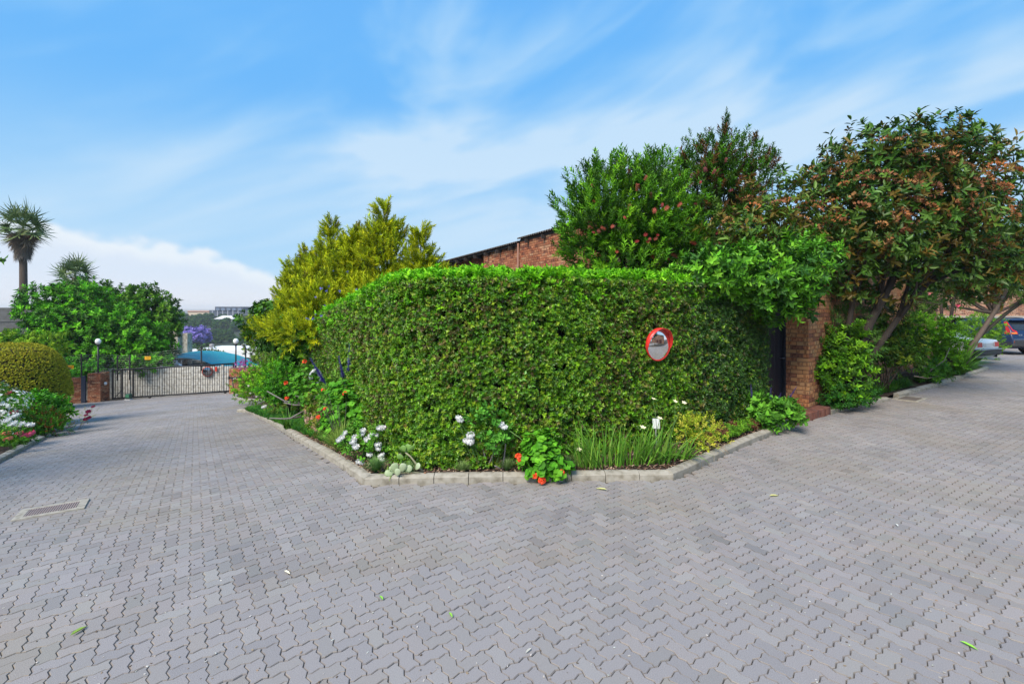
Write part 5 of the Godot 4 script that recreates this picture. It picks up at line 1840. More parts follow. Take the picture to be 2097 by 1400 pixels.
func build_palms() -> void:
	var green := mat(Color(0.12, 0.2, 0.055), 0.5)
	var olive := mat(Color(0.19, 0.25, 0.08), 0.5)
	var dead := mat(Color(0.2, 0.14, 0.085), 0.85)
	# one fan frond: stalk along +y, folded segments fanning out at its end, drooping tips
	var fronds := []
	for v in 3:
		var s := Shape.new()
		s.tube([Vector3.ZERO, Vector3(0, 0.35, 0.03), Vector3(0, 0.65, 0.0)], 0.022, 0.014, 4)
		s.soft(false)
		var n := 19
		for k in n:
			var a := deg_to_rad(lerpf(-95.0, 95.0, float(k) / (n - 1)))
			var d := Vector3(sin(a), cos(a), 0.12 * (k % 2))
			s.blade(Vector3(0, 0.65, 0), d, Vector3(cos(a), -sin(a), 0.35 if k % 2 else -0.35), 1.0 * (1.0 - 0.25 * absf(a) / 1.8) * rng.randf_range(0.9, 1.3), 0.085, 0.6 + 0.8 * rng.randf(), Color.WHITE, 4)
		fronds.append(s.done(false))
	for q in [[Vector3(-40.1, -4.2, -40.0), 12.9, 1.3, "tall fan palm with a brown skirt of dead fronds, far left", true], [Vector3(-40.3, -5.0, -45.0), 10.1, 1.15, "short fan palm rising behind the bright green tree", false]]:
		var t := thing("fan_palm", q[3], "palm", q[0])
		var h: float = q[1]
		trunk_part(t, [Vector3.ZERO, Vector3(0.05, h * 0.5, 0), Vector3(0, h, 0)], 0.3, 0.24, Color(0.13, 0.1, 0.08))
		for k in 31:
			var f := k / 30.0
			var a := k * 2.39996
			var el := lerpf(1.35, -0.95, pow(f, 0.85)) + rng.randf_range(-0.15, 0.15)
			var y := Vector3(cos(a) * cos(el), sin(el), sin(a) * cos(el))
			var x := Vector3(-sin(a), 0, cos(a))
			var b := Basis(x, y, x.cross(y)).rotated(y, rng.randf_range(-0.9, 0.9)).scaled_local(Vector3.ONE * rng.randf_range(0.9, 1.12) * q[2])
			part("frond", fronds[k % 3], dead if f > 0.93 else (green if k % 3 else olive), t, Vector3(0, h + 0.35 * (1.0 - f), 0), b)
		if q[4]:
			var c := Copies3D.new([fronds[0]])
			for k in 210:
				var a := rng.randf() * TAU
				var f := rng.randf()
				var el := lerpf(-0.75, -1.45, minf(f * 1.6, 1.0))
				var y := Vector3(cos(a) * cos(el), sin(el), sin(a) * cos(el))
				var x := Vector3(-sin(a), 0, cos(a))
				c.add(0, Basis(x, y, x.cross(y)).scaled_local(Vector3(0.42, 0.75, 0.6) * rng.randf_range(0.8, 1.1)), Vector3(cos(a) * 0.3, h - 0.1 - f * 1.5, sin(a) * 0.3), vary(Color(0.24, 0.165, 0.1).lerp(Color(0.2, 0.17, 0.15), f), 0.3))
			c.done("dead_frond_skirt", tinted(0.9), t)
	# two small palms beyond the gate
	for q in [[Vector3(-28.2, -3.9, -40.6), 1.35, "small palm standing against the beige building", 0.6]]:
		var t := thing("small_palm", q[2], "palm", q[0])
		trunk_part(t, [Vector3.ZERO, Vector3(0.02, 0.7, 0), Vector3(0.05, q[1] + 0.9, 0)], 0.22, 0.16, Color(0.2, 0.14, 0.1))
		for k in 16:
			var a := k * 2.4
			var el := lerpf(1.2, 0.0, k / 15.0)
			var y := Vector3(cos(a) * cos(el), sin(el), sin(a) * cos(el))
			var x := Vector3(-sin(a), 0, cos(a))
			part("frond", fronds[k % 3], green, t, Vector3(0.05, q[1] + 0.9, 0), Basis(x, y, x.cross(y)).scaled_local(Vector3.ONE * 0.55))
	# round shrubs beside the canopy
	var leaf := sprig(11, 0.16, 0.09, 0.18, 1.15, false, 0.2, 0.3)
	for q in [["bushy green shrub between beige building and teal canopy", Vector3(-28.3, -3.5, -46.5), [[-29.4, -2.3, -46.5, 0.9, 0.8, 0.9, 190], [-28.2, -2.45, -46.5, 0.9, 0.7, 0.9, 170]], [Color(0.07, 0.16, 0.02), Color(0.1, 0.2, 0.025), Color(0.045, 0.11, 0.02)]], ["airy grey-green shrub at the right end of the teal canopy", Vector3(-16.8, -3.0, -32.6), [[-16.9, 0.2, -32.5, 0.9, 1.1, 0.9, 260], [-16.2, -0.9, -32.2, 0.9, 0.9, 0.8, 260], [-17.5, 1.2, -34.0, 1.1, 0.9, 0.9, 210], [-15.7, 0.6, -32.5, 0.9, 1.0, 0.9, 240]], [Color(0.13, 0.19, 0.05), Color(0.09, 0.15, 0.05), Color(0.2, 0.24, 0.07), Color(0.05, 0.1, 0.04)]]]:
		var t := thing("yard_shrub", q[0], "shrub", q[1])
		crown(t, "foliage", q[2], [leaf], q[3], leafy(0.6, 0.4), 0.9, 0.4, 0.35, -0.25, 0.4, q[1])
		limbs(t, Vector3(0, 0.5, 0), q[2], 0.03, mat(Color(0.1, 0.075, 0.06), 0.9, 0.0, "bark", 3.0, 1.0), q[1])
	var bo := thing("bougainvillea", "magenta bougainvillea bush above the right gate wall", "bush", Vector3(-15.9, -2.6, -29.4))
	crown(bo, "bracts", [[-16.15, -1.2, -29.3, 0.5, 0.4, 0.4, 80]], [sprig(7, 0.06, 0.05, 0.08, 1.2)], [Color(0.45, 0.05, 0.3), Color(0.55, 0.12, 0.42)], tinted(0.7, 0.4), 1.0, 0.4, 0.3, -0.5, 0.3, Vector3(-15.9, -2.6, -29.4))
	trunk_part(bo, [Vector3(0, 0, 0), Vector3(-0.1, 0.8, 0), Vector3(-0.2, 1.4, 0.1)], 0.04, 0.02)


# ---------------------------------------------------------------- plants of the left bed
func rose_mesh() -> ArrayMesh:
	var s := Shape.new()
	for ring in 4:
		var n := 5 + ring
		for k in n:
			var a := TAU * (k + ring * 0.4) / n
			var tilt := lerpf(0.15, 1.05, ring / 3.0)
			var d := Vector3(cos(a) * sin(tilt), cos(tilt), sin(a) * sin(tilt))
			var up := Vector3(-cos(a) * cos(tilt), sin(tilt), -sin(a) * cos(tilt))
			s.oval(Vector3(cos(a), 0, sin(a)) * 0.006 * ring, d, up, 0.036 + 0.004 * ring, 0.036, -0.4, 0.5, Color.WHITE * (0.86 + 0.045 * ring))
	return s.done(false)


func floret_mesh() -> ArrayMesh:
	# a ball of five-petalled florets, as a geranium carries
	var s := Shape.new()
	for i in 16:
		var d := rand_dir()
		d.y = absf(d.y) * 0.8 + 0.1
		d = d.normalized()
		var x := d.cross(Vector3(0.3, 0.2, 0.9)).normalized()
		var y := x.cross(d)
		for k in 5:
			var a := TAU * k / 5.0
			s.leaf(d * 0.026, x * cos(a) + y * sin(a) + d * 0.25, d, 0.02, 0.016, 0.0, 0.1, Color.WHITE * rng.randf_range(0.75, 1.15), 0.6)
	return s.done(false)


func flowers_on(t: Node3D, called: String, mesh: Mesh, material: Material, spots: Array, size: float, stalk: Material, foot := Vector3.ZERO) -> void:
	for q in spots:
		part(called, mesh, material, t, q, aimed(Vector3(rng.randf_range(-0.4, 0.4), 1.0, rng.randf_range(0.1, 0.7)), rng.randf() * 6.0, size * rng.randf_range(0.85, 1.15)))
		var s := Shape.new()
		s.tube(bend(foot + Vector3(q.x * 0.4, 0, q.z * 0.4), q, 0.02, 5), 0.005, 0.003, 4)
		part("stem", s.done(), stalk, t)


func build_left_bed() -> void:
	var bark := mat(Color(0.1, 0.075, 0.06), 0.9, 0.0, "bark", 3.0, 1.0)
	var stalk := mat(Color(0.06, 0.15, 0.03), 0.6)
	# clipped dome
	var o := on_ground(-15.3, -14.9)
	var dm := thing("domed_topiary", "large clipped yellow-green dome of box on a short stem, left of the drive", "topiary", o)
	var tiny := []
	for k in 3:
		tiny.append(sprig(8, 0.034, 0.018, 0.05, 1.0, false, 0.1, 0.3))
	var c := Copies3D.new(tiny)
	var pal := [Color(0.34, 0.3, 0.055), Color(0.28, 0.255, 0.05), Color(0.4, 0.34, 0.075), Color(0.2, 0.2, 0.042), Color(0.44, 0.37, 0.09)]
	var rad := 1.37
	var high := 1.62
	var base := 0.92
	for i in 15000:
		var a := rng.randf() * TAU
		var f := rng.randf()
		var h := 0.0
		var r := 0.0
		if f < 0.86:
			var el := asin(rng.randf())
			h = sin(el) * high
			r = rad * pow(cos(el), 0.62)
		else:
			r = rad * sqrt(rng.randf())
			h = 0.03
		r *= 1.0 + 0.025 * wob.get_noise_3d(cos(a) * 120.0, h * 120.0, sin(a) * 120.0)
		var at := Vector3(cos(a) * r, base + h + 0.1 * (0.5 - r / rad * 0.5), sin(a) * r)
		var nrm := Vector3(cos(a) * r / rad, (h / high) * 0.9 + 0.15, sin(a) * r / rad) if f < 0.86 else Vector3(cos(a) * 0.3, -1, sin(a) * 0.3)
		c.add(rng.randi() % 3, aimed(nrm + rand_dir() * 0.6, rng.randf() * 6.0, rng.randf_range(0.8, 1.25)), at, vary(pick(pal), 0.25))
	c.done("clipped_foliage", leafy(0.6, 0.3), dm)
	var core := Shape.new()
	var prof := [Vector2(0.0, base + 0.02), Vector2(rad * 0.93, base + 0.04)]
	for k in range(1, 10):
		var el := PI / 2 * k / 9.0
		prof.append(Vector2(rad * 0.96 * pow(cos(el), 0.62) if k < 9 else 0.0, base + sin(el) * high * 0.97))
	core.lathe(prof, 28)
	part("twig_core", core.done(), mat(Color(0.06, 0.06, 0.02), 0.95, 0.0, "soil", 5.0), dm)
	trunk_part(dm, [Vector3(0, -0.1, 0), Vector3(0.05, 0.5, 0), Vector3(0, 1.0, 0)], 0.1, 0.08)

	# white star-flowered shrub at the frame's edge
	var leaf := sprig(9, 0.07, 0.035, 0.12, 1.1, false, 0.15, 0.3)
	var star := Shape.new()
	for k in 5:
		var a := TAU * k / 5.0
		star.leaf(Vector3.ZERO, Vector3(cos(a), 0.25, sin(a)), Vector3.UP, 0.026, 0.015, 0.0, 0.1, Color.WHITE, 0.6)
	var stm := star.done(false)
	var green := [Color(0.05, 0.15, 0.025), Color(0.08, 0.2, 0.03), Color(0.035, 0.1, 0.02), Color(0.11, 0.24, 0.035)]
	o = on_ground(-12.4, -11.6, 0.08)
	var ws := thing("white_flowered_shrub", "shrub covered in small white star flowers at the left edge of the picture", "shrub", o)
	var wb := [[-12.4, o.y + 0.85, -11.6, 0.6, 0.5, 0.55, 260], [-12.1, o.y + 0.45, -11.3, 0.55, 0.42, 0.5, 240], [-12.8, o.y + 0.5, -11.4, 0.6, 0.5, 0.55, 200], [-11.75, o.y + 0.25, -11.2, 0.35, 0.25, 0.35, 100]]
	crown(ws, "foliage", wb, [leaf], green, leafy(0.5, 0.4), 0.8, 0.4, 0.4, -0.5, 0.3, o)
	var wf := []
	for b in wb:
		wf.append([b[0], b[1], b[2], b[3] * 1.05, b[4] * 1.05, b[5] * 1.05, b[6] * 2.0])
	crown(ws, "star_flowers", wf, [stm], [Color(0.8, 0.82, 0.76), Color(0.72, 0.76, 0.66)], tinted(0.7, 0.3), 1.5, 0.6, 0.85, -0.5, 0.3, o)
	limbs(ws, Vector3.ZERO, wb, 0.015, bark, o)

	var rose := rose_mesh()
	var pink := mat(Color(0.75, 0.12, 0.22), 0.6)
	var pale := mat(Color(0.75, 0.38, 0.34), 0.6)
	var peach := mat(Color(0.8, 0.28, 0.14), 0.6)
	var white := mat(Color(0.82, 0.82, 0.8), 0.6)
	var deep := mat(Color(0.32, 0.02, 0.09), 0.6)
	for q in [
		["pink rose with one large bloom raised before the domed topiary", Vector3(-13.2, 0, -12.9), 0.5, pink, [Vector3(0.0, 1.05, 0.1)], 2.2],
		["white rose cluster in the left bed below the star-flowered shrub", Vector3(-10.9, 0, -10.75), 0.38, white, [Vector3(-0.1, 0.5, 0.1), Vector3(0.05, 0.42, 0.12), Vector3(0.2, 0.4, 0.1), Vector3(0.32, 0.38, 0.05), Vector3(-0.02, 0.58, 0.0)], 1.7],
		["rose bush with bright pink blooms next to the left kerb", Vector3(-10.75, 0, -10.55), 0.34, pink, [Vector3(0.3, 0.2, 0.1), Vector3(0.38, 0.21, 0.02), Vector3(-0.3, 0.16, 0.3), Vector3(0.25, 0.25, 0.15)], 1.8],
		["low rose with pale pink and peach blooms at the nearest end of the left bed", Vector3(-10.6, 0, -9.75), 0.4, pale, [Vector3(-0.3, 0.35, 0.1), Vector3(0.08, 0.15, 0.2), Vector3(0.0, 0.5, -0.1)], 1.7],
		["dwarf rose with crimson blooms in the middle of the left bed", Vector3(-12.1, 0, -12.1), 0.42, pink, [Vector3(-0.35, 0.62, 0.1), Vector3(-0.2, 0.58, 0.1), Vector3(-0.05, 0.6, 0.1), Vector3(0.02, 0.42, 0.2)], 1.4]]:
		o = on_ground(q[1].x, q[1].z, 0.08)
		var t := thing("rose_bush", q[0], "rose", o)
		var bl := [[o.x, o.y + q[2] * 0.6, o.z, q[2], q[2] * 0.6, q[2], 190 * q[2] + 30]]
		crown(t, "foliage", bl, [leaf], green, leafy(0.5, 0.4), 0.75, 0.5, 0.3, -0.4, 0.3, o)
		flowers_on(t, "bloom", rose, q[3], q[4], q[5], stalk)
	var pc := thing("peach_rose_bush", "rose with a single peach bloom touching the left kerb", "rose", on_ground(-10.0, -9.75, 0.08))
	crown(pc, "foliage", [[0, 0.2, 0, 0.25, 0.15, 0.25, 50]], [leaf], green, leafy(0.5, 0.4), 0.7, 0.5, 0.3, -0.4)
	flowers_on(pc, "bloom", rose, peach, [Vector3(0.05, 0.22, 0.1), Vector3(-0.1, 0.3, 0)], 1.5, stalk)
	# broad leafy green shrub and red-tinged shrub
	o = on_ground(-13.0, -13.6, 0.08)
	var gs := thing("leafy_shrub", "fresh green broad-leaved shrub below the domed topiary", "shrub", o)
	var gb := [[-13.2, o.y + 0.55, -13.6, 0.7, 0.38, 0.6, 260], [-12.7, o.y + 0.5, -13.4, 0.45, 0.34, 0.5, 150], [-13.7, o.y + 0.6, -13.5, 0.5, 0.35, 0.5, 150], [-12.9, o.y + 0.2, -13.1, 0.6, 0.25, 0.5, 150]]
	crown(gs, "foliage", gb, [sprig(9, 0.11, 0.06, 0.12, 1.15, true)], [Color(0.06, 0.22, 0.025), Color(0.09, 0.29, 0.03), Color(0.04, 0.14, 0.02)], leafy(0.45, 0.4), 0.9, 0.5, 0.4, -0.4, 0.3, o)
	limbs(gs, Vector3.ZERO, gb, 0.02, bark, o)
	o = on_ground(-11.95, -12.4, 0.08)
	var rs := thing("red_tinged_shrub", "small fine-leaved shrub tinged red at the end of the left kerb", "shrub", o)
	var rb := [[-11.95, o.y + 0.35, -12.4, 0.45, 0.32, 0.4, 260], [-11.6, o.y + 0.2, -12.3, 0.35, 0.22, 0.3, 170], [-12.5, o.y + 0.3, -12.3, 0.4, 0.25, 0.4, 150]]
	crown(rs, "foliage", rb, [sprig(9, 0.045, 0.018, 0.1, 0.9)], [Color(0.05, 0.15, 0.02), Color(0.07, 0.19, 0.025), Color(0.16, 0.05, 0.025), Color(0.035, 0.1, 0.02)], leafy(0.55, 0.35), 1.0, 0.6, 0.35, -0.5, 0.3, o)
	limbs(rs, Vector3.ZERO, rb, 0.012, bark, o)
	o = on_ground(-11.9, -13.2, 0.08)
	var pr := thing("purple_flower_stalks", "wispy stalks with small dark red-purple flowers leaning over the drive", "flowers", o)
	flowers_on(pr, "bloom", rose, deep, [Vector3(0.75, 0.62, 0.2), Vector3(0.62, 0.48, 0.2), Vector3(0.6, 0.4, 0.25), Vector3(0.66, 0.33, 0.22), Vector3(0.55, 0.28, 0.2)], 1.2, mat(Color(0.25, 0.2, 0.17), 0.8))
	crown(pr, "foliage", [[0.35, 0.35, 0.1, 0.4, 0.25, 0.3, 60]], [sprig(7, 0.03, 0.014, 0.1, 0.9)], [Color(0.25, 0.24, 0.2), Color(0.12, 0.16, 0.06)], leafy(0.7, 0.3), 0.9, 0.6, 0.35, -0.5)


# ---------------------------------------------------------------- plants of the island
func geranium(label: String, o: Vector3, blobs: Array, flowers: Array, tone: Array, leaf_size: float) -> void:
	var t := thing("geranium", label, "geranium", o)
	# a round scalloped leaf seen from above, on its own stalk
	var lv := []
	for v in 3:
		var s := Shape.new()
		s.soft(false)
		var n := 11
		var pts := []
		for k in n + 1:
			var a := lerpf(-2.75, 2.75, float(k) / n)
			var r := leaf_size * (1.0 if k % 2 else 0.88) * rng.randf_range(0.92, 1.05)
			pts.append(Vector3(sin(a) * r, 0.22 * r * (0.5 + 0.5 * cos(a * 3.0)) + 0.1 * r, cos(a) * r))
		for k in n:
			s.tri(Vector3.ZERO, pts[k], pts[k + 1], Color.WHITE * rng.randf_range(0.85, 1.1))
		s.tube([Vector3(0, -leaf_size * 1.6, -leaf_size * 0.6), Vector3.ZERO], 0.004, 0.003, 3)
		lv.append(s.done(false))
	crown(t, "foliage", blobs, lv, tone, leafy(0.5, 0.45), 1.0, 1.1, 0.75, -0.6, 0.3)
	var fl := floret_mesh()
	var red := mat(Color(0.8, 0.075, 0.015), 0.6)
	flowers_on(t, "flower_head", fl, red, flowers, 1.25, mat(Color(0.1, 0.2, 0.04), 0.6))
	var st := Shape.new()
	for b in blobs:
		st.tube(bend(Vector3.ZERO, Vector3(b[0], b[1], b[2]), 0.03, 5), 0.012, 0.006, 5)
	part("stems", st.done(), mat(Color(0.12, 0.13, 0.05), 0.8), t)


func tuft(label: String, at: Vector3, n: int, length: float, tone: Color, group := "") -> void:
	var t := thing("grass_tuft", label, "grass tuft", at, group)
	var s := Shape.new()
	for i in n:
		var a := rng.randf() * TAU
		var tilt := rng.randf_range(0.05, 0.95)
		var d := Vector3(cos(a) * sin(tilt), cos(tilt), sin(a) * sin(tilt))
		s.blade(Vector3(cos(a), 0, sin(a)) * 0.03 * rng.randf(), d, Vector3(-sin(a), 0, cos(a)), length * rng.randf_range(0.6, 1.1), 0.007, 0.7, tone * rng.randf_range(0.7, 1.35), 3)
	var o := part("blades", s.done(false), leafy(0.6, 0.3), t)
	o.set_meta("kind", "stuff")


func strap_clump(label: String, at: Vector3, n: int, length: float, width: float, lean: Vector3, tones: Array, called := "strap_leaf_plant", group := "", open := 0.75, foot := 0.06) -> Node3D:
	var t := thing(called, label, "plant", at, group)
	for i in n:
		var a := rng.randf() * TAU
		var tilt := rng.randf_range(0.05, open)
		var d := Vector3(cos(a) * sin(tilt), cos(tilt), sin(a) * sin(tilt)) + lean * rng.randf_range(0.3, 1.0)
		var s := Shape.new()
		var fa := rng.randf() * TAU
		s.blade(Vector3(cos(fa) * 1.4, 0, sin(fa) * 0.6) * foot * sqrt(rng.randf()), d, Vector3(-sin(a), 0, cos(a)), length * rng.randf_range(0.4, 1.15), width * rng.randf_range(0.7, 1.2), rng.randf_range(0.2, 1.7), Color.WHITE * rng.randf_range(0.7, 1.2), 5)
		var m: StandardMaterial3D = tinted_as(pick(tones))
		part("leaf_blade", s.done(false), m, t)
	return t


func tinted_as(c: Color) -> StandardMaterial3D:
	var key := "as/%s" % c
	if not mats.has(key):
		var m := leafy(0.45, 0.45).duplicate()
		m.albedo_color = c.linear_to_srgb()
		mats[key] = m
	return mats[key]


func spike(t: Node3D, foot: Vector3, tip: Vector3, r: float, tone: Color, called := "flower_spike", from := 0.35) -> void:
	var s := Shape.new()
	s.tube([foot, foot.lerp(tip, 0.5), tip], 0.006, 0.004, 4, Color(0.08, 0.14, 0.06) / maxf(tone.b, 0.1) if false else Color(0.5, 0.5, 0.4))
	for i in 70:
		var f := lerpf(from, 1.0, i / 70.0)
		var a := i * 2.4
		var k := 1.0 - 0.6 * (f - from) / (1.0 - from)
		s.leaf(foot.lerp(tip, f), Vector3(cos(a), 0.5, sin(a)), Vector3.UP, r * k * rng.randf_range(0.8, 1.4), r * 0.8 * k, 0.1, 0.3, Color.WHITE * rng.randf_range(0.65, 1.25))
	part(called, s.done(false), tinted_as(tone), t)


func build_island_plants() -> void:
	var bark := mat(Color(0.1, 0.075, 0.06), 0.9, 0.0, "bark", 3.0, 1.0)
	var bleached := mat(Color(0.36, 0.34, 0.34), 0.9, 0.0, "bark", 4.0, 1.0)
	var stalk := mat(Color(0.08, 0.17, 0.035), 0.6)
	var ger_tone := [Color(0.055, 0.19, 0.022), Color(0.075, 0.235, 0.028), Color(0.04, 0.14, 0.02), Color(0.1, 0.27, 0.035)]
	# low brick planter holding the upper geraniums
	var pa := Vector2(-3.55, -9.0)
	var pb := Vector2(-4.35, -10.25)
	var pd := (pb - pa).normalized()
	var pn := Vector2(pd.y, -pd.x)
	if pn.dot(Vector2(-1, 0.3)) < 0.0:
		pn = -pn
	var gy := ground_at(pa.x, pa.y)
	var pl := thing("brick_planter", "low pale brick planter box against the creeper wall, filled with geraniums", "planter")
	mortar(pl, rect_plan(pa - pn * 0.009, pb - pn * 0.009, -pn * 0.45), gy - 0.5, gy + 0.66, Color(0.3, 0.24, 0.19))
	lay_bricks(pl, pb, pa, pn, gy - 0.1, gy + 0.68, PINK_TONES, 60)
	lay_bricks(pl, pa, pa - pn * 0.45, -pd, gy - 0.1, gy + 0.68, PINK_TONES, 30)
	geranium("lower geranium with orange-red heads spilling over the near end of the planter", Vector3(-2.7, 0.35, -8.15), [[0.0, 0.12, 0.1, 0.42, 0.36, 0.34, 330], [0.3, -0.02, 0.2, 0.3, 0.28, 0.28, 170], [-0.15, 0.4, -0.05, 0.28, 0.2, 0.25, 90], [-0.2, -0.1, 0.25, 0.25, 0.22, 0.2, 90]], [Vector3(-0.42, 0.02, 0.28), Vector3(-0.3, 0.16, 0.3), Vector3(-0.22, -0.05, 0.34), Vector3(0.02, -0.22, 0.36), Vector3(0.0, 0.4, 0.25), Vector3(0.35, 0.2, 0.32), Vector3(0.5, 0.34, 0.2)], ger_tone, 0.052)
	geranium("upper geranium with few red heads at the far end of the brick planter", Vector3(-4.05, 0.3, -9.75), [[0.0, 0.2, 0.0, 0.42, 0.3, 0.35, 170], [0.4, 0.1, 0.5, 0.3, 0.28, 0.3, 110], [-0.1, 0.5, -0.1, 0.22, 0.22, 0.22, 60]], [Vector3(-0.05, 0.78, 0.1), Vector3(-0.35, 0.38, 0.25), Vector3(0.55, 0.32, 0.7), Vector3(-0.3, 0.1, 0.32)], [Color(0.055, 0.18, 0.022), Color(0.09, 0.24, 0.03), Color(0.04, 0.12, 0.02)], 0.048)
	# blue salvias
	var sv := thing("blue_salvia", "tall deep blue salvia spikes rising behind the planter geraniums", "salvia", Vector3(-2.9, 0.35, -8.35))
	for q in [[Vector3(-0.2, 0.3, 0), Vector3(-0.52, 0.95, 0.1), 0.05], [Vector3(0.1, 0.4, 0), Vector3(0.12, 1.18, 0), 0.055], [Vector3(0.05, 0.4, 0), Vector3(-0.03, 0.98, 0.1), 0.045], [Vector3(0.2, 0.4, 0), Vector3(0.3, 1.0, 0), 0.04], [Vector3(-0.2, 0.3, 0), Vector3(-0.42, 0.8, 0.1), 0.04], [Vector3(0.15, 0.4, 0), Vector3(0.19, 1.05, 0.05), 0.04]]:
		spike(sv, q[0], q[1], q[2], Color(0.13, 0.09, 0.5))
	crown(sv, "foliage", [[0.05, 0.35, -0.05, 0.35, 0.3, 0.25, 90]], [sprig(7, 0.09, 0.035, 0.12, 1.1)], [Color(0.1, 0.2, 0.07), Color(0.08, 0.16, 0.05)], leafy(0.6, 0.3), 0.9, 0.6, 0.4, -0.5)
	# lavender
	var lo := on_ground(-2.62, -7.55, 0.08)
	var lv := thing("lavender_bush", "soft grey-green lavender bush with thin stalks next to the drive", "lavender", lo)
	var ls := Shape.new()
	for i in 520:
		var a := rng.randf() * TAU
		var tilt := pow(rng.randf(), 0.6) * 1.15
		var d := Vector3(cos(a) * sin(tilt), cos(tilt), sin(a) * sin(tilt))
		ls.blade(Vector3(cos(a), 0, sin(a)) * 0.1 * rng.randf() + Vector3.UP * rng.randf() * 0.15, d, Vector3(-sin(a), 0, cos(a)), rng.randf_range(0.22, 0.48), 0.008, 0.25, Color(0.13, 0.23, 0.07).lerp(Color(0.2, 0.26, 0.13), rng.randf()) * rng.randf_range(0.7, 1.3), 3)
	part("foliage", ls.done(false), leafy(0.7, 0.4), lv).set_meta("kind", "stuff")
	for i in 7:
		var a := rng.randf_range(2.0, 5.2)
		var d := Vector3(cos(a) * 0.35, 0.78 + rng.randf() * 0.16, sin(a) * 0.2)
		spike(lv, d * 0.4, d * rng.randf_range(0.72, 1.0), 0.012, Color(0.22, 0.25, 0.2), "flower_stalk", 0.8)
	# white roses
	var rose := rose_mesh()
	var white := mat(Color(0.84, 0.84, 0.82), 0.55)
	var rleaf := sprig(7, 0.06, 0.04, 0.12, 1.1, true)
	var r1 := on_ground(-2.05, -6.85, 0.08)
	var rb := thing("white_rose_bush", "low white rose with many full blooms at the left front corner of the island", "rose", r1)
	crown(rb, "foliage", [[0.02, 0.25, 0.0, 0.33, 0.2, 0.22, 70], [-0.2, 0.3, 0, 0.15, 0.12, 0.15, 22], [0.15, 0.05, 0.1, 0.2, 0.15, 0.15, 22]], [rleaf], [Color(0.06, 0.17, 0.03), Color(0.09, 0.23, 0.04), Color(0.1, 0.22, 0.06)], leafy(0.5, 0.4), 0.8, 0.5, 0.2, -0.6)
	flowers_on(rb, "bloom", rose, white, [Vector3(-0.3, 0.32, 0.1), Vector3(-0.27, 0.37, 0.05), Vector3(-0.33, 0.29, 0.12), Vector3(-0.12, 0.28, 0.16), Vector3(-0.08, 0.22, 0.2), Vector3(-0.11, 0.33, 0.13), Vector3(-0.02, 0.4, 0.05), Vector3(-0.03, 0.36, 0.1), Vector3(0.1, 0.35, 0.08), Vector3(0.16, 0.33, 0.05), Vector3(0.05, 0.3, 0.14), Vector3(0.24, 0.42, 0.0), Vector3(0.2, 0.43, 0.02), Vector3(0.2, 0.22, 0.12), Vector3(0.21, 0.18, 0.14), Vector3(0.1, 0.11, 0.2), Vector3(0.27, 0.09, 0.17), Vector3(0.26, 0.05, 0.2), Vector3(-0.02, 0.02, 0.22), Vector3(0.01, -0.01, 0.24)], 1.05, stalk)
	var r2 := on_ground(-0.32, -6.28, 0.08)
	var ra := thing("white_rose_bush", "taller rose with sparse white blooms and bare grey canes before the creeper wall", "rose", r2)
	crown(ra, "foliage", [[0.05, 0.52, 0.05, 0.24, 0.2, 0.16, 75], [0.1, 0.36, 0.06, 0.17, 0.12, 0.12, 34], [-0.05, 0.72, 0.05, 0.22, 0.1, 0.12, 24]], [rleaf], [Color(0.06, 0.19, 0.05), Color(0.09, 0.26, 0.07), Color(0.045, 0.14, 0.045)], leafy(0.5, 0.4), 0.7, 0.5, 0.2, -0.6)
	flowers_on(ra, "bloom", rose, white, [Vector3(-0.34, 0.62, 0.1), Vector3(-0.36, 0.65, 0.1), Vector3(0.19, 0.57, 0.12), Vector3(0.22, 0.54, 0.14), Vector3(-0.2, 0.38, 0.15), Vector3(-0.22, 0.36, 0.16), Vector3(-0.26, 0.37, 0.14), Vector3(-0.2, 0.43, 0.12)], 1.1, stalk)
	for q in [[Vector3(-0.02, 0, 0), Vector3(-0.08, 0.34, 0.05)], [Vector3(0.0, 0, 0), Vector3(0.12, 0.3, 0.05)], [Vector3(0.2, -0.02, 0.05), Vector3(0.24, 0.32, 0.02)], [Vector3(0.2, -0.02, 0.05), Vector3(0.1, 0.06, 0.1)]]:
		var s := Shape.new()
		s.tube(bend(q[0], q[1], 0.02, 5), 0.013, 0.009, 6)
		part("cane", s.done(), bleached, ra)
	var cane := Shape.new()
	cane.tube([Vector3(0.22, 0.55, 0.1), Vector3(0.42, 0.42, 0.12), Vector3(0.52, 0.3, 0.12)], 0.006, 0.006, 5)
	part("cane", cane.done(), mat(Color(0.13, 0.25, 0.05), 0.6), ra)
	# front geranium
	geranium("bushy front geranium with orange-red heads leaning over the kerb", on_ground(0.38, -6.12, 0.08), [[0.0, 0.22, 0.02, 0.3, 0.27, 0.24, 230], [-0.05, 0.4, 0, 0.2, 0.1, 0.18, 60], [0.1, 0.08, 0.12, 0.24, 0.14, 0.16, 60], [0.1, 0.5, 0.0, 0.07, 0.03, 0.06, 6]], [Vector3(-0.3, 0.22, 0.12), Vector3(-0.29, 0.17, 0.14), Vector3(-0.1, 0.02, 0.22), Vector3(-0.02, -0.02, 0.26), Vector3(0.22, 0.06, 0.22)], ger_tone, 0.05)
	# tufts
	tuft("round blue-green grass tuft at the left front corner of the kerb", on_ground(-1.73, -6.2, 0.08), 420, 0.22, Color(0.035, 0.12, 0.075))
	tuft("blue-green grass tuft beside the pale succulent", on_ground(-1.3, -6.08, 0.08), 330, 0.17, Color(0.045, 0.14, 0.08))
	tuft("grey-green grass tuft alone on bare soil in the middle of the front kerb", on_ground(-0.62, -6.14, 0.08), 260, 0.15, Color(0.07, 0.13, 0.09))
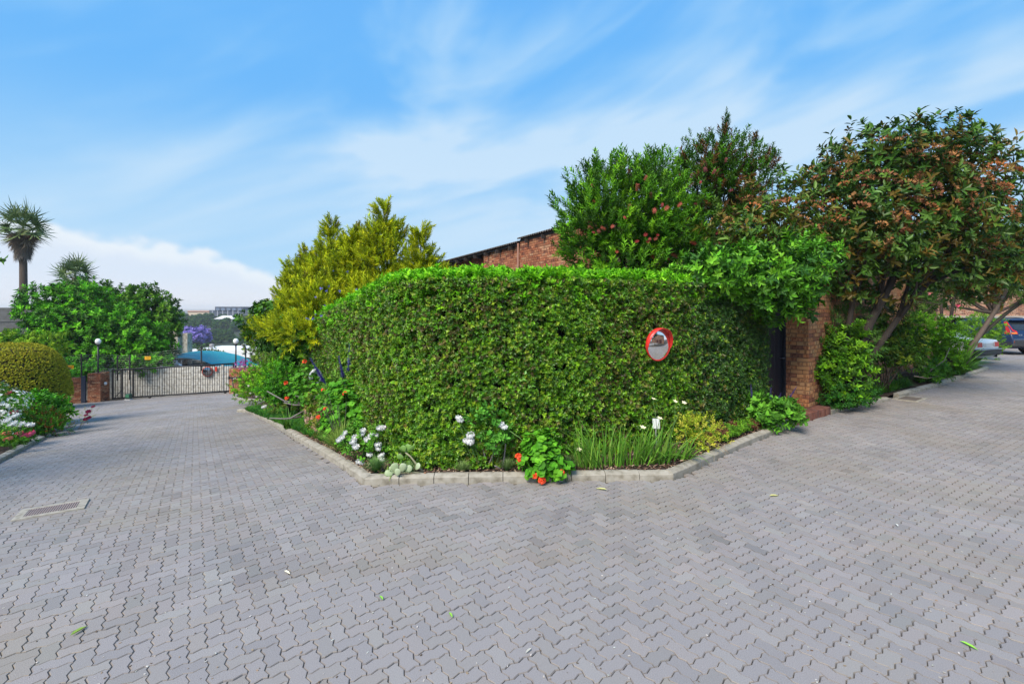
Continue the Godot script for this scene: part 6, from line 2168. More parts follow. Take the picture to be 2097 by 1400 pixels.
	tuft("blue-grey grass tuft close to the bare rose canes", on_ground(-0.06, -6.2, 0.08), 300, 0.17, Color(0.06, 0.12, 0.1))
	tuft("blue-grey grass tuft right of the front geranium", on_ground(0.72, -6.22, 0.08), 260, 0.2, Color(0.06, 0.12, 0.1))
	var fern := strap_clump("small yellow-green strap plant between grass tuft and succulent", on_ground(-1.5, -6.05, 0.08), 26, 0.2, 0.016, Vector3(-0.1, 0, 0.3), [Color(0.19, 0.3, 0.03), Color(0.13, 0.24, 0.025)], "strap_leaf_plant", "", 1.2)
	# pale paddle-leaved succulent
	var so := on_ground(-1.22, -6.12, 0.08)
	var su := thing("paddle_succulent", "pale green succulent with thick round paddle leaves on bent stems", "succulent", so)
	var stem := Shape.new()
	stem.tube([Vector3(0.12, 0, 0), Vector3(0.05, 0.08, 0.02), Vector3(-0.05, 0.2, 0.0), Vector3(-0.12, 0.26, 0.0)], 0.014, 0.01, 6)
	stem.tube([Vector3(0.12, 0, 0), Vector3(0.0, 0.03, 0.08), Vector3(-0.2, 0.04, 0.12)], 0.014, 0.01, 6)
	part("stem", stem.done(), mat(Color(0.3, 0.28, 0.17), 0.8), su)
	var paddle := Shape.new()
	paddle.lathe([Vector2(0, 0), Vector2(0.02, 0.008), Vector2(0.042, 0.045), Vector2(0.045, 0.075), Vector2(0.03, 0.103), Vector2(0, 0.112)], 10, Color.WHITE, Transform3D(Basis().scaled(Vector3(1, 1, 0.22)), Vector3.ZERO))
	var pm := paddle.done()
	var pt := [mat(Color(0.3, 0.38, 0.2), 0.5), mat(Color(0.16, 0.3, 0.06), 0.5), mat(Color(0.36, 0.43, 0.26), 0.5)]
	for q in [[-0.12, 0.26, 0.0, -0.9, 1, 1.0], [-0.12, 0.27, 0.02, -0.35, 1, 0.9], [-0.1, 0.27, 0, 0.25, 1, 1.0], [-0.13, 0.2, 0.04, -1.3, 1, 0.95], [-0.06, 0.28, 0, 0.7, 1, 0.8], [-0.2, 0.04, 0.12, -0.9, 0, 1.2], [-0.2, 0.05, 0.13, -0.3, 0, 1.25], [-0.14, 0.05, 0.12, 0.3, 2, 1.2], [-0.1, 0.05, 0.1, 0.9, 2, 1.1], [-0.24, 0.03, 0.14, -1.35, 0, 1.1], [0.02, 0.06, 0.06, 0.6, 2, 1.0], [-0.18, 0.02, 0.18, 0.1, 2, 1.0]]:
		part("paddle_leaf", pm, pt[q[4]], su, Vector3(q[0], q[1], q[2]), Basis(Vector3.BACK, -q[3]) * Basis(Vector3.UP, rng.randf_range(-0.7, 0.7)) * Basis().scaled(Vector3.ONE * q[5] * 0.85))
	# iris-like leaves and strap clumps
	var yg := [Color(0.13, 0.33, 0.03), Color(0.18, 0.4, 0.04), Color(0.09, 0.24, 0.025), Color(0.24, 0.42, 0.06)]
	strap_clump("few upright iris leaves close to the wall left of the bare rose canes", on_ground(-0.75, -6.32, 0.08), 14, 0.34, 0.014, Vector3(0.1, 0, 0.1), yg, "strap_leaf_plant", "", 0.3)
	strap_clump("tall arching strap-leaf clump just right of the front geranium", on_ground(1.0, -6.3, 0.08), 80, 0.66, 0.02, Vector3(-0.15, 0, 0.15), yg, "strap_leaf_plant", "", 0.7, 0.17)
	strap_clump("upright strap-leaf clump in the middle of the front strap plants", on_ground(1.42, -6.35, 0.08), 70, 0.58, 0.018, Vector3(0.1, 0, 0.1), yg, "strap_leaf_plant", "", 0.45, 0.16)
	var ir := strap_clump("strap-leaf clump with creamy flowers in front of the small white sign", on_ground(1.85, -6.45, 0.08), 90, 0.62, 0.022, Vector3(0.3, 0, 0.2), yg, "strap_leaf_plant", "", 0.7, 0.17)
	var cream := mat(Color(0.8, 0.76, 0.5), 0.6)
	flowers_on(ir, "flower", sprig(5, 0.05, 0.03, 0.01, 1.1, true), cream, [Vector3(0.1, 0.78, -0.3), Vector3(-0.12, 0.46, 0.0), Vector3(0.12, 0.56, -0.05), Vector3(0.55, 0.72, -0.35), Vector3(0.42, 0.74, -0.35), Vector3(-1.0, 0.22, 0.2)], 1.0, stalk)
	strap_clump("fresh strap leaves leaning right over the soil at the right front kerb corner", on_ground(2.2, -6.6, 0.08), 60, 0.46, 0.024, Vector3(0.45, 0, 0.25), yg, "strap_leaf_plant", "", 0.7, 0.17)
	# yellow-leaved sub-shrub and ground cover
	var ym := on_ground(2.75, -7.2, 0.08)
	var yl := thing("yellow_leaved_shrub", "small sparse yellow-leaved shrub behind the right front kerb corner", "shrub", ym)
	crown(yl, "foliage", [[0.0, 0.28, 0, 0.32, 0.18, 0.22, 120], [0.1, 0.1, 0.12, 0.3, 0.1, 0.2, 60]], [sprig(8, 0.05, 0.02, 0.1, 1.0)], [Color(0.3, 0.33, 0.06), Color(0.22, 0.28, 0.04), Color(0.37, 0.33, 0.12)], leafy(0.6, 0.4), 0.9, 0.5, 0.3, -0.4)
	var tws := Shape.new()
	for i in 8:
		var d := rand_dir()
		d.y = absf(d.y) * 0.5
		tws.tube(bend(Vector3(0.15, 0.02, 0.1), Vector3(0.15, 0.02, 0.1) + d * 0.35, 0.05, 4), 0.006, 0.003, 4)
	part("twigs", tws.done(), mat(Color(0.3, 0.22, 0.15), 0.9), yl)
	var gc := thing("ground_cover", "mat of small green and purple ground cover along the right front kerb", "ground cover")
	gc.set_meta("kind", "stuff")
	var c := Copies3D.new([sprig(8, 0.04, 0.022, 0.05, 1.1)])
	for i in 2400:
		var p := Vector2(2.95, -7.3).lerp(Vector2(4.75, -8.95), rng.randf()) + Vector2(0.6, 0.75).normalized() * rng.randf_range(-0.65, 0.12)
		if Geometry2D.is_point_in_polygon(p + Vector2(0.08, 0.08), bed_outlines[0]):
			var tone := Color(0.12, 0.05, 0.07) if wob.get_noise_2d(p.x * 160.0, p.y * 160.0) > 0.15 else pick([Color(0.09, 0.2, 0.03), Color(0.13, 0.26, 0.04), Color(0.06, 0.14, 0.03)])
			c.add(0, aimed(Vector3.UP + rand_dir() * 0.6, rng.randf() * 6.0, rng.randf_range(0.7, 1.2)), on_ground(p.x, p.y, 0.1 + 0.06 * rng.randf()), vary(tone))
	c.done("mat_leaves", leafy(0.6, 0.4), gc)
	# big-leaved salvia before the door
	var bo := on_ground(4.55, -8.62, 0.08)
	var bs := thing("blue_salvia", "leafy salvia with a few violet spikes in front of the dark door", "salvia", bo)
	crown(bs, "foliage", [[0.0, 0.3, 0, 0.36, 0.2, 0.25, 75], [0.2, 0.22, 0.15, 0.25, 0.18, 0.2, 45], [-0.15, 0.12, 0.2, 0.25, 0.14, 0.2, 40]], [sprig(8, 0.09, 0.055, 0.1, 1.2, true)], [Color(0.08, 0.22, 0.05), Color(0.12, 0.29, 0.07), Color(0.06, 0.16, 0.04)], leafy(0.5, 0.4), 0.95, 0.5, 0.35, -0.5)
	for q in [[Vector3(-0.3, 0.3, 0), Vector3(-0.33, 0.72, 0.0)], [Vector3(0.0, 0.3, 0), Vector3(0.03, 0.66, 0)], [Vector3(0.25, 0.3, 0), Vector3(0.45, 0.68, 0.05)], [Vector3(0.1, 0.3, 0), Vector3(0.15, 0.58, 0.1)]]:
		spike(bs, q[0], q[1], 0.025, Color(0.17, 0.12, 0.45), "flower_spike", 0.45)
	# left side of the island: grass carpet, small trees, dead branches
	var gr := thing("lawn_edge", "dark green tufted grass along the left kerb of the island", "grass")
	gr.set_meta("kind", "stuff")
	var gsprig := Shape.new()
	for i in 14:
		var a := rng.randf() * TAU
		var tilt := rng.randf_range(0.1, 0.8)
		gsprig.blade(Vector3(cos(a), 0, sin(a)) * 0.02, Vector3(cos(a) * sin(tilt), cos(tilt), sin(a) * sin(tilt)), Vector3(-sin(a), 0, cos(a)), 0.16 * rng.randf_range(0.7, 1.2), 0.012, 0.6, Color.WHITE * rng.randf_range(0.7, 1.3), 3)
	var gc2 := Copies3D.new([gsprig.done(false)])
	for i in 5200:
		var f := pow(rng.randf(), 1.25)
		var p := Vector2(-8.95, -16.1).lerp(Vector2(-2.9, -7.75), f) + ACROSS * rng.randf_range(0.14, lerpf(1.1, 0.45, f))
		if wob.get_noise_2d(p.x * 70.0, p.y * 70.0) < -0.35:
			continue
		gc2.add(0, aimed(Vector3.UP + rand_dir() * 0.25, rng.randf() * 6.0, rng.randf_range(0.6, 1.1)), on_ground(p.x, p.y, 0.07), vary(pick([Color(0.03, 0.13, 0.045), Color(0.045, 0.16, 0.04), Color(0.03, 0.1, 0.05), Color(0.08, 0.2, 0.03)])))
	gc2.done("grass_blades", leafy(0.6, 0.35), gr)
	var small := sprig(9, 0.06, 0.035, 0.1, 1.1)
	for q in [["small clipped standard tree with round green head beside the bleached branches", Vector3(-5.75, 0, -12.5), [[0.0, 1.0, 0.0, 0.6, 0.42, 0.5, 420], [-0.25, 0.75, 0.1, 0.4, 0.3, 0.4, 170], [0.35, 0.85, 0, 0.4, 0.35, 0.4, 180]], [Color(0.05, 0.19, 0.02), Color(0.08, 0.27, 0.025), Color(0.035, 0.12, 0.02)]], ["airy lighter shrub on a thin trunk near the far end of the island", Vector3(-7.45, 0, -15.3), [[0.0, 1.1, 0, 0.65, 0.45, 0.55, 330], [0.4, 1.5, -0.3, 0.55, 0.4, 0.5, 220], [-0.2, 0.75, 0.1, 0.45, 0.3, 0.4, 150]], [Color(0.13, 0.3, 0.02), Color(0.17, 0.36, 0.03), Color(0.08, 0.2, 0.02)]]]:
		var o := on_ground(q[1].x, q[1].z, 0.08)
		var t := thing("small_tree", q[0], "tree", o)
		crown(t, "crown", q[2], [small], q[3], leafy(0.5, 0.4), 1.0, 0.5, 0.4, -0.3, 0.35)
		trunk_part(t, [Vector3(0, -0.1, 0), Vector3(0.05, 0.4, 0), Vector3(0, 0.9, 0)], 0.045, 0.03, Color(0.06, 0.045, 0.035))
		limbs(t, Vector3(0, 0.7, 0), q[2], 0.018, bark)
	var wr := thing("pale_rose_shrub", "sparse shrub with a few white flowers under the small standard tree", "rose", on_ground(-6.4, -13.3, 0.08))
	crown(wr, "foliage", [[0.0, 0.35, 0, 0.4, 0.25, 0.3, 60]], [rleaf], [Color(0.13, 0.2, 0.06), Color(0.09, 0.15, 0.05), Color(0.2, 0.2, 0.1)], leafy(0.6, 0.4), 0.9, 0.5, 0.2, -0.5)
	flowers_on(wr, "bloom", rose, white, [Vector3(-0.25, 0.55, 0.1), Vector3(0.05, 0.45, 0.2), Vector3(-0.2, 0.3, 0.3), Vector3(0.4, 0.1, 0.6)], 1.3, stalk)
	var fb := on_ground(-9.5, -19.4, 0.1)
	var bu := thing("light_green_bush", "loose light green bush with white dots of flower before the right gate wall", "bush", fb)
	var bbl := [[0.0, 0.95, 0, 1.0, 0.55, 0.7, 420], [-0.8, 0.7, 0.2, 0.7, 0.5, 0.6, 260], [0.5, 1.2, -0.3, 0.7, 0.5, 0.6, 240], [-0.5, 0.35, 0.3, 0.8, 0.4, 0.6, 240]]
	crown(bu, "foliage", bbl, [small], [Color(0.14, 0.33, 0.02), Color(0.19, 0.4, 0.03), Color(0.09, 0.2, 0.02), Color(0.13, 0.2, 0.04)], leafy(0.5, 0.4), 1.2, 0.5, 0.4, -0.28, 0.35)
	crown(bu, "white_flowers", bbl.map(func(b): return [b[0], b[1], b[2], b[3], b[4], b[5], 9]), [sprig(5, 0.045, 0.035, 0.02, 1.2)], [Color(0.75, 0.75, 0.7)], tinted(0.7), 1.0, 0.5, 0.9, -0.9)
	limbs(bu, Vector3.ZERO, bbl, 0.025, bark)
	var oy := on_ground(-11.0, -22.1, 0.1)
	var ol := thing("clipped_olive_bush", "rounded dull yellow-green bush behind the fan-leaved plant", "bush", oy)
	var obl := [[0.0, 0.55, 0, 0.6, 0.5, 0.5, 300], [0.3, 0.4, 0.2, 0.4, 0.4, 0.4, 150]]
	crown(ol, "foliage", obl, [small], [Color(0.13, 0.2, 0.02), Color(0.09, 0.15, 0.02), Color(0.19, 0.22, 0.04)], leafy(0.5, 0.4), 1.0, 0.5, 0.5, -0.4, 0.3)
	limbs(ol, Vector3.ZERO, obl, 0.02, bark)
	var fo := on_ground(-11.8, -21.9, 0.1)
	var fp := thing("fan_leaf_plant", "spiky fan-leaved plant on a short leaning stem at the tip of the small bed", "plant", fo)
	for i in 30:
		var a := lerpf(-1.5, 1.3, i / 29.0)
		var s := Shape.new()
		var d := Vector3(sin(a), cos(a) * 0.9 + 0.1, rng.randf_range(-0.35, 0.35))
		s.blade(Vector3(0.0, 0.28, 0.0), d, d.cross(Vector3(0, 0, 1)), rng.randf_range(0.5, 0.75), 0.035, 0.12, Color.WHITE * rng.randf_range(0.8, 1.15), 3)
		part("leaf_blade", s.done(false), tinted_as(pick([Color(0.17, 0.36, 0.05), Color(0.13, 0.29, 0.08), Color(0.2, 0.4, 0.06)])), fp)
	var fst := Shape.new()
	fst.tube([Vector3(0.25, -0.05, 0.12), Vector3(0.1, 0.16, 0.05), Vector3(0, 0.3, 0)], 0.05, 0.05, 7)
	part("stem", fst.done(), mat(Color(0.2, 0.14, 0.09), 0.9, 0.0, "bark", 4.0, 1.0), fp)
	var db := thing("bleached_branches", "dead bleached grey branches sticking out left of the brick planter", "branches", Vector3(-4.45, 0.0, -10.3))
	for q in [[Vector3(0.1, 0.12, 0.0), Vector3(-0.3, 0.2, 0.1), Vector3(-0.65, 0.42, 0.15)], [Vector3(0.15, 0.1, 0.0), Vector3(-0.1, 0.12, 0.1), Vector3(-0.3, 0.18, 0.15)], [Vector3(0.0, -0.15, 0.0), Vector3(-0.3, -0.17, 0.1), Vector3(-0.6, -0.14, 0.15)], [Vector3(-0.2, -0.17, 0.08), Vector3(-0.05, -0.08, 0.1), Vector3(0.1, 0.0, 0.1)], [Vector3(0.1, 0.15, 0), Vector3(-0.02, 0.26, 0.0), Vector3(-0.12, 0.3, 0.0)]]:
		var s := Shape.new()
		s.tube(q, 0.022, 0.01, 6)
		part("branch", s.done(), bleached, db)
	var dbs := Shape.new()
	dbs.tube([Vector3(0.1, -0.6, -0.05), Vector3(0.08, -0.1, 0), Vector3(0.12, 0.18, 0)], 0.03, 0.022, 6)
	part("branch", dbs.done(), bleached, db)
	strap_clump("strap-leaf clump at the foot of the brick planter", on_ground(-4.85, -10.55, 0.08), 40, 0.5, 0.025, Vector3(-0.2, 0, 0.2), [Color(0.09, 0.25, 0.025), Color(0.14, 0.32, 0.03), Color(0.06, 0.17, 0.02)])
	var iv := thing("planter_creeper", "creeper trailing down the front of the brick planter", "creeper", Vector3(-3.6, 0.0, -8.95))
	crown(iv, "foliage", [[-0.05, 0.2, 0.02, 0.12, 0.36, 0.1, 60], [0.3, 0.0, 0.1, 0.25, 0.3, 0.15, 70]], [sprig(6, 0.05, 0.03, 0.06, 1.2)], [Color(0.08, 0.15, 0.025), Color(0.12, 0.19, 0.03), Color(0.17, 0.16, 0.06)], leafy(0.5, 0.4), 1.0, 0.3, 0.4, -0.4)


# ---------------------------------------------------------------- plants by the brick wall on the right
func build_right_plants() -> void:
	var bark := mat(Color(0.1, 0.075, 0.06), 0.9, 0.0, "bark", 3.0, 1.0)
	var pale_bark := mat(Color(0.22, 0.18, 0.15), 0.9, 0.0, "bark", 3.0, 1.0)
	var mid := sprig(9, 0.09, 0.04, 0.12, 1.05, true)
	var narrow := sprig(10, 0.13, 0.025, 0.18, 0.9, false, 0.15, 0.3)
	var small := sprig(9, 0.055, 0.03, 0.08, 1.1)
	var list := [
		["green_shrub", "glossy shrub with yellow-green tips right against the brick wall end", Vector3(6.85, 0.1, -10.38), [[0.0, 0.95, 0.1, 0.36, 0.4, 0.28, 150], [0.1, 0.5, 0.15, 0.38, 0.38, 0.28, 140], [-0.25, 0.7, 0.15, 0.3, 0.3, 0.25, 80], [0.3, 1.3, 0.0, 0.4, 0.35, 0.3, 130], [0.45, 0.8, 0, 0.35, 0.4, 0.3, 110]], mid, [Color(0.05, 0.14, 0.02), Color(0.08, 0.2, 0.025), Color(0.15, 0.3, 0.03), Color(0.04, 0.1, 0.02)], 1.0],
		["twiggy_shrub", "taller twiggy shrub on many thin stems left of the clipped bush", Vector3(9.1, 0.1, -11.95), [[0.0, 1.25, 0.0, 0.6, 0.5, 0.35, 260], [0.45, 0.95, 0.0, 0.5, 0.45, 0.35, 200], [-0.45, 1.0, 0.05, 0.45, 0.45, 0.35, 170], [0.1, 1.75, -0.1, 0.55, 0.35, 0.35, 150]], mid, [Color(0.035, 0.095, 0.02), Color(0.055, 0.13, 0.025), Color(0.13, 0.17, 0.035), Color(0.03, 0.07, 0.02)], 0.9],
		["grey_leaved_bush", "soft grey-green bush between photinia trunks and brick wall", Vector3(7.6, 0.1, -10.9), [[-0.2, 1.75, 0.1, 0.5, 0.4, 0.3, 130], [0.2, 1.4, 0.1, 0.45, 0.4, 0.3, 110], [-0.5, 2.2, 0, 0.35, 0.35, 0.3, 80]], narrow, [Color(0.06, 0.14, 0.06), Color(0.09, 0.18, 0.08), Color(0.05, 0.11, 0.05)], 0.7],
		["clipped_bush", "clipped lime-green bush with a flat bright top by the leaning oleander", Vector3(12.35, 0.1, -14.55), [[0.0, 1.35, 0.0, 0.8, 0.5, 0.6, 520], [0.35, 0.9, 0.15, 0.6, 0.5, 0.5, 300], [-0.45, 0.85, 0.1, 0.5, 0.5, 0.5, 240]], mid, [Color(0.15, 0.33, 0.025), Color(0.19, 0.38, 0.03), Color(0.09, 0.22, 0.02), Color(0.06, 0.14, 0.02)], 0.85],
		["round_clipped_bush", "round clipped pale green bush in front of the carport, left of the blue car", Vector3(20.2, 0.0, -20.9), [[-0.1, 1.3, 0.0, 0.8, 0.65, 0.7, 620], [0.0, 0.6, 0.1, 0.6, 0.5, 0.6, 300]], small, [Color(0.12, 0.24, 0.03), Color(0.16, 0.29, 0.05), Color(0.08, 0.17, 0.03)], 1.2],
		["low_green_shrub", "low dense dark green shrub at the corner of the brick step", Vector3(6.95, 0.1, -10.15), [[-0.15, 0.22, 0.05, 0.45, 0.2, 0.25, 260], [0.4, 0.2, -0.25, 0.4, 0.18, 0.25, 200]], small, [Color(0.025, 0.1, 0.03), Color(0.04, 0.14, 0.035), Color(0.02, 0.07, 0.025)], 1.0],
		["lower_shrub", "small leafy plant at the foot of the clipped lime-green bush", Vector3(11.7, 0.1, -13.6), [[0.0, 0.3, 0.0, 0.45, 0.25, 0.35, 150]], mid, [Color(0.07, 0.19, 0.04), Color(0.1, 0.24, 0.05), Color(0.05, 0.13, 0.03)], 0.8]]
	for q in list:
		var t := thing(q[0], q[1], "shrub", q[2])
		crown(t, "foliage", q[3], [q[4]], q[5], leafy(0.42, 0.35), q[6], 0.5, 0.4, -0.3, 0.35)
		limbs(t, Vector3.ZERO, q[3], 0.02, bark)
		if q[0] == "twiggy_shrub":
			for k in 9:
				var s := Shape.new()
				s.tube(bend(Vector3(rng.randf_range(-0.15, 0.15), 0, 0), Vector3(rng.randf_range(-0.6, 0.7), 1.2, rng.randf_range(-0.2, 0.2)), 0.0, 5), 0.016, 0.008, 5)
				part("thin_stem", s.done(), bark, t)
	# oleander with pink flowers
	var o := Vector3(14.2, 0.1, -15.3)
	var ol := thing("oleander_tree", "leaning oleander tree with narrow leaves and pink flowers by the parked cars", "tree", o)
	var ob := [[14.6, 3.5, -15.2, 1.1, 0.8, 0.9, 330], [15.6, 3.6, -15.4, 1.2, 0.75, 0.9, 350], [16.6, 3.7, -15.6, 1.0, 0.9, 0.9, 300], [13.6, 2.9, -15.4, 0.8, 0.7, 0.8, 220], [15.8, 2.85, -15.4, 1.0, 0.4, 0.7, 210], [17.0, 3.0, -15.8, 0.8, 0.5, 0.7, 170], [15.4, 4.6, -15.8, 1.2, 0.8, 0.9, 260], [12.9, 2.2, -15.6, 0.6, 0.6, 0.6, 140], [16.0, 4.3, -16.2, 1.2, 0.8, 0.9, 330], [14.3, 2.8, -16.0, 1.0, 0.6, 0.8, 260], [17.3, 3.9, -16.4, 0.9, 0.9, 0.9, 280], [13.8, 4.0, -16.2, 1.0, 0.9, 0.9, 280]]
	crown(ol, "crown", ob, [narrow, sprig(12, 0.15, 0.022, 0.22, 0.95, false, 0.2, 0.3)], [Color(0.05, 0.12, 0.05), Color(0.075, 0.16, 0.06), Color(0.035, 0.085, 0.035), Color(0.1, 0.17, 0.07)], leafy(0.45, 0.25), 1.05, 0.3, 0.3, -0.25, 0.4, o)
	limbs(ol, Vector3(0.9, 1.9, 0.0), ob, 0.05, pale_bark, o)
	trunk_part(ol, [Vector3(-0.1, 0, 0), Vector3(0.25, 0.9, 0), Vector3(0.85, 1.9, 0.05), Vector3(1.4, 2.8, 0)], 0.085, 0.05, Color(0.24, 0.19, 0.16))
	trunk_part(ol, [Vector3(-0.2, 0, -0.1), Vector3(0.35, 1.0, -0.1), Vector3(1.3, 1.9, 0.0), Vector3(2.3, 2.6, 0.0)], 0.07, 0.04, Color(0.07, 0.07, 0.05))
	trunk_part(ol, [Vector3(-0.35, 0, 0), Vector3(-0.7, 1.2, 0), Vector3(-0.75, 2.4, 0)], 0.06, 0.04, Color(0.12, 0.09, 0.075))
	trunk_part(ol, [Vector3(-0.3, 0, -0.1), Vector3(-0.45, 1.2, -0.1), Vector3(-0.2, 2.6, -0.1)], 0.06, 0.04, Color(0.1, 0.08, 0.07))
	var pink := mat(Color(0.75, 0.1, 0.2), 0.6)
	var pale := mat(Color(0.78, 0.3, 0.3), 0.6)
	var fl := sprig(14, 0.06, 0.045, 0.04, 1.2, true)
	for i in 26:
		var b: Array = ob[rng.randi() % 7]
		var d := rand_dir()
		d.z = absf(d.z) * 0.8 + 0.3
		part("flower_cluster", fl, pink if i % 3 else pale, ol, Vector3(b[0] + d.x * b[3], b[1] + d.y * b[4], b[2] + d.z * b[5]) - o, aimed(d + Vector3.UP, i, rng.randf_range(0.9, 1.5)))
	o = Vector3(12.0, 0.0, -18.0)
	var ev := thing("dark_evergreen_tree", "dense dark evergreen behind the brick wall, seen between the photinia trunks", "tree", o)
	var eb := [[10.2, 3.2, -16.6, 1.2, 1.0, 0.9, 330], [11.8, 3.5, -17.4, 1.3, 1.2, 1.0, 380], [13.4, 3.3, -17.8, 1.3, 1.3, 1.0, 360], [14.8, 2.6, -18.6, 1.2, 1.0, 1.0, 260], [9.0, 3.5, -15.6, 1.0, 0.8, 0.8, 260], [11.0, 4.6, -17.0, 1.4, 0.8, 1.0, 300], [13.0, 4.8, -17.8, 1.4, 0.9, 1.0, 300], [8.0, 3.6, -13.8, 0.7, 0.6, 0.6, 180]]
	crown(ev, "crown", eb, [mid], [Color(0.03, 0.08, 0.02), Color(0.04, 0.1, 0.025), Color(0.025, 0.06, 0.02)], leafy(0.5, 0.3), 1.5, 0.4, 0.4, -0.3, 0.35, o)
	limbs(ev, Vector3(0, 2.0, 0), eb, 0.06, bark, o)
	trunk_part(ev, [Vector3.ZERO, Vector3(0.1, 1.0, 0), Vector3(0, 2.0, 0)], 0.16, 0.1)
	# arching strap-leaved plant
	var tones := [Color(0.07, 0.22, 0.02), Color(0.1, 0.28, 0.025), Color(0.05, 0.15, 0.018), Color(0.13, 0.32, 0.03)]
	for q in [["large dark green fountain of strap leaves left of the white car", Vector3(13.95, 0.1, -15.2), 160, 1.2, 0.045], ["smaller strap-leaf clump in front of the large fountain of leaves", Vector3(14.15, 0.1, -15.5), 120, 0.75, 0.035]]:
		strap_clump(q[0], q[1], q[2], q[3], q[4], Vector3(0.15, 0, 0.2), tones, "strap_leaf_plant", "", 0.95)
	# lily turf along the kerb
	var lt := thing("lily_turf", "band of grassy dark green lily turf along the right kerb", "ground cover")
	lt.set_meta("kind", "stuff")
	var s := Shape.new()
	for i in 12:
		var a := rng.randf() * TAU
		var tilt := rng.randf_range(0.2, 1.0)
		s.blade(Vector3.ZERO, Vector3(cos(a) * sin(tilt), cos(tilt), sin(a) * sin(tilt)), Vector3(-sin(a), 0, cos(a)), 0.27 * rng.randf_range(0.7, 1.2), 0.014, 0.9, Color.WHITE * rng.randf_range(0.7, 1.3), 4)
	var c := Copies3D.new([s.done(false)])
	for i in 1500:
		var f := rng.randf()
		var p := Vector2(7.3, -10.6).lerp(Vector2(15.8, -16.6), f) + Vector2(0.58, -0.81) * rng.randf_range(0.15, 0.75)
		if wob.get_noise_2d(p.x * 60.0, p.y * 60.0) < -0.3:
			continue
		c.add(0, aimed(Vector3.UP + rand_dir() * 0.3, rng.randf() * 6.0, rng.randf_range(0.6, 1.15)), on_ground(p.x, p.y, 0.08), vary(pick([Color(0.04, 0.14, 0.04), Color(0.06, 0.18, 0.04), Color(0.09, 0.2, 0.05), Color(0.035, 0.1, 0.035)])))
	c.done("lily_turf_blades", leafy(0.55, 0.35), lt)
	var dbr := thing("dry_branch", "bare pale dry branch lying in the lily turf by the right kerb", "branch", Vector3(11.3, 0.25, -13.45))
	for q in [[Vector3(0, 0, 0), Vector3(0.35, 0.2, -0.1), Vector3(0.8, 0.45, -0.2), Vector3(0.95, 0.8, -0.2)], [Vector3(0.3, 0.17, -0.1), Vector3(0.1, 0.3, 0), Vector3(-0.2, 0.35, 0)], [Vector3(-0.3, 0.05, 0.1), Vector3(0.1, -0.02, 0.05), Vector3(0.5, 0.05, 0)]]:
		var b := Shape.new()
		b.tube(q, 0.02, 0.008, 5)
		part("twig", b.done(), mat(Color(0.36, 0.28, 0.2), 0.9), dbr)


# ---------------------------------------------------------------- cars
# profile: closed outline (z, y), nose at negative z, tail at zero; width shrinks above the waist
func car_body(profile: PackedVector2Array, half: float, waist: float, roof: float, lean: float) -> ArrayMesh:
	var s := Shape.new()
	s.soft(true)
	var layers := [-1.0, -0.985, -0.9, -0.6, 0.0, 0.6, 0.9, 0.985, 1.0]
	var shrink := [0.05, 0.018, 0.0, 0.0, 0.0, 0.0, 0.0, 0.018, 0.05]
	var rings := []
	var mid := Vector2.ZERO
	for p in profile:
		mid += p / profile.size()
	for k in layers.size():
		var ring := []
		for i in profile.size():
			var p := profile[i]
			var q = p + (mid - p).normalized() * shrink[k]
			ring.append(Vector3(layers[k] * car_half(p.y, half, waist, roof, lean), q.y, q.x))
		rings.append(ring)
	var n := profile.size()
	for k in layers.size() - 1:
		for i in n:
			var j := (i + 1) % n
			s.quad(rings[k][i], rings[k][j], rings[k + 1][j], rings[k + 1][i])
	s.soft(false)
	var ids := Geometry2D.triangulate_polygon(profile)
	for e in [0, layers.size() - 1]:
		for i in range(0, ids.size(), 3):
			s.tri(rings[e][ids[i]], rings[e][ids[i + 1]], rings[e][ids[i + 2]])
	return s.done()


func car_half(y: float, half: float, waist: float, roof: float, lean: float) -> float:
	if y < waist:
		return half * (1.0 - 0.05 * smoothstep(waist * 0.55, 0.2, y))
	return half - lean * (y - waist) / (roof - waist)


# a flat patch on both flanks, outline (z, y), standing proud
func flank(outline: PackedVector2Array, half: float, waist: float, roof: float, lean: float, proud: float, side: float) -> ArrayMesh:
	var s := Shape.new()
	s.soft(false)
	var ids := Geometry2D.triangulate_polygon(outline)
	for i in range(0, ids.size(), 3):
		var v := []
		for k in 3:
			var p := outline[ids[i + k]]
			v.append(Vector3(side * (car_half(p.y, half, waist, roof, lean) + proud), p.y, p.x))
		s.tri(v[0], v[1], v[2])
	return s.done()


# a patch across the tail, corners (x, y, z)
func panel(pts: Array) -> ArrayMesh:
	var s := Shape.new()
	s.soft(false)
	for i in range(1, pts.size() - 1):
		s.tri(pts[0], pts[i], pts[i + 1])
	return s.done()


func wheel(t: Node3D, at: Vector3, r: float) -> void:
	var lay := Basis(Vector3(0, 0, 1), Vector3(1, 0, 0), Vector3(0, 1, 0))
	var s := Shape.new()
	s.lathe([Vector2(r * 0.62, -0.1), Vector2(r * 0.95, -0.1), Vector2(r, -0.07), Vector2(r, 0.07), Vector2(r * 0.95, 0.1), Vector2(r * 0.62, 0.1)], 28, Color.WHITE, Transform3D(lay, Vector3.ZERO))
	var w := part("wheel", s.done(), mat(Color(0.02, 0.02, 0.02), 0.85), t, at)
	s = Shape.new()
	s.lathe([Vector2(0, -0.085), Vector2(r * 0.63, -0.085), Vector2(r * 0.66, 0.0), Vector2(r * 0.63, 0.085), Vector2(0.0, 0.085)], 24, Color.WHITE, Transform3D(lay, Vector3.ZERO))
	part("rim", s.done(), mat(Color(0.35, 0.35, 0.37), 0.35, 0.8), w)


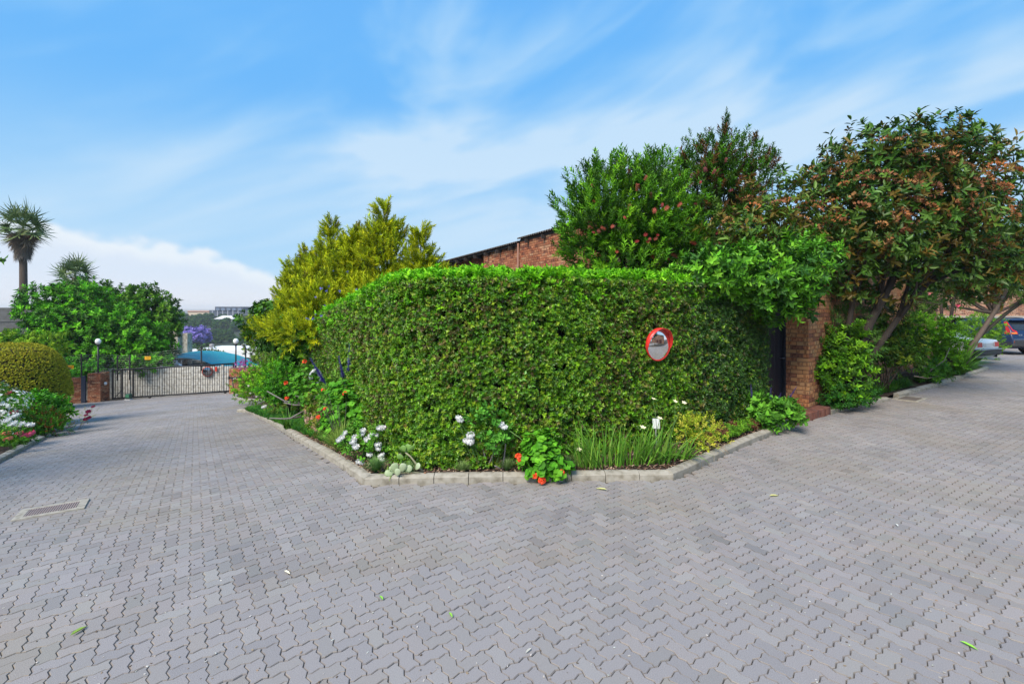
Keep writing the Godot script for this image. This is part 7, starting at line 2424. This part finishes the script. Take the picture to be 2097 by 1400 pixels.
func build_cars() -> void:
	var glass := mat(Color(0.025, 0.03, 0.035), 0.04)
	var plastic := mat(Color(0.035, 0.035, 0.038), 0.6)
	var dark := mat(Color(0.012, 0.012, 0.012), 0.9)
	var red := mat(Color(0.5, 0.015, 0.01), 0.15)
	var amber := mat(Color(0.75, 0.2, 0.03), 0.15)
	var clear := mat(Color(0.5, 0.42, 0.42), 0.15)
	# white saloon, tail towards the viewer's right
	var t := thing("parked_car", "white older saloon car with dark bumper, its tail sticking out past the strap leaves", "car", Vector3(18.5, 0.0, -18.95), "", deg_to_rad(24.0))
	var half := 0.85
	var prof := PackedVector2Array([Vector2(0.0, 0.62), Vector2(-0.02, 0.85), Vector2(-0.06, 0.93), Vector2(-0.35, 0.96), Vector2(-0.95, 0.97), Vector2(-1.55, 1.38), Vector2(-1.8, 1.43), Vector2(-2.7, 1.42), Vector2(-2.95, 1.36), Vector2(-3.35, 0.99), Vector2(-3.7, 0.93), Vector2(-4.35, 0.83), Vector2(-4.42, 0.7), Vector2(-4.42, 0.42), Vector2(-4.3, 0.24), Vector2(-0.15, 0.24), Vector2(0.0, 0.4)])
	var white := mat(Color(0.74, 0.77, 0.77), 0.25)
	(white as StandardMaterial3D).clearcoat_enabled = true
	part("body", car_body(prof, half, 0.95, 1.43, 0.2), white, t)
	for side in [-1.0, 1.0]:
		part("window", flank(PackedVector2Array([Vector2(-1.15, 1.0), Vector2(-1.58, 1.32), Vector2(-2.1, 1.35), Vector2(-2.1, 1.0)]), half, 0.95, 1.43, 0.2, 0.006, side), glass, t)
		part("window", flank(PackedVector2Array([Vector2(-2.16, 1.0), Vector2(-2.16, 1.35), Vector2(-2.75, 1.34), Vector2(-3.12, 1.0)]), half, 0.95, 1.43, 0.2, 0.006, side), glass, t)
		part("side_moulding", flank(PackedVector2Array([Vector2(-0.05, 0.24), Vector2(-0.05, 0.5), Vector2(-4.3, 0.5), Vector2(-4.3, 0.24)]), half, 0.95, 1.43, 0.2, 0.007, side), plastic, t)
		part("tail_lamp", flank(PackedVector2Array([Vector2(-0.06, 0.68), Vector2(-0.05, 0.86), Vector2(-0.26, 0.88), Vector2(-0.26, 0.68)]), half, 0.95, 1.43, 0.2, 0.009, side), red, t)
		part("indicator", flank(PackedVector2Array([Vector2(-0.06, 0.68), Vector2(-0.055, 0.74), Vector2(-0.26, 0.74), Vector2(-0.26, 0.68)]), half, 0.95, 1.43, 0.2, 0.012, side), amber, t)
		part("tail_lamp", panel([Vector3(side * 0.8, 0.68, 0.012), Vector3(side * 0.8, 0.86, 0.0), Vector3(side * 0.46, 0.86, 0.0), Vector3(side * 0.46, 0.68, 0.012)]), red, t)
		part("reversing_lamp", panel([Vector3(side * 0.46, 0.7, 0.018), Vector3(side * 0.46, 0.84, 0.006), Vector3(side * 0.36, 0.84, 0.006), Vector3(side * 0.36, 0.7, 0.018)]), clear, t)
		for z in [-0.85, -3.55]:
			part("wheel_arch", arch_mesh(0.37), dark, t, Vector3(side * (half - 0.02), 0.3, z))
			wheel(t, Vector3(side * (half - 0.09), 0.3, z), 0.3)
	var b := Shape.new()
	b.box(Vector3(0, 0.48, -0.1), Vector3(1.74, 0.26, 0.36), 0.05)
	part("bumper", b.done(), plastic, t)
	b = Shape.new()
	b.box(Vector3(0, 0.585, -0.06), Vector3(1.75, 0.03, 0.3), 0.01)
	part("bumper_trim", b.done(), mat(Color(0.6, 0.6, 0.6), 0.25, 0.9), t)
	b = Shape.new()
	b.box(Vector3(0, 0.75, 0.012), Vector3(0.5, 0.13, 0.01))
	part("number_plate", b.done(), mat(Color(0.7, 0.7, 0.68), 0.5), t)
	b = Shape.new()
	b.tube([Vector3(-0.5, 0.27, -0.5), Vector3(-0.5, 0.27, 0.06)], 0.03, 0.03, 8)
	part("exhaust", b.done(), mat(Color(0.4, 0.4, 0.4), 0.3, 1.0), t)

	# dark blue tall estate car
	t = thing("parked_car", "dark blue high-roofed estate car with tall red tail lamps at the right edge", "car", Vector3(24.2, 0.0, -22.7), "", deg_to_rad(3.0))
	half = 0.94
	prof = PackedVector2Array([Vector2(0.0, 0.55), Vector2(0.0, 0.72), Vector2(-0.05, 0.85), Vector2(-0.1, 1.08), Vector2(-0.3, 1.35), Vector2(-0.5, 1.58), Vector2(-0.52, 1.66), Vector2(-0.9, 1.7), Vector2(-2.3, 1.69), Vector2(-2.75, 1.6), Vector2(-3.45, 1.13), Vector2(-4.2, 1.0), Vector2(-4.55, 0.85), Vector2(-4.62, 0.6), Vector2(-4.55, 0.3), Vector2(-0.3, 0.3), Vector2(-0.05, 0.42)])
	var navy := mat(Color(0.006, 0.022, 0.075), 0.32)
	part("body", car_body(prof, half, 1.05, 1.7, 0.24), navy, t)
	for side in [-1.0, 1.0]:
		part("window", flank(PackedVector2Array([Vector2(-0.52, 1.14), Vector2(-0.68, 1.52), Vector2(-1.3, 1.57), Vector2(-1.3, 1.12)]), half, 1.05, 1.7, 0.24, 0.006, side), glass, t)
		part("window", flank(PackedVector2Array([Vector2(-1.36, 1.12), Vector2(-1.36, 1.57), Vector2(-2.25, 1.57), Vector2(-2.25, 1.1)]), half, 1.05, 1.7, 0.24, 0.006, side), glass, t)
		part("window", flank(PackedVector2Array([Vector2(-2.32, 1.1), Vector2(-2.32, 1.56), Vector2(-2.6, 1.5), Vector2(-3.15, 1.12)]), half, 1.05, 1.7, 0.24, 0.006, side), glass, t)
		part("sill_cladding", flank(PackedVector2Array([Vector2(-0.05, 0.32), Vector2(-0.05, 0.62), Vector2(-4.5, 0.55), Vector2(-4.5, 0.32)]), half, 1.05, 1.7, 0.24, 0.007, side), plastic, t)
		# lamps climb the corner of the tailgate
		part("tail_lamp", panel([Vector3(side * 0.93, 0.98, -0.075), Vector3(side * 0.93, 1.16, -0.15), Vector3(side * 0.76, 1.58, -0.475), Vector3(side * 0.71, 1.58, -0.475), Vector3(side * 0.76, 1.2, -0.17), Vector3(side * 0.62, 1.12, -0.11), Vector3(side * 0.62, 0.98, -0.06)]), red, t)
		part("tail_lamp", flank(PackedVector2Array([Vector2(-0.1, 0.98), Vector2(-0.16, 1.18), Vector2(-0.5, 1.56), Vector2(-0.57, 1.56), Vector2(-0.36, 1.2), Vector2(-0.4, 1.0)]), half, 1.05, 1.7, 0.24, 0.01, side), red, t)
		part("indicator", panel([Vector3(side * 0.92, 1.0, -0.06), Vector3(side * 0.92, 1.07, -0.095), Vector3(side * 0.66, 1.07, -0.085), Vector3(side * 0.66, 1.0, -0.055)]), amber, t)
		part("reflector", panel([Vector3(side * 0.9, 0.6, 0.02), Vector3(side * 0.9, 0.66, 0.02), Vector3(side * 0.6, 0.66, 0.02), Vector3(side * 0.6, 0.6, 0.02)]), red, t)
		var m := Shape.new()
		m.box(Vector3(side * 1.03, 1.12, -3.0), Vector3(0.2, 0.15, 0.1), 0.03)
		part("mirror", m.done(), navy, t)
		m = Shape.new()
		m.tube([Vector3(side * 0.68, 1.72, -0.8), Vector3(side * 0.68, 1.75, -1.5), Vector3(side * 0.68, 1.72, -2.3)], 0.018, 0.018, 6)
		part("roof_rail", m.done(), mat(Color(0.4, 0.4, 0.42), 0.3, 0.9), t)
		for z in [-0.95, -3.72]:
			part("wheel_arch", arch_mesh(0.42), dark, t, Vector3(side * (half - 0.02), 0.35, z))
			wheel(t, Vector3(side * (half - 0.1), 0.35, z), 0.35)
	part("rear_window", panel([Vector3(-0.68, 1.17, -0.145), Vector3(-0.62, 1.52, -0.425), Vector3(0.62, 1.52, -0.425), Vector3(0.68, 1.17, -0.145)]), glass, t)
	b = Shape.new()
	b.box(Vector3(0, 1.63, -0.42), Vector3(1.3, 0.04, 0.24), 0.012)
	part("spoiler", b.done(), navy, t)
	b = Shape.new()
	b.box(Vector3(0, 0.55, -0.12), Vector3(1.86, 0.34, 0.3), 0.06)
	part("bumper", b.done(), plastic, t)
	b = Shape.new()
	b.box(Vector3(0, 0.735, -0.1), Vector3(1.8, 0.03, 0.24), 0.01)
	part("bumper_trim", b.done(), mat(Color(0.5, 0.5, 0.52), 0.25, 0.9), t)
	b = Shape.new()
	b.box(Vector3(0, 0.93, -0.04), Vector3(0.52, 0.12, 0.012), 0.0, Color.WHITE, Basis(Vector3.RIGHT, -0.2))
	part("number_plate", b.done(), mat(Color(0.7, 0.72, 0.74), 0.5), t)
	var badge := TextMesh.new()
	badge.text = "XC60"
	badge.font_size = 16
	badge.pixel_size = 0.0055
	badge.depth = 0.004
	var sf := SystemFont.new()
	sf.font_names = PackedStringArray(["Droid Sans"])
	badge.font = sf
	part("badge", badge, mat(Color(0.6, 0.6, 0.62), 0.25, 0.9), t, Vector3(-0.52, 0.94, -0.045), Basis(Vector3.RIGHT, -0.2))
	b = Shape.new()
	b.lathe([Vector2(0.0, 0.0), Vector2(0.055, 0.0), Vector2(0.04, 0.012), Vector2(0, 0.012)], 14, Color.WHITE, Transform3D(Basis(Vector3.RIGHT, PI / 2), Vector3(0, 1.09, -0.09)))
	part("emblem", b.done(), mat(Color(0.6, 0.6, 0.62), 0.25, 0.9), t)


func arch_mesh(r: float) -> ArrayMesh:
	var s := Shape.new()
	s.lathe([Vector2(0, -0.025), Vector2(r, -0.025), Vector2(r, 0.025), Vector2(0, 0.025)], 24, Color.WHITE, Transform3D(Basis(Vector3(0, 0, 1), Vector3(1, 0, 0), Vector3(0, 1, 0)), Vector3.ZERO))
	return s.done()


# ---------------------------------------------------------------- mirror, signs, covers, fallen leaves
func build_small_things() -> void:
	# convex traffic mirror with red hood
	var n := Vector3(0.5, -0.07, 0.86).normalized()
	var x := Vector3.UP.cross(n).normalized()
	var face := Basis(x, n, x.cross(n))       # y looks out of the mirror
	var at := Vector3(2.15, 1.6, -7.14)
	var m := thing("traffic_mirror", "round convex traffic mirror with a bright red hood set into the creeper", "mirror", at)
	m.scale = Vector3.ONE * 0.8
	var s := Shape.new()
	var prof := []
	for k in 9:
		var a := 0.42 * (8 - k) / 8.0
		prof.append(Vector2(0.285 * sin(a) / sin(0.42), 0.7 * (cos(a) - cos(0.42)) * 0.95))
	s.lathe(prof, 40, Color.WHITE, Transform3D(face, Vector3.ZERO))
	part("mirror_glass", s.done(), mat(Color(0.86, 0.88, 0.88), 0.015, 1.0), m)
	var red := mat(Color(0.72, 0.035, 0.025), 0.35)
	s = Shape.new()
	s.lathe([Vector2(0.0, -0.07), Vector2(0.28, -0.06), Vector2(0.303, -0.02), Vector2(0.306, 0.012), Vector2(0.293, 0.014), Vector2(0.283, 0.005)], 40, Color.WHITE, Transform3D(face, Vector3.ZERO))
	part("rim", s.done(), red, m)
	# the hood follows the upper rim, deepest at the top
	s = Shape.new()
	s.soft(true)
	var steps := 40
	var prev := []
	for k in steps + 1:
		var a := lerpf(-0.25, PI + 0.25, float(k) / steps)
		var depth := 0.015 + 0.09 * pow(maxf(sin(a * 0.86 + 0.22), 0.0), 0.7)
		var c := x * cos(a) + Vector3(face.z) * -sin(a) * -1.0
		var up := -face.z
		c = x * cos(a) + up * sin(a)
		var ring := [c * 0.306, c * 0.306 + n * depth, c * 0.298 + n * depth, c * 0.298]
		if k:
			for q in 3:
				s.quad(prev[q], ring[q], ring[q + 1], prev[q + 1])
		prev = ring
	part("hood", s.done(), red, m)
	s = Shape.new()
	s.tube([Vector3.ZERO - n * 0.06, Vector3(-0.1, -0.05, -0.4)], 0.03, 0.03, 8)
	part("bracket", s.done(), mat(Color(0.3, 0.3, 0.3), 0.5, 0.5), m)

	# half-hidden wall lamp and intercom in the creeper
	var wl := thing("wall_lamp", "half-hidden pale round wall lamp in the dark creeper left of the door", "lamp", Vector3(3.5, 1.1, -8.3))
	s = Shape.new()
	s.lathe([Vector2(0.1, -0.02), Vector2(0.1, 0.02), Vector2(0.075, 0.07), Vector2(0, 0.09)], 16, Color.WHITE, Transform3D(Basis(Vector3(0.8, 0, -0.6), Vector3(0.6, 0, 0.8), Vector3.UP), Vector3.ZERO))
	part("lamp_glass", s.done(), mat(Color(0.45, 0.47, 0.47), 0.4), wl)
	s = Shape.new()
	s.lathe([Vector2(0, -0.06), Vector2(0.11, -0.05), Vector2(0.115, 0.0), Vector2(0.1, 0.005)], 16, Color.WHITE, Transform3D(Basis(Vector3(0.8, 0, -0.6), Vector3(0.6, 0, 0.8), Vector3.UP), Vector3.ZERO))
	part("housing", s.done(), mat(Color(0.03, 0.03, 0.03), 0.6), wl)
	var ic := thing("oval_wall_lamp", "small oval white wall lamp on the creeper above the planter geraniums", "lamp", Vector3(-4.1, 0.72, -10.2))
	s = Shape.new()
	s.lathe([Vector2(0.1, -0.03), Vector2(0.105, 0.03), Vector2(0.07, 0.08), Vector2(0, 0.1)], 16, Color.WHITE, Transform3D(Basis(Vector3(0.56, 0, -0.83), Vector3(-0.83, 0, 0.56), Vector3.UP).scaled(Vector3(1, 1.5, 1)), Vector3.ZERO))
	part("lamp_glass", s.done(), mat(Color(0.6, 0.64, 0.68), 0.35), ic)

	# little white sign on a stake
	var sg := thing("garden_sign", "small blank white plant sign on a stake among the strap leaves", "sign", on_ground(2.04, -6.9, 0.08))
	s = Shape.new()
	s.box(Vector3(0, 0.42, 0), Vector3(0.1, 0.14, 0.012), 0.002, Color.WHITE, Basis(Vector3.UP, -0.3))
	part("board", s.done(), mat(Color(0.75, 0.76, 0.76), 0.5), sg)
	s = Shape.new()
	s.box(Vector3(0, 0.18, -0.012), Vector3(0.02, 0.42, 0.01))
	part("stake", s.done(), mat(Color(0.3, 0.3, 0.3), 0.7), sg)

	# inspection covers
	drain("cover of brick-red ribs in a pale concrete frame, sunk in the left paving", Vector3(-5.1, 0, -5.42), 0.62, Vector2(0.42, 0.4), Color(0.26, 0.2, 0.18))
	drain("dark drain cover in a concrete frame beside the right kerb gap", Vector3(9.42, 0, -11.55), 0.64, Vector2(0.6, 0.42), Color(0.1, 0.085, 0.075))

	# fallen leaves on the paving
	var lf := Shape.new()
	lf.oval(Vector3(0, 0.008, -0.04), Vector3(0, 0.05, 1), Vector3.UP, 0.09, 0.022, 0.1, 0.5)
	var lm := lf.done(false)
	for q in [[2.95, -5.5, 1.3, Color(0.62, 0.6, 0.22), "long pale yellow fallen leaf on the paving right of the kerb corner"], [2.85, -3.05, 1.0, Color(0.24, 0.55, 0.05), "lime green fallen leaf on the paving near the bottom right"], [-2.83, -3.18, 1.2, Color(0.4, 0.55, 0.1), "yellow-green fallen leaf on the paving at the lower left"], [1.05, -5.7, 1.5, Color(0.55, 0.56, 0.22), "pale yellow fallen leaf touching the front kerb"], [-1.8, -3.9, 0.9, Color(0.7, 0.66, 0.5), "pale fallen leaf on the paving left of centre"], [0.1, -3.0, 0.7, Color(0.6, 0.58, 0.5), "tiny whitish fallen leaf on the paving at the bottom centre"], [3.75, -4.75, 0.9, Color(0.72, 0.72, 0.68), "white fallen petal on the right paving"], [-0.95, -3.55, 0.8, Color(0.22, 0.5, 0.06), "small green fallen leaf in a paving joint left of centre"], [-0.42, -3.35, 0.8, Color(0.25, 0.5, 0.06), "small green fallen leaf in a paving joint near the centre"]]:
		var t := tag_leaf(q[4], on_ground(q[0], q[1], 0.004), q[2])
		part("blade", lm, mat(q[3], 0.6), t, Vector3.ZERO, Basis(Vector3.UP, rng.randf() * TAU) * Basis().scaled(Vector3.ONE * q[2]))
	# crumbs, grit and dry moss in the joints
	var gr := thing("paving_litter", "specks of grit, petals and dry bits scattered over the paving", "litter")
	gr.set_meta("kind", "stuff")
	var chip := Shape.new()
	chip.box(Vector3.ZERO, Vector3(0.014, 0.003, 0.008))
	var c := Copies3D.new([chip.done()])
	for i in 1700:
		var z := -2.6 - 12.0 * pow(rng.randf(), 1.6)
		var p := Vector2(rng.randf_range(-1.1, 1.1) * -z, z)
		if in_bed(p):
			continue
		c.add(0, Basis(Vector3.UP, rng.randf() * TAU) * Basis().scaled(Vector3.ONE * rng.randf_range(0.25, 1.1)), on_ground(p.x, p.y, 0.003), vary(pick([Color(0.45, 0.42, 0.36), Color(0.3, 0.22, 0.14), Color(0.55, 0.53, 0.48), Color(0.12, 0.08, 0.05)])))
	c.done("specks", tinted(0.9), gr)


func tag_leaf(label: String, at: Vector3, _s: float) -> Node3D:
	return thing("fallen_leaf", label, "leaf", at)


func drain(label: String, at: Vector3, turn: float, size: Vector2, tone: Color) -> void:
	var y := ground_at(at.x, at.z)
	var t := thing("drain_cover", label, "drain cover", Vector3(at.x, y, at.z))
	var nrm := Vector3(ground_at(at.x - 0.1, at.z) - ground_at(at.x + 0.1, at.z), 0.2, ground_at(at.x, at.z - 0.1) - ground_at(at.x, at.z + 0.1)).normalized()
	var xa := Vector3(cos(turn), 0, -sin(turn))
	xa = (xa - nrm * xa.dot(nrm)).normalized()
	var b := Basis(xa, nrm, xa.cross(nrm))
	var conc := mat(Color(0.46, 0.43, 0.37), 0.9, 0.0, "stain", 1.5, 0.3)
	for q in [[Vector3(0, 0, size.y * 0.5), Vector3(size.x + 0.16, 0.03, 0.075)], [Vector3(0, 0, -size.y * 0.5), Vector3(size.x + 0.16, 0.03, 0.075)], [Vector3(size.x * 0.5 + 0.04, 0, 0), Vector3(0.08, 0.03, size.y - 0.079)], [Vector3(-size.x * 0.5 - 0.04, 0, 0), Vector3(0.08, 0.03, size.y - 0.079)]]:
		var s := Shape.new()
		s.box(Vector3.ZERO, q[1], 0.004)
		part("frame_bar", s.done(), conc, t, b * q[0], b)
	var s := Shape.new()
	s.box(Vector3.ZERO, Vector3(size.x, 0.02, size.y - 0.08), 0.003)
	part("plate", s.done(), mat(tone, 0.8, 0.0, "stain", 2.0), t, Vector3.ZERO, b)
	s = Shape.new()
	s.box(Vector3.ZERO, Vector3(0.012, 0.008, size.y - 0.1), 0.002)
	var rm := s.done()
	for k in 20:
		part("rib", rm, mat(tone * 1.25, 0.8), t, b * Vector3(size.x * ((k + 0.5) / 20.0 - 0.5), 0.012, 0), b)


# ---------------------------------------------------------------- what the mirror sees behind the viewer's right shoulder
func build_behind() -> void:
	var a := Vector2(16.8, -7.0)
	var b := Vector2(15.2, 7.5)
	var d := (b - a).normalized()
	var n := Vector2(-d.y, d.x)
	if n.x > 0.0:
		n = -n
	var h := thing("garage_house", "brick house with two brown garage doors, seen only in the traffic mirror", "house")
	mortar(h, rect_plan(a - n * 0.009, b - n * 0.009, -n * 6.0), -0.1, 3.6, Color(0.42, 0.28, 0.19))
	lay_bricks(h, a, b, n, 0.0, 3.6, PINK_TONES, 0)
	var basis := Basis(Vector3(d.x, 0, d.y), Vector3.UP, Vector3(n.x, 0, n.y))
	for k in [4.2, 7.4]:
		var c = a + d * k + n * 0.05
		var s := Shape.new()
		s.box(Vector3(c.x, 1.05, c.y), Vector3(2.5, 2.1, 0.05), 0.01, Color.WHITE, basis)
		var g := part("garage_door", s.done(), mat(Color(0.09, 0.03, 0.025), 0.6), h)
		for r in 7:
			s = Shape.new()
			s.box(Vector3(c.x + n.x * 0.03, 0.2 + r * 0.29, c.y + n.y * 0.03), Vector3(2.44, 0.25, 0.02), 0.005, Color.WHITE, basis)
			part("slat", s.done(), mat(Color(0.1, 0.035, 0.028), 0.6), g)
	var s := Shape.new()
	s.soft(false)
	var m := (a + b) * 0.5
	var ridge := [Vector3(a.x, 3.6, a.y), Vector3(b.x, 3.6, b.y), Vector3(m.x, 5.6, m.y)]
	var back := Vector3(-n.x, 0, -n.y) * 6.0
	s.tri(ridge[0], ridge[1], ridge[2])
	part("gable", s.done(), mat(Color(0.4, 0.22, 0.13), 0.85), h)
	s = Shape.new()
	s.soft(false)
	var over := Vector3(n.x, 0, n.y) * 0.4 + Vector3.UP * 0.06
	s.quad(ridge[0] + over, ridge[2] + over, ridge[2] + back, ridge[0] + back)
	s.quad(ridge[2] + over, ridge[1] + over, ridge[1] + back, ridge[2] + back)
	part("roof", s.done(), mat(Color(0.1, 0.08, 0.07), 0.8), h)
	var o := Vector3(8.6, 0, -2.2)
	var t := thing("street_tree", "dark tree with a bare trunk, seen only in the traffic mirror", "tree", o)
	var bl := [[0, 4.6, 0, 1.6, 1.0, 1.6, 420], [-0.8, 4.0, 0.6, 1.1, 0.8, 1.0, 240], [0.9, 4.1, -0.4, 1.1, 0.8, 1.0, 240]]
	crown(t, "crown", bl, [sprig(9, 0.13, 0.06, 0.14, 1.1)], [Color(0.04, 0.11, 0.025), Color(0.03, 0.08, 0.02)], leafy(0.5, 0.3), 1.2, 0.4, 0.4, -0.3)
	trunk_part(t, [Vector3.ZERO, Vector3(0.1, 1.6, 0), Vector3(0, 3.6, 0)], 0.12, 0.08)
	limbs(t, Vector3(0, 3.0, 0), bl, 0.05, mat(Color(0.1, 0.075, 0.06), 0.9, 0.0, "bark", 3.0, 1.0))
